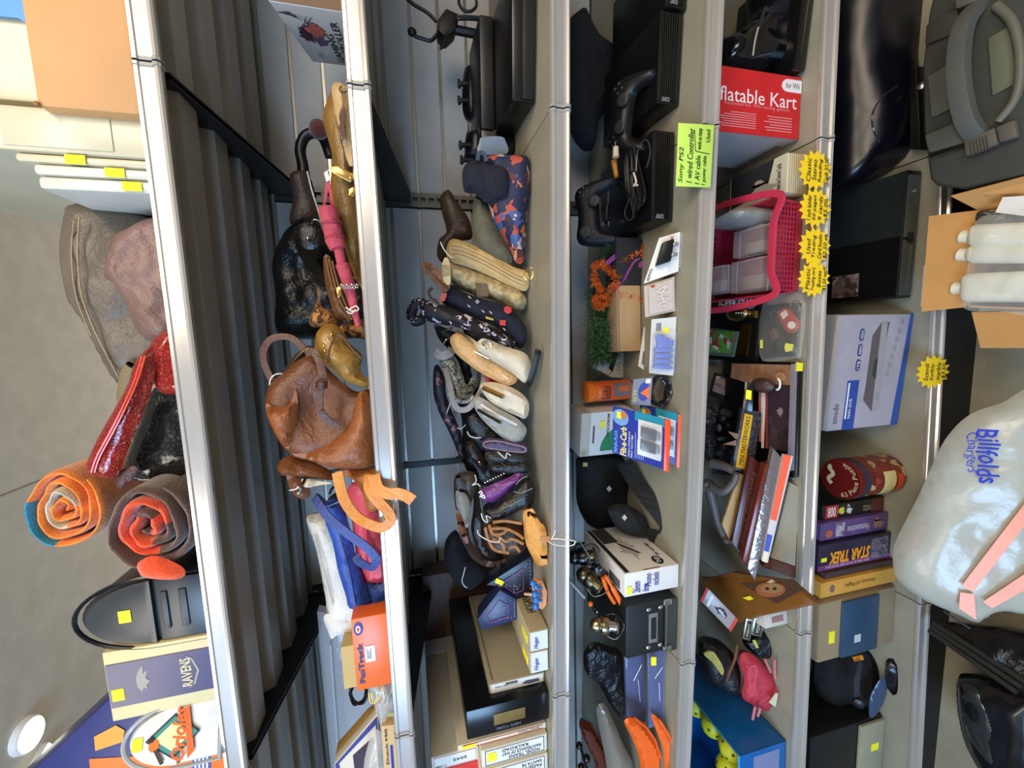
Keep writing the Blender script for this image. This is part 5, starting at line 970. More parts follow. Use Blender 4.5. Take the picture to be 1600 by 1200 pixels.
# fish food can, box, cord
p = deck(4, 984, 608); R_ = .028; h_ = hgt(p, 914, 608); t = T('fish_food_can', 'orange round canister standing beside the white carton', 'canister')
t.add('can', lathe([(R_ * .98, .004), (R_, .008), (R_, h_ * .84), (R_ * .96, h_ * .86)], p, (0, 0, 1), 32), mat('gloss', (226, 94, 36), .35)); t.add('lid', lathe([(R_ * 1.04, h_ * .86), (R_ * 1.04, h_ * .99), (R_ * .96, h_)], p, (0, 0, 1), 32), mat('plastic', (232, 110, 30))); t.add('base_rim', lathe([(R_, 0), (R_ * 1.02, .002), (R_, .007)], p, (0, 0, 1), 32), CHROME)
def wrapcyl(s_, p, R_, az, z0, z1, wd):   # lettering bent round a can
    q = (Vector((0, 0, 0)), Vector((1, 0, 0)), Vector((1, 0, 1)), Vector((0, 0, 1))); V, F = text(s_, q, 0, 0, 1, 1, 0); out = []
    for v in V: a = az + (v.x - .5) * wd / R_; r = R_ + .0004 + abs(v.y) * .8; out.append(Vector((p.x + r * math.sin(a), p.y - r * math.cos(a), p.z + z0 + (z1 - z0) * v.z)))
    return out, F
t.add('lettering', wrapcyl('Goldfish', p, R_, -.1, h_ * .52, h_ * .70, .042), mat('paper', (40, 26, 60))); t.add('lettering', wrapcyl('TetraFin', p, R_, -.2, h_ * .74, h_ * .80, .028), mat('paper', (240, 220, 120)))
def patchcyl(p, R_, a0, a1, z0, z1, off=.0005, n=10):
    V = [Vector((p.x + (R_ + off) * math.sin(a0 + (a1 - a0) * i / n), p.y - (R_ + off) * math.cos(a0 + (a1 - a0) * i / n), p.z + z)) for z in (z0, z1) for i in range(n + 1)]; return V, [(i, i + 1, i + n + 2, i + n + 1) for i in range(n)]
t.add('fish_picture', patchcyl(p, R_, -.5, .9, h_ * .08, h_ * .46), mat('paper', (120, 110, 120))); t.add('fish_print', patchcyl(p, R_, .0, .5, h_ * .14, h_ * .36, .001), mat('paper', (206, 110, 60))); t.done()
B = Box(('d', 4), (985, 706), (992, 640), (920, 706), .09, .001); t = T('white_carton', 'white carton with green quarter-round print behind the aquarium packets', 'box'); t.add('carton', B.mesh, mat('card', (214, 210, 204))); f = B.front
t.add('green_print', shape(f, [(.1, .2)] + [(.1 + .55 * math.sin(math.pi * k / 16), .2 + .55 * math.cos(math.pi * k / 16)) for k in range(9)]), mat('paper', (40, 130, 80))); t.add('lettering', text('INSTRUCTIONS', f, .42, .56, .95, .62, rot=180), INK); tag(t, f, .72, .72); t.add('carton_slot', patch(f, .3, .90, .7, .94), mat('card', (90, 84, 80)))
t.add('lid', prism([B.top[0], B.top[1], B.top[2], B.top[3]], (0, 0, .028), .001), mat('card', (196, 184, 168))); t.done()
pc = deck(4, 1050, 610); g = rnd(3); P = []
cc = at(1030, 611, .075)
for k in range(110): a = k * .73; rr = .034 * (1 + g.uniform(-.15, .05)); P.append(cc + Vector((rr * math.cos(a), g.uniform(-.012, .012), rr * 1.0 * math.sin(a) * .8)) )
t = T('extension_cable', 'thick coil of shiny black cord with blue and orange hang card', 'cable'); t.add('cord', tube(smooth(P, 3), .0028, 7), mat('gloss', (26, 26, 28), .2))
c = Card([(1016, 634), (1020, 589), (990, 593), (986, 632)], (1018, 610, .045), .001, 0, 15, 0); i = t.add('hang_card', c.mesh, mat('paper', (120, 126, 140))); f = c.front; t.add('orange_flame', shape(f, [(.2, .1), (.7, .12), (.6, .3), (.45, .6), (.35, .3)]), mat('paper', (226, 110, 50)), i); t.add('blue_print', shape(f, disc(.5, .4, .35, .3, 16), .0004), mat('paper', (50, 70, 150)), i); t.add('barcode', patch(f, .8, .1, .95, .35), WHT, i); t.add('yellow_print', text('50 FT', f, .12, .75, .6, .92), mat('paper', (220, 210, 60)), i); t.done()
# aquarium filter packets
def fpp(t, f, n):
    t.add('orange_hem', bub(f, n, -.02, 0, 1.0, .10, .006, .002), mat('gloss', (232, 84, 40), .3)); t.add('teal_side', patch(f, .82, .1, 1, .62), mat('paper', (20, 130, 150)))
    t.add('photo_disc', shape(f, disc(.80, .87, .17, .14, 24), off=.001), mat('paper', (106, 150, 190))); t.add('photo_fish', shape(f, disc(.86, .82, .09, .05, 14), off=.0024), mat('paper', (190, 110, 60)))
    t.add('lettering', text('PENN-PLAX', f, .03, .92, .5, .975), mat('paper', (130, 190, 230))); t.add('lettering', text('Filt-a-Carb', f, .02, .76, .62, .87, .0018, bold=.02), mat('paper', (240, 220, 130)))
    t.add('lettering', text('Carbon Undergravel', f, .03, .69, .55, .73), WHT); t.add('lettering', text('Filter Cartridge', f, .03, .64, .5, .68), WHT)
    lines(t, f, .05, .44, .6, .62, 5, mat('paper', (150, 160, 200))); t.add('white_tray', bub(f, n, .14, .14, .86, .56, .003), mat('plastic', (214, 212, 206)))
    for a in (.26, .52): t.add('cartridge', bub(f, n, a, .26, a + .22, .52, .012, .002), mat('plastic', (44, 42, 44))); t.add('cartridge_foot', bub(f, n, a + .03, .18, a + .19, .26, .009, .002), mat('plastic', (120, 118, 116)))
    t.add('bubble', bub(f, n, .2, .16, .8, .55, .016), mat('clear', (230, 230, 235), .06, alpha=.15)); tag(t, f, .84, .90, .016, .01)
blister('filter_packet', 'blue aquarium filter packet with round photo, in front of its twin', [(1044, 736), (1047, 656), (958, 634), (957, 707)], (1045, 700, .016), mat('gloss', (38, 50, 140), .3), 14, fn=fpp, group='aquarium filter packets')
blister('filter_packet', 'blue aquarium packet half hidden behind its twin, nearer the rail', [(1062, 730), (1066, 648), (1000, 630), (1000, 702)], (1062, 690, .036), mat('gloss', (38, 50, 140), .3), 30, fn=fpp, group='aquarium filter packets')
# black fabric heap
BF2 = mat('fabric', (12, 12, 14)); t = T('black_backpack', 'heap of black nylon bag with tiny diamond badges and a wide strap', 'bag')
t.add('body', bag(4, [(905, 715), (940, 708), (985, 715), (1005, 735), (1008, 770), (1000, 800), (985, 825), (950, 830), (920, 820), (903, 790), (902, 750)], (960, 770, .30), .05, .06, er=.05, wr=.014, seed=7, fr=12), BF2)
t.add('front_pocket', bag(4, [(950, 795), (975, 788), (1000, 800), (1014, 820), (1012, 836), (990, 838), (965, 826)], (1000, 815, .15), .03, .04, er=.03, wr=.006), mat('fabric', (24, 26, 28))); t.add('wide_strap', strap([(975, 722, .2), (992, 750, .17), (1010, 775, .13), (1030, 800, .10), (1043, 820, .09), (1036, 836, .10), (1012, 838, .13)], .1, .045, .004), mat('fabric', (26, 28, 29)))
for (u, v, y) in ((952, 764, .205), (976, 809, .11)): t.add('diamond_badge', prism(pq([(u - 4, v), (u, v - 5), (u + 4, v), (u, v + 5)], y), (0, .002, 0)), mat('paper', (180, 180, 160)))
t.add('yellow_badge', prism(pq([(911, 723), (918, 723), (918, 729), (911, 729)], .21), (0, .002, 0)), mat('paper', (150, 150, 80))); t.done()
# white printer carton
B = Box(('d', 4), (1061, 917), (1061, 880), (976, 928), .22, .002); f, sd, tp = B.front, B.right, B.top; t = T('printer_box', 'white cardboard carton with black printed side and blue handwriting on its end', 'box'); t.add('carton', B.mesh, mat('card', (222, 218, 212)))
t.add('handwriting', text('26mm', f, .12, .72, .6, .86, shear=.2), BLUEINK); t.add('handwriting', text('6mm', f, .12, .56, .42, .70, shear=.2), BLUEINK); t.add('handwriting', text('Phono', f, .30, .52, .85, .64, shear=.2), BLUEINK); t.add('handwriting', text('nickels', f, .30, .38, .85, .50, shear=.2), BLUEINK); tag(t, f, .28, .92, .018, .012)
t.add('printed_band', patch(sd, .02, .90, .98, .97), INK); t.add('drawing_print', shape(sd, splat(.45, .55, .25, .2, 5, 30)), mat('paper', (176, 170, 164))); t.add('round_logo', shape(sd, disc(.14, .26, .08, .09, 20)), INK); t.add('lettering', text('hp', sd, .09, .2, .19, .33, .0018), WHT); t.add('slot', patch(sd, .0, .35, .02, .65), mat('card', (170, 120, 80)))
t.add('dark_print', patch(sd, .62, .6, .98, .88), mat('paper', (60, 56, 54))); t.add('lettering', text('Ink cartridge', sd, .22, .12, .5, .2), INK); t.add('barcode', join(*[patch(tp, .1, .1 + k * .03, .5, .115 + k * .03) for k in range(8)]), INK); t.done()
# black equipment case
B = Box(('d', 4), (1056, 1012), (1058, 930), (978, 1016), .22, .004); f = B.front; t = T('equipment_case', 'black latched equipment case with silver corners left of the white printer carton', 'case'); t.add('shell', B.mesh, mat('plastic', (22, 22, 20), .5)); SV = mat('metal', (190, 188, 180), .3)
t.add('lower_half', patch(f, .0, .0, 1, .24, .006, 0, .002), mat('paint', (50, 52, 46), .5)); t.add('metal_edge', patch(f, .02, .235, .98, .255, .004, .006), SV)
i = t.add('window_frame', patch(f, .22, .38, .78, .56, .003, 0, .001), mat('plastic', (110, 112, 112))); t.add('window', patch(f, .3, .42, .7, .52, .001, .003), mat('plastic', (30, 32, 34)), i)
for a in (.14, .86):
    for b in (.32, .56): c_ = face(f, a, b); n_ = (face(f, a, b, 1) - c_); t.add('rivet', lathe([(.0055, 0), (.0055, .002), (.003, .0035)], c_, n_, 16), SV)
for a in (.04, .92): t.add('corner_latch', patch(f, a, .14, a + .1, .30, .007, .004, .002), SV)
t.done()
# fishing reels
def reel(lab, c, sc, ax, body, spool, accent):
    t = T('fishing_reel', lab, 'fishing reel', 'fishing reels'); c = Vector(c); ax = Vector(ax).normalized(); s = ax.orthogonal().normalized(); q = ax.cross(s); R = sc
    t.add('spool', lathe([(R * .3, -.3 * R), (R * .55, -.28 * R), (R * .55, -.15 * R), (R * .38, -.1 * R), (R * .38, .35 * R), (R * .55, .4 * R), (R * .5, .5 * R), (R * .2, .6 * R)], c, ax, 24), spool)
    t.add('rotor', lathe([(R * .3, -.9 * R), (R * .62, -.7 * R), (R * .66, -.35 * R), (R * .6, -.2 * R)], c, ax, 24), body); t.add('gear_body', ball(c - ax * R * 1.0, (R * .55, R * .5, R * .6), 16), body)
    t.add('foot', tube(smooth([c - ax * R * .9 + q * R * .3, c - ax * R * .7 + q * R * 1.1, c - ax * R * .5 + q * R * 1.5], 5), R * .12, 8), body); t.add('foot_plate', tube([c - ax * R * 1.1 + q * R * 1.5, c + ax * R * .2 + q * R * 1.5], R * .13, 8), body)
    t.add('bail_wire', tube(smooth([c + s * R * .7 - ax * R * .3, c + s * R * .8 + ax * R * .4, c + q * -.5 * R + ax * R * .9, c - s * R * .8 + ax * R * .4, c - s * R * .7 - ax * R * .3], 6), R * .04, 6), CHROME)
    i = t.add('crank', tube(smooth([c - ax * R - s * R * .5, c - ax * R - s * R * .95, c - ax * R * 1.5 - s * R * 1.1 - q * R * .6], 5), R * .07, 6), CHROME); t.add('crank_knob', ball(c - ax * R * 1.6 - s * R * 1.2 - q * R * .75, R * .2, 10), accent, i); t.done()
BZ = mat('metal', (110, 100, 76), .35); DG = mat('metal', (60, 60, 60), .3); SLV = mat('metal', (180, 176, 170), .3); ORP = mat('plastic', (230, 106, 30))
reel('dark bronze fishing reel nearest the white printer carton', at(920, 868, .12), .034, (.2, -.4, -.8), DG, BZ, PBLK)
reel('bronze fishing reel between the dark one and the orange-knobbed one', at(930, 912, .08), .033, (-.5, -.5, -.6), BZ, mat('metal', (136, 126, 90), .35), PBLK)
reel('silver fishing reel with orange crank knob beside the black case', at(954, 978, .03), .031, (-.1, -.3, -.95), mat('metal', (160, 146, 118), .3), SLV, ORP)
t = T('pliers', 'pliers with orange handle wedged against the white printer carton', 'pliers'); t.add('jaw', prism(pq([(930, 888), (938, 882), (952, 896), (950, 902), (940, 904), (932, 898)], .065), (0, .008, 0), .002), mat('metal', (80, 78, 76), .35)); t.add('handle', tube(path([(946, 900), (958, 920), (968, 938), (972, 946)], .05), [.004] * 6 + [.0065] * 12 + [.005], 10), ORP); t.add('handle', tube(path([(942, 903), (950, 925), (960, 942)], .06), .005, 10), ORP); t.add('pivot', ball(at(938, 890, .06), .0035, 8), CHROME); t.done()
t = T('fishing_rod_part', 'pale grey slotted bar beside the bronze reel', 'rod part'); t.add('bar', tube([at(888, 905, .14), at(914, 934, .12)], .005, 8), mat('plastic', (130, 130, 124))); t.add('wire', tube([at(905, 845, .11), at(922, 872, .10), at(916, 888, .10)], .0018, 6), CHROME); t.done()
# clear clamshells and orange cutters
def clam(lab, pts, Y): c = Card(pts, (pts[0][0], pts[0][1], Y), .012, 0, 8, .003); t = T('clear_clamshell', lab, 'clear package', 'clear bluish clamshell packs'); t.add('card', Card([(a - 2, b) for a, b in pts], (pts[0][0], pts[0][1], Y + .008), .001, 0, 8).mesh, mat('paper', (34, 36, 58))); t.add('shell', c.mesh, mat('clear', (150, 165, 225), .08, alpha=.25)); t.add('crease', join(*[tube([c.front[0].lerp(c.front[2], x) - c.n * .002, c.front[1].lerp(c.front[3], y) - c.n * .002], .0009, 5) for x, y in ((.3, .4), (.6, .2))]), mat('clear', (230, 235, 255), .1, alpha=.8)); return t
t = clam('bluish clear pack left of the black case, with pale stripe', [(1010, 1128), (1008, 1014), (976, 1018), (980, 1130)], Y4(1014, 1070)); t.done()
t = clam('bluish clear pack with yellow sticker nearest the rail', [(1038, 1128), (1040, 1016), (1012, 1012), (1014, 1140)], Y4(1042, 1070)); t.add('price_sticker', prism([p - Vector((0, .004, 0)) for p in pq([(1016, 1038), (1024, 1038), (1024, 1025), (1016, 1025)], Y4(1042, 1070) - .008)], (0, .001, 0)), mat('paper', YEL)); t.done()
def cutter(lab, pts, Y, m, th=.02):
    t = T('orange_cutter', lab, 'saw', 'curved orange tools at the left end'); t.add('blade', bag(4, pts, (pts[3][0], pts[3][1], Y), th, th, 0, 10, er=.012, wr=.0, fl=.9), m); t.add('ridge', tube([at(u, v, Y - th * .9) for u, v in pts[1:5]], .003, 6), m); t.done()
OC = mat('gloss', (232, 98, 28), .3)
cutter('bright orange curved tool, nearer the slatted wall of the two bright ones', [(975, 1126), (992, 1122), (1010, 1136), (1024, 1156), (1033, 1185), (1036, 1262), (1008, 1262), (1000, 1190), (988, 1155)], .07, OC, .014)
cutter('bright orange curved tool right at the fourth rail', [(1017, 1116), (1030, 1124), (1044, 1146), (1053, 1166), (1056, 1262), (1040, 1262), (1038, 1180), (1028, 1148)], .028, OC, .007)
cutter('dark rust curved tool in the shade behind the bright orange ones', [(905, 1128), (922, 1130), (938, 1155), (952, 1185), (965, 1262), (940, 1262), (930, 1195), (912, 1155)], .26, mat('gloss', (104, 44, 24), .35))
one('grey_film_bag', 'cloudy grey plastic bag between the rust and orange tools', 'plastic bag', bag(4, [(932, 1110), (945, 1100), (960, 1130), (975, 1165), (990, 1200), (990, 1260), (960, 1260), (945, 1180)], (975, 1180, .17), .02, .03, er=.03, wr=.01), mat('clear', (150, 138, 120), .25, alpha=.8))
purse('dark glossy case in clear wrap behind the silver reel', [(912, 1020), (925, 1005), (950, 1010), (972, 1020), (978, 1060), (985, 1110), (975, 1125), (955, 1105), (935, 1070), (915, 1050)], .22, mat('patent', (26, 27, 25), .25), .016, .02, 'wrapped_case', 'case', 8, seed=19, er=.012, s=4)
t = T('loose_reel_parts', 'small dark reel parts in the shade at the lower left end', 'reel parts'); 
for (u, v, r_) in ((905, 1165, .012), (916, 1185, .014), (908, 1198, .012)): t.add('part', ball(at(u, v, .4), r_, 10), mat('metal', (90, 74, 62), .4))
t.add('bar', tube([at(905, 1160, .4), at(918, 1205, .4)], .005, 6), PBLK); t.done()
# ================================================================ fifth shelf
DP = mat('plastic', (10, 10, 11), .4); Z5 = lambda u, v, dz=0: zs(5, deck(5, u, v).x) + dz
t = T('gaming_wheel', 'glossy black moulded game accessory at the right end of the fifth shelf', 'game accessory')
t.add('shell', bag(5, [(1125, 108), (1124, 66), (1150, 52), (1165, 40), (1188, 12), (1195, -60), (1285, -60), (1285, 60), (1262, 105), (1245, 118), (1184, 117)], (1260, 60, .10), .05, .08, er=.04, wr=.006, seed=4), mat('gloss', (8, 8, 14), .12))
t.add('slab_base', Box(('d', 5), (1262, 112), (1284, -80), (1240, 116), .2, .006).mesh, mat('gloss', (12, 11, 12), .2))
t.add('painted_highlight', tube(path([(1176, 88, .04), (1180, 62, .035), (1186, 40, .03), (1196, 12, .03)], .04), .004, 8), mat('gloss', (30, 30, 40), .08)); t.done()  # paler raised strip: highlight put into colour and shape
one('white_sleeve', 'white paper sleeve behind the black moulded game accessory', 'paper', bag(5, [(1165, 46), (1170, 10), (1176, -40), (1215, -40), (1212, 2), (1190, 14)], (1190, 10, .30), .006, .006, er=.01, wr=.002), mat('paper', (150, 144, 126)))
B = Box(('d', 5), (1249, 219), (1250, 124), (1121, 207), .17, .002); f = B.front; t = T('red_game_box', 'bright red carton with white sideways lettering standing on its end', 'box'); t.add('carton', B.mesh, mat('card', (150, 146, 146), .5))
i = t.add('red_face', patch(f, 0, 0, 1, 1, .001), mat('gloss', (196, 26, 34), .4)); t.add('lettering', text('flatable Kart', f, .48, .05, .70, .99, .0016, rot=270), mat('paper', (235, 220, 220)), i); t.add('lettering', text('In', f, .49, .985, .70, 1.06, .0016, rot=270), mat('paper', (235, 220, 220)), i)
t.add('lettering', text('Essential for Wii racing games', f, .41, .14, .48, .93, .0016, rot=270), mat('paper', (230, 130, 130)), i)
t.add('white_pill', shape(f, [(.745, 0), (.945, 0)] + disc(.845, .17, .10, .075, 12, 0, 180), off=.0012), mat('paper', (225, 222, 222)), i); t.add('lettering', text('for Wii', f, .80, .03, .89, .20, .0026, rot=270), mat('paper', (120, 110, 112)), i)
lines(t, f, .08, .55, .34, 1, 7, mat('paper', (220, 140, 140)), seed=4, vert=True, sub=i); lines(t, f, .08, .1, .34, .46, 6, mat('paper', (220, 140, 140)), seed=7, vert=True, sub=i); t.add('side_print', patch(B.left, .3, .05, .8, .12), mat('paper', (90, 86, 84))); t.done()
B = Box(('d', 5), (1262, 303), (1266, 241), (1228, 309), .17, .001); t = T('magazine_stack', 'stack of cream-edged booklets with black and white cover by the red carton', 'magazines'); t.add('pages', B.mesh, mat('paper', (206, 196, 160))); g = rnd(2)
t.add('page_edges', join(*[patch(B.front, 0, .06 + k * .1, 1, .09 + k * .1, .0004) for k in range(9)]), mat('paper', (160, 146, 112))); i = t.add('cover', patch(B.top, 0, 0, 1, 1, .001), mat('paper', (196, 190, 166))); t.add('cover_art', shape(B.top, [(0.3, .3), (1, .2), (1, .98), (.1, .98), (.2, .6)], .0004, .0014), INK, i); t.add('cover_figure', shape(B.top, splat(.35, .4, .3, .25, 5), .0004, .002), mat('paper', (150, 144, 136)), i); t.add('lettering', text('American Stereo Cards', B.top, .1, .08, .8, .16, .0016), INK, i); t.done()
# pink basket
PKB = mat('plastic', (178, 44, 70), .35); B = Box(('d', 5), (1249, 455), (1256, 318), (1197, 462), .27, 0); A, D, n, up = B.A, B.B, B.n, Vector((0, 0, 1)); ex = (D - A).normalized(); W_ = (D - A).length; H_ = B.h
t = T('plastic_basket', 'pink plastic basket with woven-look front holding clear card cases', 'basket'); th = .003
def wall(P0, e, L, nn, flare=.012):
    ms = [prism([P0, P0 + e * L, P0 + e * L + up * H_ * .2 + nn * flare * .2, P0 + up * H_ * .2 + nn * flare * .2], -nn * th)]
    nb = max(6, int(L / .011))
    for k in range(nb + 1): x = e * (L * k / nb - .001 if k else 0); ms.append(prism([P0 + x + up * H_ * .2 + nn * flare * .2, P0 + x + e * .004 + up * H_ * .2 + nn * flare * .2, P0 + x + e * .004 + up * H_ * .92 + nn * flare, P0 + x + up * H_ * .92 + nn * flare], -nn * th))
    for k in range(6): z0 = up * H_ * (.28 + .115 * k) + nn * flare * (.28 + .115 * k); ms.append(prism([P0 + z0, P0 + e * L + z0, P0 + e * L + z0 + up * .003, P0 + z0 + up * .003], -nn * th * .8))
    return join(*ms)
t.add('front_wall', wall(A, ex, W_, -n), PKB); t.add('side_wall', wall(A + n * .26, -n, .26, -ex), PKB); t.add('side_wall', wall(D + n * .26, -n, .26, ex), PKB); t.add('back_wall', wall(A + n * .26, ex, W_, n), PKB); t.add('base', prism([A, D, D + n * .26, A + n * .26], up * .003), PKB)
e_ = .016; r_ = [A - ex * e_ - n * e_ * .4, A + ex * W_ * .25 - n * e_ * .5, A + ex * W_ * .75 - n * e_ * .5, D + ex * e_ - n * e_ * .4, D + ex * e_ + n * .27, A - ex * e_ + n * .27]
t.add('rim', ribbon([p + up * (H_ * .98) for p in smooth(r_, 6, True)], (0, 0, 1), .016, .006, True), mat('plastic', (200, 56, 84), .3)); t.done()
zb = A.z + .006
for k, (x0, x1, y0, y1, hh, lb) in enumerate(((.03, .43, .03, .13, .075, 'clear plastic card case front left in the pink basket'), (.47, .80, .03, .12, .08, 'clear plastic card case front middle in the pink basket'), (.05, .42, .15, .24, .085, 'clear plastic card case behind the front left one in the pink basket'))):
    m_ = prism([A + ex * W_ * x0 + n * y0 + up * .006, A + ex * W_ * x1 + n * y0 + up * .006, A + ex * W_ * x1 + n * y1 + up * .006, A + ex * W_ * x0 + n * y1 + up * .006], up * hh, .003); tt = T('card_case', lb, 'card case', 'clear card cases'); tt.add('shell', m_, mat('clear', (190, 176, 180), .1, alpha=.32))
    P0 = A + ex * W_ * (x0 + .04) + n * (y0 + .012) + up * .009; L_ = W_ * (x1 - x0 - .08)
    tt.add('cards', prism([P0, P0 + ex * L_ * .5, P0 + ex * L_ * .5 + n * (y1 - y0 - .03), P0 + n * (y1 - y0 - .03)], up * hh * .7, .001), mat('paper', (142, 130, 116))); tt.add('lid_edge', tube([m_[0][0] * 0 + A + ex * W_ * a + n * b + up * (hh * .8) for a, b in ((x0, y0), (x1, y0), (x1, y1), (x0, y1))], .0012, 5, True), mat('clear', (230, 220, 220), .1, alpha=.7)); tt.done()
one('grey_cloth', 'greyish clear sleeves bundled at the right side of the pink basket', 'sleeves', clampz(pillow([A + ex * W_ * x + up * z + n * .06 for x, z in ((.82, .02), (1, .02), (1.03, .10), (.97, .15), (.85, .13))], n, .03, .14, er=.03, wr=.008, seed=3), 5), mat('clear', (150, 150, 142), .3, alpha=.85))
# yellow starburst price cards
def burst(lab, cu, cv, ru, rv, words, Y=-.0155, s=5, seed=1):
    c = at(cu, cv, Y); ex_ = Vector((1, 0, 0)); rx = (at(cu, cv - rv, Y) - c).length; rz = (at(cu - ru, cv, Y) - c).length; n_ = 15; P = []
    for k in range(2 * n_): a = math.pi * k / n_ + seed * .13; r = 1.08 if k % 2 else .82; P.append(c + Vector((rx * r * math.cos(a), 0, rz * r * math.sin(a))))
    t = T('price_burst', lab, 'price card', 'yellow starburst price cards'); t.add('card', prism(P, (0, .0006, 0)), mat('paper', (250, 208, 20)))
    q = (c + Vector((-rx, 0, -rz)), c + Vector((rx, 0, -rz)), c + Vector((rx, 0, rz)), c + Vector((-rx, 0, rz)))
    for k, w_ in enumerate(words): L = min(.66, .13 + .07 * len(w_)); b = .78 - k * .185; t.add('handwriting', text(w_, q, .5 - L / 2, b - .13, .5 + L / 2, b, .0006, shear=.2, wob=.04), INK)
    t.done()
burst('topmost yellow starburst in the photo, handwritten Classic Stereo Reading Cards', 1274, 266, 25, 30, ['Classic', 'Stereo', 'Reading', 'Cards 3/1.00'], -.0155, seed=1)
burst('yellow starburst handwritten 1 inch binder, second of the four', 1274, 325, 24, 30, ['1 inch binder', '50 pages', '9 cards', '$5.00'], -.0162, seed=2)
burst('yellow starburst handwritten Used trading card books, third of the four', 1273, 385, 24, 29, ['Used', 'Trading', 'Card books', '$2.50 ea'], -.0155, seed=3)
burst('yellow starburst handwritten Plastic trading card boxes', 1272, 436, 24, 27, ['Plastic', 'Trading card', 'Boxes', '$1.50 each'], -.0162, seed=4)
# flat plaques: shapes laid out on horizontal planes
def fl(pts, z, h=.0012, r=0): return prism([atz(u, v, z) for u, v in pts], (0, 0, h), r)
z = Z5(1150, 520) + .002
t = T('football_plaque', 'black plaque with gold football and green player card below the pink basket', 'plaque'); t.add('board', fl([(1190, 564), (1196, 476), (1088, 480), (1080, 560)], z, .022, .002), mat('gloss', (11, 11, 11), .25)); zt = z + .0225
t.add('gold_football', bev(*ball(atz(1152, 489, zt + .012), (.024, .04, .016), 18), 0), mat('metal', (150, 130, 90), .3)); t.add('football_laces', join(*[ball(atz(1150 + k * 4, 489, zt + .030), .0022, 6) for k in range(5)]), WHT); t.add('gold_base', fl([(1174, 496), (1175, 484), (1186, 485), (1185, 497)], zt, .01, .002), GOLD)
i = t.add('card_frame', fl([(1148, 558), (1156, 518), (1100, 510), (1092, 553)], zt, .006, .001), mat('plastic', (84, 94, 84), .4)); t.add('player_card', fl([(1140, 552), (1148, 519), (1104, 514), (1098, 549)], zt + .0062), mat('blotch', (80, 140, 56), .5, cols=((196, 190, 186), (86, 150, 60), (150, 50, 40), (70, 120, 50)), sc=60, bias=.3), i)
t.add('name_plate', fl([(1168, 555), (1174, 507), (1159, 506), (1152, 553)], zt, .002), mat('metal', (150, 112, 52), .3)); t.done()
t = T('white_lettered_box', 'black box edge with white lettering against the pink basket', 'box'); c = Card([(1202, 484), (1204, 461), (1120, 468), (1118, 480)], (1202, 470, .12), .004, 0, 40); t.add('board', c.mesh, mat('gloss', (22, 20, 22), .3)); t.add('lettering', text('SUPER STARS', c.front, .2, .25, .8, .95, rot=270), mat('paper', (200, 196, 190))); t.done()
t = T('keychain_pack', 'clear bag with red mini-helmet keychain and yellow tags at the rail', 'keychain pack'); z2 = Z5(1230, 510) + .002
t.add('backing', fl([(1248, 556), (1254, 472), (1194, 478), (1188, 562)], z2, .008, .002), mat('gloss', (12, 11, 12), .2)); zz_ = z2 + .0085
i = t.add('red_keychain', fl(disc(1238, 508, 14, 16, 16) and [(1228, 480), (1236, 482), (1250, 500), (1251, 512), (1244, 520), (1234, 521), (1228, 512), (1219, 494), (1217, 488)], zz_, .01, .004), mat('gloss', (160, 44, 34), .3)); t.add('round_badge', fl(disc(1237, 508, 6, 6), zz_ + .0102), mat('paper', (214, 210, 196)), i); t.add('mark', fl([(1219, 490), (1228, 484), (1232, 492), (1224, 499)], zz_ + .0102), mat('paper', (214, 196, 170)), i)
t.add('split_ring', tube([atz(u, v, zz_ + .008) for u, v in disc(1243, 478, 8, 9)], .0012, 5, True), CHROME); t.add('split_ring', tube([atz(u, v, zz_ + .004) for u, v in disc(1209, 493, 7, 7)], .001, 5, True), CHROME)
t.add('brown_charm', fl([(1203, 520), (1212, 512), (1219, 526), (1210, 534)], zz_, .008, .002), mat('leather', (96, 58, 44))); t.add('yellow_sticker', fl([(1226, 542), (1228, 536), (1240, 538), (1238, 548), (1228, 550)], zz_ + .001), mat('paper', YEL)); t.add('yellow_sticker', fl([(1188, 544), (1192, 544), (1192, 531), (1188, 531)], zz_ + .004), mat('paper', YEL))
t.add('clear_bag', clampz(pillow([atz(u, v, zz_) for u, v in ((1255, 462), (1252, 555), (1245, 560), (1190, 562), (1194, 472))], (0, 0, -1), .016, .002, er=.02, wr=.004, seed=3), 5), mat('clear', (230, 230, 220), .06, alpha=.14)); t.done()
z3 = Z5(1200, 650) + .002
t = T('framed_plaque', 'large black acrylic-covered plaque with sepia photo and striped band', 'plaque'); t.add('board', fl([(1249, 745), (1256, 566), (1140, 562), (1120, 740)], z3, .02, .002), mat('gloss', (12, 11, 13), .2)); zt = z3 + .0205
t.add('sepia_photo', fl([(1236, 620), (1236, 570), (1144, 568), (1142, 590)], zt), mat('wood', (150, 110, 84), .5)); t.add('dark_photo', fl([(1233, 705), (1235, 602), (1198, 600), (1194, 700)], zt + .0014), mat('blotch', (58, 42, 50), .3, cols=((58, 42, 50), (70, 54, 60), (44, 34, 40), (120, 100, 100)), sc=40, bias=.7))
t.add('striped_band', join(fl([(1196, 700), (1196, 610), (1190, 610), (1190, 700)], zt + .0014)), mat('paper', (206, 200, 190))); t.add('red_stripe', fl([(1200, 700), (1200, 610), (1197, 610), (1197, 700)], zt + .0016), mat('paper', (140, 40, 36))); t.add('rust_stripe', fl([(1190, 690), (1190, 612), (1186, 612), (1186, 690)], zt + .0016), mat('paper', (176, 90, 60)))
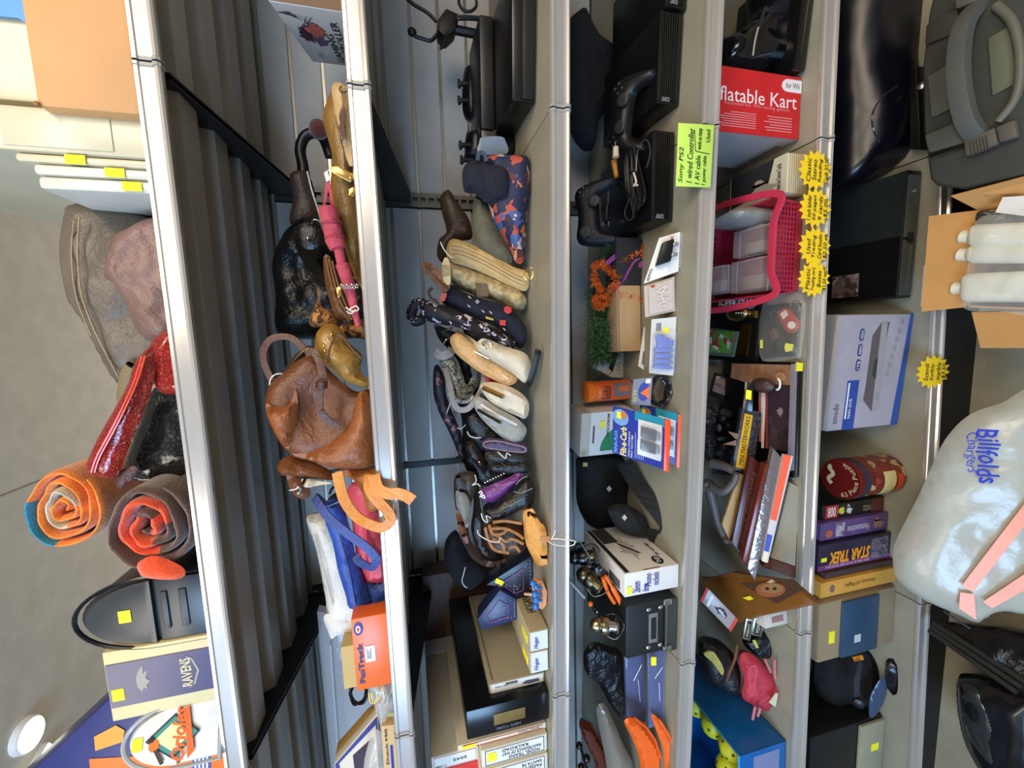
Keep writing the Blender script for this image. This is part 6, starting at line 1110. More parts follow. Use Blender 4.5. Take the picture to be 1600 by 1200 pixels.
t.add('acrylic_edge', fl([(1241, 735), (1246, 568), (1242, 568), (1236, 735)], zt, .012), mat('clear', (170, 160, 170), .06, alpha=.4)); t.add('bell_outline', fl(splat(1219, 644, 7, 8, 4, 14), zt + .003), mat('paper', (130, 116, 110))); t.add('yellow_sticker', fl([(1254, 580), (1255, 567), (1244, 566), (1243, 580)], zt), mat('paper', YEL)); t.done()
t = T('football_figure', 'small brown football ornament with white ring lying on the framed plaque', 'ornament'); t.add('football', ball(atz(1192, 602, zt + .02), (.02, .035, .018), 16), mat('leather', (72, 52, 46))); t.add('white_ring', tube([atz(u, v, zt + .02) for u, v in disc(1214, 600, 5, 9, 16, -70, 100)], .0025, 6), WHT); t.add('tan_disc', fl(disc(1221, 589, 7, 8, 18), zt + .004, .004), mat('wood', (170, 120, 84))); t.done()
t = T('small_plaque', 'small black plaque with brown photo leaning above the striped one', 'plaque'); c = Card([(1168, 642), (1172, 598), (1116, 582), (1106, 618)], (1168, 620, .20), .012, 0, 50, .001); t.add('board', c.mesh, mat('gloss', (24, 22, 22), .3)); t.add('photo', patch(c.front, .25, .12, .9, .92), mat('blotch', (110, 82, 70), .5, cols=((120, 92, 80), (84, 60, 50), (150, 124, 112)), sc=50)); t.done()
t = T('black_plaque', 'narrow black plaque with yellow sticker between the small and the striped plaque', 'plaque'); c = Card([(1160, 640), (1176, 644), (1178, 598), (1164, 596)], (1165, 620, .10), .006, 0, 40, .001); t.add('board', c.mesh, mat('gloss', (20, 20, 20), .2)); t.add('yellow_sticker', patch((c.front[1], c.front[2], c.front[3], c.front[0]), .4, .2, .72, .8), mat('paper', YEL)); t.done()
def brd(name, lab, cat, quad, Y, th, m, lean=40, fn=None, sh=None):
    c = Card(quad, (quad[0][0], quad[0][1], Y), th, 0, lean, .0015, sh); t = T(name, lab, cat); t.add('board', c.mesh, m); fn and fn(t, c.front); return t.done()
brd('miniature_box', 'dark speckled box with yellow strip with black capitals', 'box', [(1176, 742), (1190, 645), (1160, 638), (1143, 734)], .10, .03, mat('blotch', (40, 36, 44), .4, cols=((34, 30, 38), (80, 76, 84), (30, 28, 36)), sc=200), 30, lambda t, f: (t.add('yellow_strip', patch(f, .06, .42, .93, .84), mat('paper', (214, 164, 20))), t.add('lettering', text('MINI MASTERWORKS', f, .12, .52, .9, .74, .0018), INK)))
t = T('figure_diorama', 'dark cluster of small moulded figures behind the yellow-strip box', 'figures'); g = rnd(9); DF = mat('plastic', (44, 40, 42), .5)
for k in range(22): t.add('figure', ball(at(1100 + g.uniform(0, 50), 640 + g.uniform(0, 75), .2 + g.uniform(0, .06)), (g.uniform(.006, .014), .01, g.uniform(.008, .018)), 8), DF)
t.add('pointed_wing', prism([atz(u, v, .78) for u, v in ((1139, 674), (1155, 678), (1151, 686))], (0, 0, .003)), mat('plastic', (150, 120, 112))); t.add('pointed_wing', prism([atz(u, v, .78) for u, v in ((1131, 694), (1150, 688), (1150, 696))], (0, 0, .003)), mat('plastic', (150, 120, 112))); t.add('base', bag(5, [(1100, 640), (None, 645), (None, 712), (1100, 712)], (1125, 680, .30), .02, .02, er=.02), DF); t.done()
GRY = mat('plastic', (92, 86, 84), .45); t = T('statuette', 'dark grey muscular statuette reaching forward between the books and the shelf', 'statuette')
def limb(P, r): return tube(path(P, 0), [r[0] + (r[1] - r[0]) * i / ((len(P) - 1) * 6) for i in range((len(P) - 1) * 6 + 1)], 10)
t.add('body', join(limb([(1108, 760, .16), (1115, 790, .15), (1122, 818, .14), (1133, 842, .12)], (.016, .008)), limb([(1112, 762, .15), (1130, 768, .12), (1146, 754, .10), (1151, 740, .09)], (.014, .007)), limb([(1112, 724, .16), (1130, 728, .13), (1147, 736, .10)], (.014, .010)), ball(at(1106, 760, .17), (.022, .018, .024), 14)), GRY)
t.add('foot', ball(at(1134, 845, .11), (.008, .012, .006), 10), GRY); t.done()
brd('wooden_board', 'tan wooden board between the statuette and the brown nameplate book', 'board', [(1143, 850), (1165, 744), (1155, 740), (1128, 820)], .11, .012, mat('wood', (176, 146, 92)), 20)
def fbk(t, f): t.add('embossed_frame', join(patch(f, .08, .30, .92, .315), patch(f, .08, .80, .92, .815)), mat('leather', (96, 52, 34))); t.add('lettering', text('MARK McGWIRE', f, .12, .42, .88, .66), mat('leather', (100, 58, 38)))
brd('brown_book', 'glossy dark brown leather book with embossed capitals on its cover', 'book', [(1168, 880), (1194, 728), (1172, 712), (1143, 848)], .07, .02, mat('gloss', (70, 26, 17), .3), 25, fbk)
brd('book_spine', 'shiny reddish brown album spine right beside the embossed book', 'book', [(1170, 884), (1208, 724), (1195, 727), (1160, 876)], .035, .03, mat('gloss', (108, 40, 28), .2), 25)
brd('wrapped_album', 'album in crinkled clear wrap between the brown spine and the orange strip', 'album', [(1180, 908), (1222, 716), (1208, 700), (1168, 888)], .02, .02, mat('foil', (150, 140, 140), .2), 25)
brd('orange_folder', 'pale folder with bright orange and blue edge, wedged in the row of books', 'folder', [(1200, 880), (1240, 713), (1224, 710), (1190, 876)], .005, .01, mat('paper', (200, 196, 196)), 25, lambda t, f: (t.add('orange_band', patch(f, .40, .25, 1, .98), mat('gloss', (236, 92, 50), .4)), t.add('blue_band', patch(f, .1, .3, .26, .98), mat('paper', (60, 90, 180))), t.add('cream_band', patch(f, 0, .3, .1, .98), mat('paper', (226, 216, 190)))))
B = Card([(1243, 885), (1250, 762), (1234, 754), (1205, 872)], (1245, 820, .014), .03, 0, 20, .001); t = T('thick_book', 'thick book with grey page block and brown cover nearest the rail', 'book'); t.add('page_block', B.mesh, mat('paper', (150, 144, 124))); t.add('brown_cover', Card([(1246, 905), (1254, 764), (1250, 762), (1242, 904)], (1246, 820, .012), .034, 0, 20, .001).mesh, mat('leather', (84, 48, 32))); t.add('brown_foot', Card([(1242, 904), (1243, 886), (1205, 873), (1192, 886)], (1245, 890, .013), .034, 0, 20, .001).mesh, mat('leather', (92, 52, 34))); t.done()
# amber boards overhanging the rail
za = Z5(1250, 930) + .105; AM = mat('clear', (140, 92, 40), .1, alpha=.7)
t = T('amber_record_bag', 'stack of amber plastic-wrapped square boards jutting out over the rail', 'wrapped boards'); Q = [(1162, 972), (1193, 962), (1286, 942), (1242, 906), (1150, 892), (1098, 905), (1132, 943)]
t.add('boards', fl([(1160, 966), (1280, 938), (1240, 908), (1100, 900)], za - .016, .013, .002), mat('wood', (104, 68, 34), .4)); t.add('wrap', fl(Q, za - .018, .018, .003), AM)
t.add('dark_square', fl([(1214, 943), (1256, 921), (1240, 904), (1158, 912)], za + .0006), mat('paper', (72, 46, 26))); t.add('orange_ring', fl(disc(1204, 921, 23, 12, 24), za + .0022), mat('paper', (150, 86, 46))); t.add('tan_disc', fl(disc(1206, 919, 17, 8, 20), za + .0038), mat('paper', (150, 112, 66)))
t.add('dark_spot', join(fl(disc(1199, 920, 3, 2), za + .0052), fl(disc(1211, 920, 3, 2), za + .0052)), INK); t.add('white_label', fl([(1198, 910), (1206, 905), (1212, 909), (1204, 911)], za + .0052), mat('paper', (180, 168, 130))); t.add('yellow_sticker', fl([(1170, 938), (1178, 936), (1172, 931), (1161, 934)], za + .001), mat('paper', YEL)); t.done()
t = T('licence_plate', 'picture licence plate with black emblem and red border under the amber boards', 'licence plate'); c = Card([(1142, 987), (1153, 968), (1104, 917), (1094, 938)], (1142, 975, .06), .002, 0, 30, .0005); t.add('plate', c.mesh, mat('gloss', (150, 140, 140), .3)); f = c.front
t.add('red_border', join(patch(f, 0, 0, 1, .07), patch(f, 0, .93, 1, 1)), mat('paper', (196, 60, 50))); t.add('emblem', shape(f, splat(.5, .42, .3, .22, 7)), INK); t.add('emblem_light', shape(f, splat(.5, .42, .2, .13, 8), off=.0018), mat('paper', (170, 180, 190))); t.add('white_stripe', patch(f, .1, .75, .9, .82), WHT); t.done()
for k, (q, lb) in enumerate((([(1172, 1002), (1178, 968), (1166, 966), (1160, 998)], 'narrow engraved silver nameplate below the amber boards'), ([(1190, 996), (1196, 966), (1178, 966), (1173, 992)], 'wider silver nameplate with black lettering beside the narrow one'))):
    c = Card(q, (q[0][0], q[0][1], .05), .003, 0, 30, .0008); t = T('nameplate', lb, 'nameplate', 'silver nameplates'); t.add('plate', c.mesh, mat('metal', (150, 140, 116), .35)); t.add('dark_panel', patch(c.front, .1, .2, .9, .8), INK); t.add('lettering', text('WIZARD' if k else 'MINT', c.front, .2, .35, .8, .65, .0018), mat('paper', (190, 184, 160))); t.done()
B = Box(('d', 5), (1232, 974), (1230, 952), (1196, 984), .08, .001); one('small_white_box', 'small white box with faint red print beneath the amber boards', 'box', B.mesh, mat('card', (196, 190, 180)), extra=[('red_print', patch(B.front, .3, .2, .7, .7), mat('paper', (150, 110, 104)))])
# shoe, straps, pink wallet
t = T('shoe', 'black shoe with pale yellow insole in the shade by the blue bin', 'shoe'); t.add('upper', bag(5, [(1092, 1010), (1110, 1002), (1135, 1010), (1150, 1030), (1158, 1060), (1150, 1085), (1125, 1075), (1100, 1055)], (1150, 1050, .12), .03, .05, 0, 20, er=.03, wr=.006, seed=3), mat('leather', (14, 14, 14)))
t.add('insole', prism([p for p in smooth(pq([(1100, 1022), (1113, 1018), (1122, 1028), (1131, 1046), (1128, 1055), (1120, 1044), (1112, 1034)], .085), 4, True)], (0, .003, 0)), mat('fabric', (176, 164, 84))); t.add('strap', strap([(1152, 1008, .09), (1148, 1030, .08), (1140, 1050, .08), (1135, 1066, .09)], .09, .008, .002), mat('leather', (120, 74, 46))); t.done()
purse('black sling bag with pale yellow stripe under the nameplates', [(1160, 1000), (1178, 990), (1200, 988), (1212, 1005), (1208, 1022), (1190, 1026), (1170, 1016)], .09, mat('leather', (12, 12, 12), .3), .02, .03, 'sling_bag', 'bag', 20, seed=20, s=5, parts=[('yellow_stripe', prism(pq([(1176, 1001), (1180, 1000), (1186, 1012), (1182, 1013)], .055), (0, .002, 0)), mat('paper', (190, 190, 80)))])
t = T('pink_wallet', 'coral pink folded wallet with strap loops before the blue bin', 'wallet'); PW = mat('leather', (180, 44, 62), .5)
t.add('body', bag(5, [(1158, 1022), (1170, 1020), (1190, 1035), (1210, 1062), (1222, 1082), (1220, 1092), (1206, 1098), (1200, 1112), (1180, 1102), (1160, 1090), (1162, 1060), (1154, 1035)], (1215, 1085, .06), .016, .03, 0, 20, er=.02, wr=.003, seed=5), PW)
t.add('flap_fold', strap([(1172, 1088, .03), (1170, 1060, .03), (1172, 1042, .03), (1180, 1042, .028), (1180, 1060, .026), (1176, 1084, .028)], .03, .006, .004), mat('leather', (220, 80, 96))); t.add('card_corner', prism(pq([(1202, 1098), (1213, 1083), (1216, 1084), (1212, 1105)], .035), (0, .002, 0)), mat('paper', (206, 206, 170)))
for a, b in (((1195, 1030), (1204, 1050)), ((1210, 1030), (1211, 1060)), ((1180, 1104), (1176, 1124)), ((1188, 1106), (1184, 1119))): t.add('strap_end', tube([at(a[0], a[1], .05), at(b[0], b[1], .05)], .0035, 8), mat('fabric', (196, 110, 116)))
t.done()
# blue bin with yellow balls
B = Box(('d', 5), (1226, 1330), (1229, 1157), (1152, 1345), .34, 0); BB = mat('plastic', (16, 92, 160), .25); t = T('blue_bin', 'open blue plastic bin of yellow balls at the lower left end', 'bin'); A, D, n = B.A, B.B, B.n; H = Vector((0, 0, B.h)); D2 = n * B.d; ex = (D - A).normalized(); w = .003
t.add('front_wall', prism([A, D, D + H, A + H], n * w, .001), BB); t.add('side_wall', prism([D, D + D2, D + D2 + H, D + H], -ex * w, .001), BB); t.add('back_wall', prism([A + D2, D + D2, D + D2 + H, A + D2 + H], -n * w, .001), BB); t.add('side_wall', prism([A, A + D2, A + D2 + H, A + H], ex * w, .001), BB); t.add('base', prism([A, D, D + D2, A + D2], Vector((0, 0, .003))), BB)
t.add('rim', tube([D + H, D + D2 + H, A + D2 + H, A + H], .004, 8, True), mat('plastic', (60, 150, 220), .2)); t.add('label_area', patch(B.front, .15, .15, .95, .7, .0006), mat('clear', (150, 160, 200), .1, alpha=.5)); t.done()
YB_ = mat('plastic', (206, 210, 40), .4); g = rnd(11); bl = []; Rb = .036; TXB = 'yellow perforated ball'
for k, (x, y, lay) in enumerate(((.045, .05, 0), (.045, .125, 0), (.045, .20, 0), (.045, .275, 0), (.12, .06, 0), (.12, .135, 0), (.12, .21, 0), (.12, .285, 0), (.085, .09, 1), (.085, .165, 1), (.085, .24, 1), (.16, .1, 1))):
    c = D - ex * x + n * y + Vector((0, 0, .004 + Rb + lay * .055)); lb = '%s %s %s' % (TXB, ('low in the bin', 'on top')[lay], ('against the right side', 'farther left')[x > .1] + ', row %s' % ('one', 'two', 'three', 'four')[int((y - .04) / .075) % 4])
    t = T('perforated_ball', lb, 'ball', 'yellow perforated balls in the blue bin'); t.add('ball', ball(c, Rb, 24), YB_); hs = []
    for j in range(22):
        zz = 1 - 2 * (j + .5) / 22; ph = j * 2.39996 + k; rr = math.sqrt(1 - zz * zz); d_ = Vector((rr * math.cos(ph), rr * math.sin(ph), zz)); hs.append(lathe([(.0042, 0), (.0042, .0006)], c + d_ * (Rb - .0001), d_, 10))
    t.add('holes', join(*hs), mat('paint', (70, 72, 20), .8)); t.done()
# ================================================================ lowest shelf
NB = mat('gloss', (7, 7, 16), .3)
t = T('navy_duffel', 'shiny dark navy bag filling the right end of the lowest shelf', 'bag')
t.add('body', bag(6, [(1305, 290), (1300, 200), (1300, -60), (1430, -60), (1440, 60), (1432, 180), (1418, 250), (1370, 275)], (1430, 100, .10), .07, .14, 0, 15, er=.08, wr=.01, seed=5, fr=8, res=.014), NB)
t.add('seam', tube(path([(1402, 135, .04), (1380, 150, .03), (1364, 175, .03), (1364, 200, .03), (1374, 222, .035)], .03), .002, 6), mat('gloss', (40, 40, 60), .15)); t.done()
B = Box(('d', 6), (1431, 465), (1442, 267), (1401, 467), .27, .003); f, tp = B.front, B.top; t = T('game_console', 'flat black game console with ribbed half and picture sticker on top', 'game console'); t.add('body', B.mesh, mat('plastic', (14, 14, 15), .4))
t.add('ribbed_half', join(*[prism([face(tp, .5 + k * .0125, .02, .0002), face(tp, .5 + k * .0125 + .006, .02, .0002), face(tp, .5 + k * .0125 + .006, .97, .0002), face(tp, .5 + k * .0125, .97, .0002)], Vector((0, 0, .0022))) for k in range(40)]), mat('plastic', (38, 44, 44), .5))
t.add('glossy_half', patch(tp, .01, .01, .49, .98, .0015), mat('gloss', (16, 16, 17), .12)); t.add('picture_sticker', patch(tp, .04, .36, .24, .64, .0006, .0018), mat('blotch', (96, 80, 74), .4, cols=((110, 92, 84), (60, 46, 44), (150, 130, 116)), sc=60))
t.add('front_panel', patch(f, .48, .1, .96, .92, .002), mat('plastic', (74, 74, 70), .4)); t.add('front_panel', patch(f, .02, .1, .46, .92, .002), mat('plastic', (70, 70, 66), .4)); t.add('power_button', lathe([(.005, 0), (.005, .002)], face(f, .84, .5, .002), face(f, .5, .5, 1) - face(f, .5, .5, 0), 18), CHROME); t.add('disc_slot', patch(f, .05, .35, .42, .42, .001, .003), mat('metal', (160, 160, 156), .3)); t.add('port', patch(f, .44, .3, .52, .7, .001, .003), DP); t.done()
B = Box(('d', 6), (1407, 662), (1427, 490), (1291, 672), .09, .002); f = B.front; t = T('recorder_box', 'white and blue carton picturing a flat grey video recorder', 'box'); t.add('carton', B.mesh, mat('card', (176, 164, 158))); i = t.add('printed_face', patch(f, .005, .005, .995, .995, .001), mat('gloss', (168, 162, 172), .4))
N_ = mat('paper', (40, 70, 150)); t.add('blue_block', patch(f, .0, .64, .44, .80, .0005, .0013), N_, i); t.add('lettering', text('zmodo', f, .06, .88, .24, .95, .0014), mat('paper', (60, 60, 66)), i); t.add('white_bar', patch(f, .10, .765, .42, .785, .0004, .002), WHT, i); t.add('lettering', text('960H DVR', f, .10, .71, .28, .745, .0022), WHT, i)
for k, a in enumerate((.57, .70, .83)): q_ = i; t.add('feature_pill', shape(f, disc(a - .03, .69, .022, .028, 10, 90, 270) + disc(a + .03, .69, .022, .028, 10, -90, 90), off=.0014), mat('paper', (50, 66, 120)), i); t.add('pill_text', text(('1TB', '960H', 'HDMI')[k], f, a - .035, .675, a + .035, .705, .0028), WHT, i)
t.add('recorder_top', shape(f, [(.16, .42), (.26, .55), (.82, .50), (.93, .43), (.93, .33), (.16, .42)], off=.0013), mat('paper', (90, 82, 82)), i); t.add('recorder_top', shape(f, [(.15, .41), (.25, .54), (.82, .54), (.93, .44)], off=.0014), mat('paper', (92, 84, 84)), i); t.add('recorder_front', shape(f, [(.15, .41), (.93, .44), (.93, .36), (.15, .31)], off=.0017), mat('paper', (158, 152, 156)), i); t.add('recorder_notch', shape(f, [(.44, .42), (.47, .47), (.60, .475), (.63, .43)], off=.0021), mat('paper', (50, 56, 56)), i); t.add('recorder_outline', tube([face(f, *p, .002) for p in ((.15, .31), (.15, .41), (.93, .44), (.93, .36))], .0007, 5, True), INK, i)
t.add('dial', tube([face(f, .28 + .03 * math.cos(a * .5), .37 + .03 * math.sin(a * .5), .003) for a in range(13)], .0005, 4, True), mat('paper', (100, 96, 100)), i)
for k in range(7): a = .46 + k * .075; b = .235 - k * .018; t.add('icon', join(*[patch(f, a + x, b + y, a + x + w_, b + y + h_, .0003, .0014) for x, y, w_, h_ in ((0, 0, .045, .004), (0, .04, .045, .004), (0, 0, .003, .044), (.042, 0, .003, .044), (.014, .014, .016, .014))]), mat('paper', (130, 126, 134)), i)
t.add('blue_foot_band', shape(f, [(0, 0), (1, 0), (1, .04), (0, .10)], off=.0013), mat('paper', (46, 78, 150)), i); t.add('lid_edge', patch(B.top, 0, .1, 1, .9, .001), mat('card', (150, 140, 130))); t.done()
# oval puzzle tin
p = deck(6, 1385, 738); p.z += .002; hh = hgt(p, 1312, 742); rx = .056; MR = mat('gloss', (96, 22, 22), .25)
t = T('puzzle_tin', 'dark red oval tin lettered 63 Piece Puzzle on its lid', 'tin'); t.add('tin_body', lathe([(rx * .96, 0), (rx, .006), (rx, hh * .78)], p, (0, 0, 1), 40), mat('blotch', (120, 34, 26), .25, cols=((120, 34, 26), (150, 60, 36), (96, 26, 24), (190, 160, 110)), sc=45, bias=.6)); t.add('lid', lathe([(rx * 1.03, hh * .78), (rx * 1.03, hh * .97), (rx, hh), (rx * .1, hh)], p, (0, 0, 1), 40), MR)
t.add('navy_band', lathe([(rx * 1.034, hh * .79), (rx * 1.034, hh * .90)], p, (0, 0, 1), 40), mat('gloss', (40, 46, 60), .3)); t.add('label_print', patchcyl(p, rx, -.9, .5, hh * .25, hh * .5, .001), mat('paper', (206, 186, 120))); t.add('label_print', patchcyl(p, rx, -.6, .3, hh * .1, hh * .22, .001), mat('paper', (196, 70, 40)))
def arc(s_, c, r, a0, a1, h, z):
    q = (Vector((0, 0, 0)), Vector((1, 0, 0)), Vector((1, 0, 1)), Vector((0, 0, 1))); V, F = text(s_, q, 0, 0, 1, 1, 0); o = []
    for v in V: a = a0 + (a1 - a0) * v.x; rr = r - h * .5 + h * v.z; o.append(Vector((c.x + rr * math.cos(a), c.y + rr * math.sin(a), z + abs(v.y) * .5 + .0006)))
    return o, F
CG = mat('paper', (206, 186, 140)); t.add('lettering', arc('63 Piece Puzzle', p, rx * .74, -.3, -3.2, -.014, p.z + hh) if 0 else arc('63 Piece Puzzle', p, rx * .78, math.pi * 1.05, math.pi * 1.95, -.013, p.z + hh), CG); t.add('ribbon_banner', ribbon([p + Vector((rx * .7 * math.cos(a * .15 + .6), rx * (.45 + .12 * math.sin(a)) , hh + .001)) for a in range(11)], (0, 0, 1), .011, .0006), CG); t.done()
def spine(name, lab, L, R_, tp, d, m, fn, cat='puzzle box', group=None):
    B = Box(('d', 6), L, R_, tp, d, .001); t = T(name, lab, cat, group); t.add('carton', B.mesh, m); fn(t, B.front); t.done()
def fs1(t, f): t.add('red_block', patch(f, .05, .76, .95, .95), mat('paper', (176, 50, 44))); t.add('lettering', text('008', f, .15, .80, .85, .92, .0018, rot=90), WHT); t.add('yellow_print', shape(f, splat(.5, .7, .3, .07, 3)), mat('paper', (200, 190, 60))); t.add('white_print', shape(f, splat(.5, .58, .4, .05, 5)), mat('paper', (196, 196, 186))); t.add('rust_foot', patch(f, .02, .02, .98, .22), mat('paper', (88, 40, 30))); t.add('lettering', text('PUZZLE', f, .2, .24, .6, .36, .0018, rot=90), mat('paper', (150, 130, 110)))
spine('puzzle_box', 'slim black puzzle box with red 008 block beside the oval tin', (1382, 796), (1384, 776), (1284, 806), .25, mat('gloss', (26, 26, 22), .3), fs1, group='puzzle boxes on the lowest shelf')
def fs2(t, f): t.add('lettering', text('Humanetime', f, .2, .30, .62, .62, rot=90), mat('paper', (190, 176, 190))); t.add('photo', patch(f, .12, .66, .9, .78), mat('blotch', (160, 150, 160), .4, cols=((180, 170, 176), (90, 80, 100)), sc=120)); t.add('flower_print', shape(f, splat(.5, .16, .38, .09, 5)), mat('paper', (140, 106, 96))); t.add('orange_seal', shape(f, disc(.35, .88, .22, .05)), mat('paper', (180, 90, 70)))
spine('puzzle_box', 'mid purple puzzle box with pale sideways lettering next to the black one', (1388, 826), (1385, 799), (1281, 846), .25, mat('gloss', (92, 68, 116), .35), fs2, group='puzzle boxes on the lowest shelf')
def fs3(t, f): t.add('lettering', text('STAR TREK', f, .18, .30, .66, .86, rot=90, shear=.2, bold=.04), mat('paper', (226, 146, 30))); t.add('photo', patch(f, .08, .05, .9, .28), mat('blotch', (90, 84, 100), .4, cols=((110, 100, 110), (60, 56, 74), (140, 120, 110)), sc=90)); t.add('purple_edge', patch(f, .0, .02, .06, .98), mat('paper', (116, 50, 110))); t.add('purple_band', patch(f, .0, .0, .18, 1, .0006), mat('paper', (120, 56, 116))); t.add('lettering', text('500 PIECE POSTER PUZZLE', f, .05, .3, .14, .9, .0012, rot=90), mat('paper', (200, 180, 200))); tag(t, f, .42, .93, .012, .02)
spine('puzzle_box', 'dark puzzle box with big orange capitals and yellow sticker', (1392, 869), (1390, 830), (1277, 886), .25, mat('gloss', (44, 34, 56), .35), fs3, group='puzzle boxes on the lowest shelf')
B = Box(('d', 6), (1397, 882), (1396, 873), (1290, 900), .2, .001); one('brown_folder', 'thin dark brown folder between the orange-lettered puzzle and the yellow box', 'folder', B.mesh, mat('card', (64, 46, 40)))
spine('yellow_game_box', 'mustard yellow game box with small globe print beside the blue case', (1401, 908), (1398, 884), (1282, 934), .25, mat('card', (206, 150, 60)), lambda t, f: (t.add('globe_print', shape(f, disc(.5, .86, .25, .03)), mat('paper', (120, 96, 96))), t.add('lettering', text('History of Flight', f, .4, .3, .7, .7, rot=90), mat('paper', (130, 84, 40)))), 'game box')
B = Box(('d', 6), (1400, 1004), (1402, 916), (1277, 1014), .16, .008); f = B.front; t = T('hard_case', 'tan and blue hard case with price labels left of the yellow box', 'case'); t.add('shell', B.mesh, mat('plastic', (150, 130, 100), .5)); i = t.add('blue_band', patch(f, .03, .26, .97, .74, .008, 0, .004), mat('plastic', (44, 70, 96), .4)); t.add('white_label', patch(f, .25, .5, .38, .58, .0008, .0085), mat('paper', (190, 196, 196)), i); t.add('price_sticker', patch(f, .3, .80, .5, .87, .0008), mat('paper', YEL)); t.done()
t = T('camera_bag', 'soft black bag with orange tab beside the blue case', 'bag'); t.add('body', bag(6, [(1280, 1012), (1330, 1008), (1385, 1006), (1402, 1030), (1408, 1070), (1390, 1100), (1350, 1120), (1300, 1120), (1275, 1080)], (1395, 1060, .12), .04, .05, 0, 15, er=.05, wr=.01, seed=6), mat('fabric', (12, 13, 15))); t.add('orange_tab', prism(pq([(1333, 1027), (1348, 1024), (1350, 1031), (1336, 1034)], .07), (0, .003, 0)), mat('paper', (220, 140, 30)))
t.add('strap', strap([(1345, 1035, .06), (1340, 1055, .05), (1338, 1080, .05), (1342, 1100, .06)], .05, .02, .003), mat('fabric', (44, 48, 56))); t.add('lens_cap', lathe([(.014, 0), (.014, .01), (.011, .012)], at(1341, 1096, .05), (.0, -.7, .7), 20), DP); t.done()
one('blue_visor', 'dark blue plastic visor leaning on the black soft bag', 'visor', bag(6, [(1374, 1062), (1382, 1058), (1386, 1075), (1380, 1100), (1366, 1120), (1358, 1118), (1360, 1090)], (1380, 1090, .06), .006, .008, 0, 15, er=.012, wr=.001), mat('gloss', (54, 70, 96), .2))
one('black_lens', 'smooth black oval shell at the lowest rail beside the blue visor', 'shell', bag(6, [(1388, 1040), (1402, 1028), (1412, 1045), (1413, 1070), (1404, 1084), (1392, 1080), (1386, 1062)], (1404, 1070, .05), .012, .02, 0, 15, er=.02, wr=.001), mat('gloss', (22, 24, 28), .15))
B = Box(('d', 6), (1378, 1205), (1381, 1116), (1262, 1230), .2, .008); f = B.front; t = T('hard_case', 'black and cream hard case at the lower left of the lowest shelf', 'case'); t.add('shell', B.mesh, mat('plastic', (15, 15, 17), .4)); t.add('cream_base', patch(f, .03, .02, .97, .36, .01, 0, .003), mat('plastic', (150, 146, 122), .5)); t.add('price_sticker', patch(f, .5, .1, .62, .2, .0008, .0102), mat('paper', YEL)); t.done()
burst('single yellow starburst on the lowest rail, handwritten Scandi Softly marble', 1458, 581, 25, 25, ['Scandi', 'Softly', 'marble', '$7.50'], -.0158, 6, seed=5)
# ================================================================ on the floor in front
ZT_ = .34; GC = mat('plastic', (56, 57, 52), .6)
def fz(pts, z, h, r=.006): return prism([atz(u, v, z) for u, v in pts], (0, 0, h), r)
t = T('tool_case', 'large dark grey moulded tool case with arched handle and ribbed latches', 'tool case')
OUT = [(1452, 280), (1442, 205), (1440, 105), (1450, 20), (1470, -60), (1640, -60), (1640, 255), (1600, 272), (1506, 296), (1462, 290)]
a_ = [atz(u, v, ZT_) for u, v in OUT]; t.add('body', prism([Vector((p.x, p.y, .004)) for p in a_], (0, 0, ZT_ - .03), .015, 3), GC); t.add('lid', prism([Vector((p.x, p.y, ZT_ - .022)) for p in a_], (0, 0, .022), .008, 3), mat('plastic', (62, 63, 58), .6))
t.add('raised_panel', fz([(1458, 185), (1452, 120), (1495, 95), (1500, 165)], ZT_ + .0, .008), mat('plastic', (86, 88, 80), .6)); t.add('raised_panel', fz([(1448, 72), (1450, 40), (1500, 12), (1502, 50)], ZT_, .008), GC); t.add('raised_panel', fz([(1455, 240), (1448, 212), (1510, 185), (1514, 225)], ZT_, .010), mat('plastic', (84, 84, 78), .6)); t.add('seam_gap', fz([(1454, 246), (1453, 242), (1512, 222), (1513, 226)], ZT_ + .009, .003, 0), DP)
hp = [atz(u, v, z_) for u, v, z_ in ((1532, 215, ZT_), (1512, 190, ZT_ + .03), (1500, 140, ZT_ + .045), (1498, 90, ZT_ + .045), (1506, 40, ZT_ + .035), (1530, 5, ZT_))]
t.add('handle', ribbon(smooth(hp, 6), (0, 0, 1), .03, .02), mat('plastic', (84, 86, 82), .55)); t.add('handle_recess', fz([(1552, 150), (1545, 60), (1580, 40), (1590, 130)], ZT_ + .0, .004), mat('plastic', (100, 104, 84), .7))
t.add('outer_arch', tube(smooth([atz(u, v, ZT_ + .006) for u, v in ((1560, 190), (1588, 150), (1594, 90), (1582, 35), (1556, 8))], 6), .008, 10), mat('plastic', (96, 94, 82), .5))
for P in ([(1516, 245), (1512, 222), (1560, 200), (1566, 226)], [(1568, 224), (1563, 200), (1592, 188), (1596, 215)], [(1500, 16), (1498, -6), (1532, -20), (1538, 2)]):
    i = t.add('latch', fz(P, ZT_ + .004, .014, .003), mat('plastic', (92, 88, 80), .5))
a, b = atz(1516, 240, ZT_ + .019), atz(1552, 226, ZT_ + .019)
t.add('latch_ribs', join(*[tube([atz(1520 + k * 5, 243 - k * 2, ZT_ + .019), atz(1516 + k * 5, 222 - k * 2, ZT_ + .019)], .0012, 5) for k in range(6)]), mat('plastic', (60, 58, 54), .5)); t.done()
t = T('bolt_head', 'round white bolt on a dark strip beside the tool case', 'bolt'); z0 = Z_ = zs(6, deck(6, 1440, 130).x) + .001; t.add('dark_strip', prism([atz(u, v, z0) for u, v in ((1434, 235), (1434, 105), (1446, 105), (1452, 235))], (0, 0, .03), .003), DP); t.add('bolt', lathe([(.008, 0), (.008, .006), (.005, .008)], atz(1440, 135, z0 + .031), (0, -.3, 1), 18), mat('metal', (200, 196, 190), .3)); t.done()
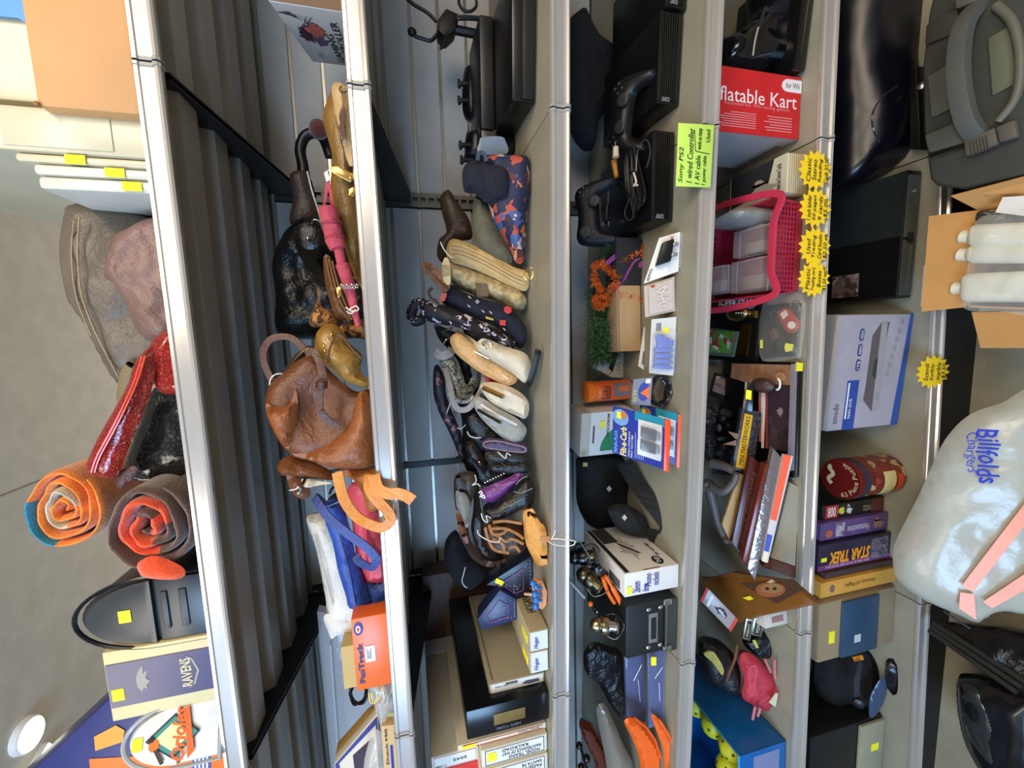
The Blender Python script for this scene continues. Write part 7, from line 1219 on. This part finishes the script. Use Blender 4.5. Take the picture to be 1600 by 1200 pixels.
# open carton with wrapped white bottles
zc_ = .30; t = T('open_carton', 'open brown carton of white bottles with its flaps spread, on the floor', 'carton'); KR = mat('card', (198, 146, 84)); C4 = [atz(u, v, zc_) for u, v in ((1510, 480), (1532, 328), (1660, 300), (1650, 486))]
for k in range(4):
    a, b = C4[k], C4[(k + 1) % 4]; nn = Vector((-(b - a).y, (b - a).x, 0)).normalized() * .004; t.add('wall', prism([a, b, Vector((b.x, b.y, .003)), Vector((a.x, a.y, .003))], -nn), KR)
def flap(P): return prism(P, (P[1] - P[0]).cross(P[2] - P[1]).normalized() * .004)
t.add('flap', flap([atz(1510, 480, zc_), atz(1532, 328, zc_), atz(1453, 338, zc_ + .01), atz(1441, 487, zc_ + .01)]), KR); t.add('flap', flap([atz(1532, 328, zc_), atz(1660, 300, zc_), atz(1650, 262, zc_ + .03), atz(1487, 305, zc_ + .05)]), KR); t.add('flap', flap([atz(1650, 486, zc_), atz(1520, 487, zc_), atz(1534, 543, zc_ - .02), atz(1655, 543, zc_ - .02)]), KR)
t.add('torn_white_edge', fz([(1443, 480), (1441, 478), (1446, 415), (1452, 412), (1453, 440)], zc_ - .004, .006, .001), WHT); t.done()
WB = mat('plastic', (232, 232, 214), .3)
for k, (v0, v1, u0, lb) in enumerate(((352, 388, 1528, 'white bottle uppermost in the photo, near the dark one'), (384, 412, 1524, 'white bottle second from the top in the carton'), (428, 472, 1516, 'widest white bottle lowest in the carton'))):
    P = [atz(u, v, zc_ - .02) for u, v in ((u0, v1), (u0 + 2, v0), (1655, v0 - 6), (1650, v1))]; t = T('white_bottle', lb, 'bottle', 'white bottles in the carton'); t.add('bottle', prism(P, (0, 0, .045), .014, 3), WB); c = (P[0] + P[1]) / 2; t.add('cap', lathe([(.014, 0), (.014, .016), (.012, .018)], c + Vector((0, .0, .022)), (P[0] - P[3]).normalized(), 18), WB); t.done()
one('dark_bottle', 'small dark patterned bottle under the plastic at the top of the carton', 'bottle', fz([(1534, 348), (1538, 330), (1580, 326), (1588, 344)], zc_ - .01, .03, .008), mat('blotch', (60, 56, 52), .3, cols=((60, 56, 52), (120, 116, 110), (40, 30, 28)), sc=90)); one('white_tag_slip', 'folded white slip poking out above the dark bottle', 'paper', fz([(1556, 332), (1568, 308), (1605, 306), (1605, 338)], zc_ + .03, .002, 0), WHT)
one('plastic_wrap', 'crinkled clear plastic sheet over the white bottles', 'plastic bag', pillow([atz(u, v, zc_ + .03) for u, v in ((1503, 478), (1516, 400), (1526, 345), (1560, 335), (1650, 330), (1650, 486), (1560, 486))], (0, 0, -1), .02, .002, er=.03, wr=.012, seed=5, fr=22), mat('clear', (235, 235, 230), .04, alpha=.16))
# big plastic bag with handwriting
PB = mat('clear', (196, 196, 182), .28, alpha=.74); p0, n0 = plane(1480, 800, -.10, 0, 48)
OUTB = [(1640, 622), (1560, 632), (1512, 650), (1478, 685), (1455, 730), (1435, 775), (1402, 840), (1395, 868), (1402, 905), (1440, 935), (1500, 962), (1525, 972), (1560, 955), (1640, 930)]
t = T('plastic_bag', 'big translucent white bag with blue handwriting and orange print, hanging before the lowest shelf', 'plastic bag'); t.add('body', pillow([onp(u, v, p0, n0) for u, v in OUTB], n0, .05, .05, er=.07, wr=.010, seed=9, fr=11, res=.013), PB)
pf = p0 - n0 * .062
def ob(pts, th=.0015): return prism([onp(u, v, pf, n0) for u, v in pts], -n0 * th)
BI = mat('paper', (40, 56, 180)); qa = tuple(onp(u, v, pf, n0) for u, v in ((1577, 755), (1577, 670), (1526, 670), (1526, 755))); qb = tuple(onp(u, v, pf, n0) for u, v in ((1532, 738), (1532, 672), (1494, 672), (1494, 738)))
t.add('handwriting', text('Billfolds', qa, 0, .3, 1, 1, .0004, rot=180, shear=.1, wob=.08, bold=.015), BI); t.add('handwriting', text('Chargers', qb, .0, .1, .95, .7, .0004, rot=180, shear=.1, wob=.08), BI)
t.add('orange_print', join(ob([(1500, 925), (1522, 928), (1525, 968), (1498, 950)]), ob([(1502, 915), (1520, 925), (1640, 770), (1640, 735), (1590, 800)]), ob([(1535, 940), (1640, 870), (1640, 900), (1550, 950)])), mat('plastic', (236, 146, 104), .35)); t.done()
one('red_item', 'red object showing faintly through the translucent white bag', 'bag content', pillow([onp(u, v, p0 + n0 * .0, n0) - n0 * .008 for u, v in ((1428, 820), (1442, 812), (1452, 818), (1436, 850), (1424, 860), (1404, 872), (1402, 862))], n0, .003, .003, er=.01, wr=.001), mat('plastic', (200, 60, 50), .4))
# black stand and headset
BP = mat('gloss', (20, 20, 20), .2); t = T('folded_stand', 'black ribbed folded stand in glossy wrap lying on the floor', 'stand')
for k in range(3): t.add('rail', tube([atz(1452 + k * 3, 985 - k * 6, .16), atz(1590 + k * 6, 1082 - k * 9, .16)], .0075, 8), mat('gloss', (44, 42, 38), .3))
t.add('wrap', pillow([atz(u, v, .13) for u, v in ((1456, 975), (1530, 978), (1580, 985), (1640, 1010), (1640, 1110), (1590, 1080), (1520, 1025))], (0, 0, -1), .025, .1, er=.04, wr=.012, seed=4, fr=18), mat('patent', (22, 21, 22), .15)); t.add('cord', tube([atz(1475, 955, .2), atz(1500, 972, .19), atz(1516, 982, .18)], .0025, 6), DP); t.done()
t = T('glossy_case', 'rounded black case in shiny wrap at the lower right corner', 'case'); t.add('shell', pillow([atz(u, v, .12) for u, v in ((1498, 1060), (1505, 1052), (1540, 1055), (1580, 1070), (1640, 1100), (1640, 1260), (1560, 1230), (1515, 1165), (1500, 1110)) ], (0, 0, -1), .05, .11, er=.05, wr=.004, seed=3, fr=10), mat('gloss', (22, 22, 24), .2)); t.add('window', pillow([atz(u, v, .155) for u, v in ((1508, 1068), (1540, 1085), (1562, 1130), (1568, 1200), (1545, 1190), (1510, 1140), (1504, 1100))], (0, 0, -1), .02, .02, er=.02, wr=.006, seed=5), mat('gloss', (44, 46, 46), .12)); t.done()
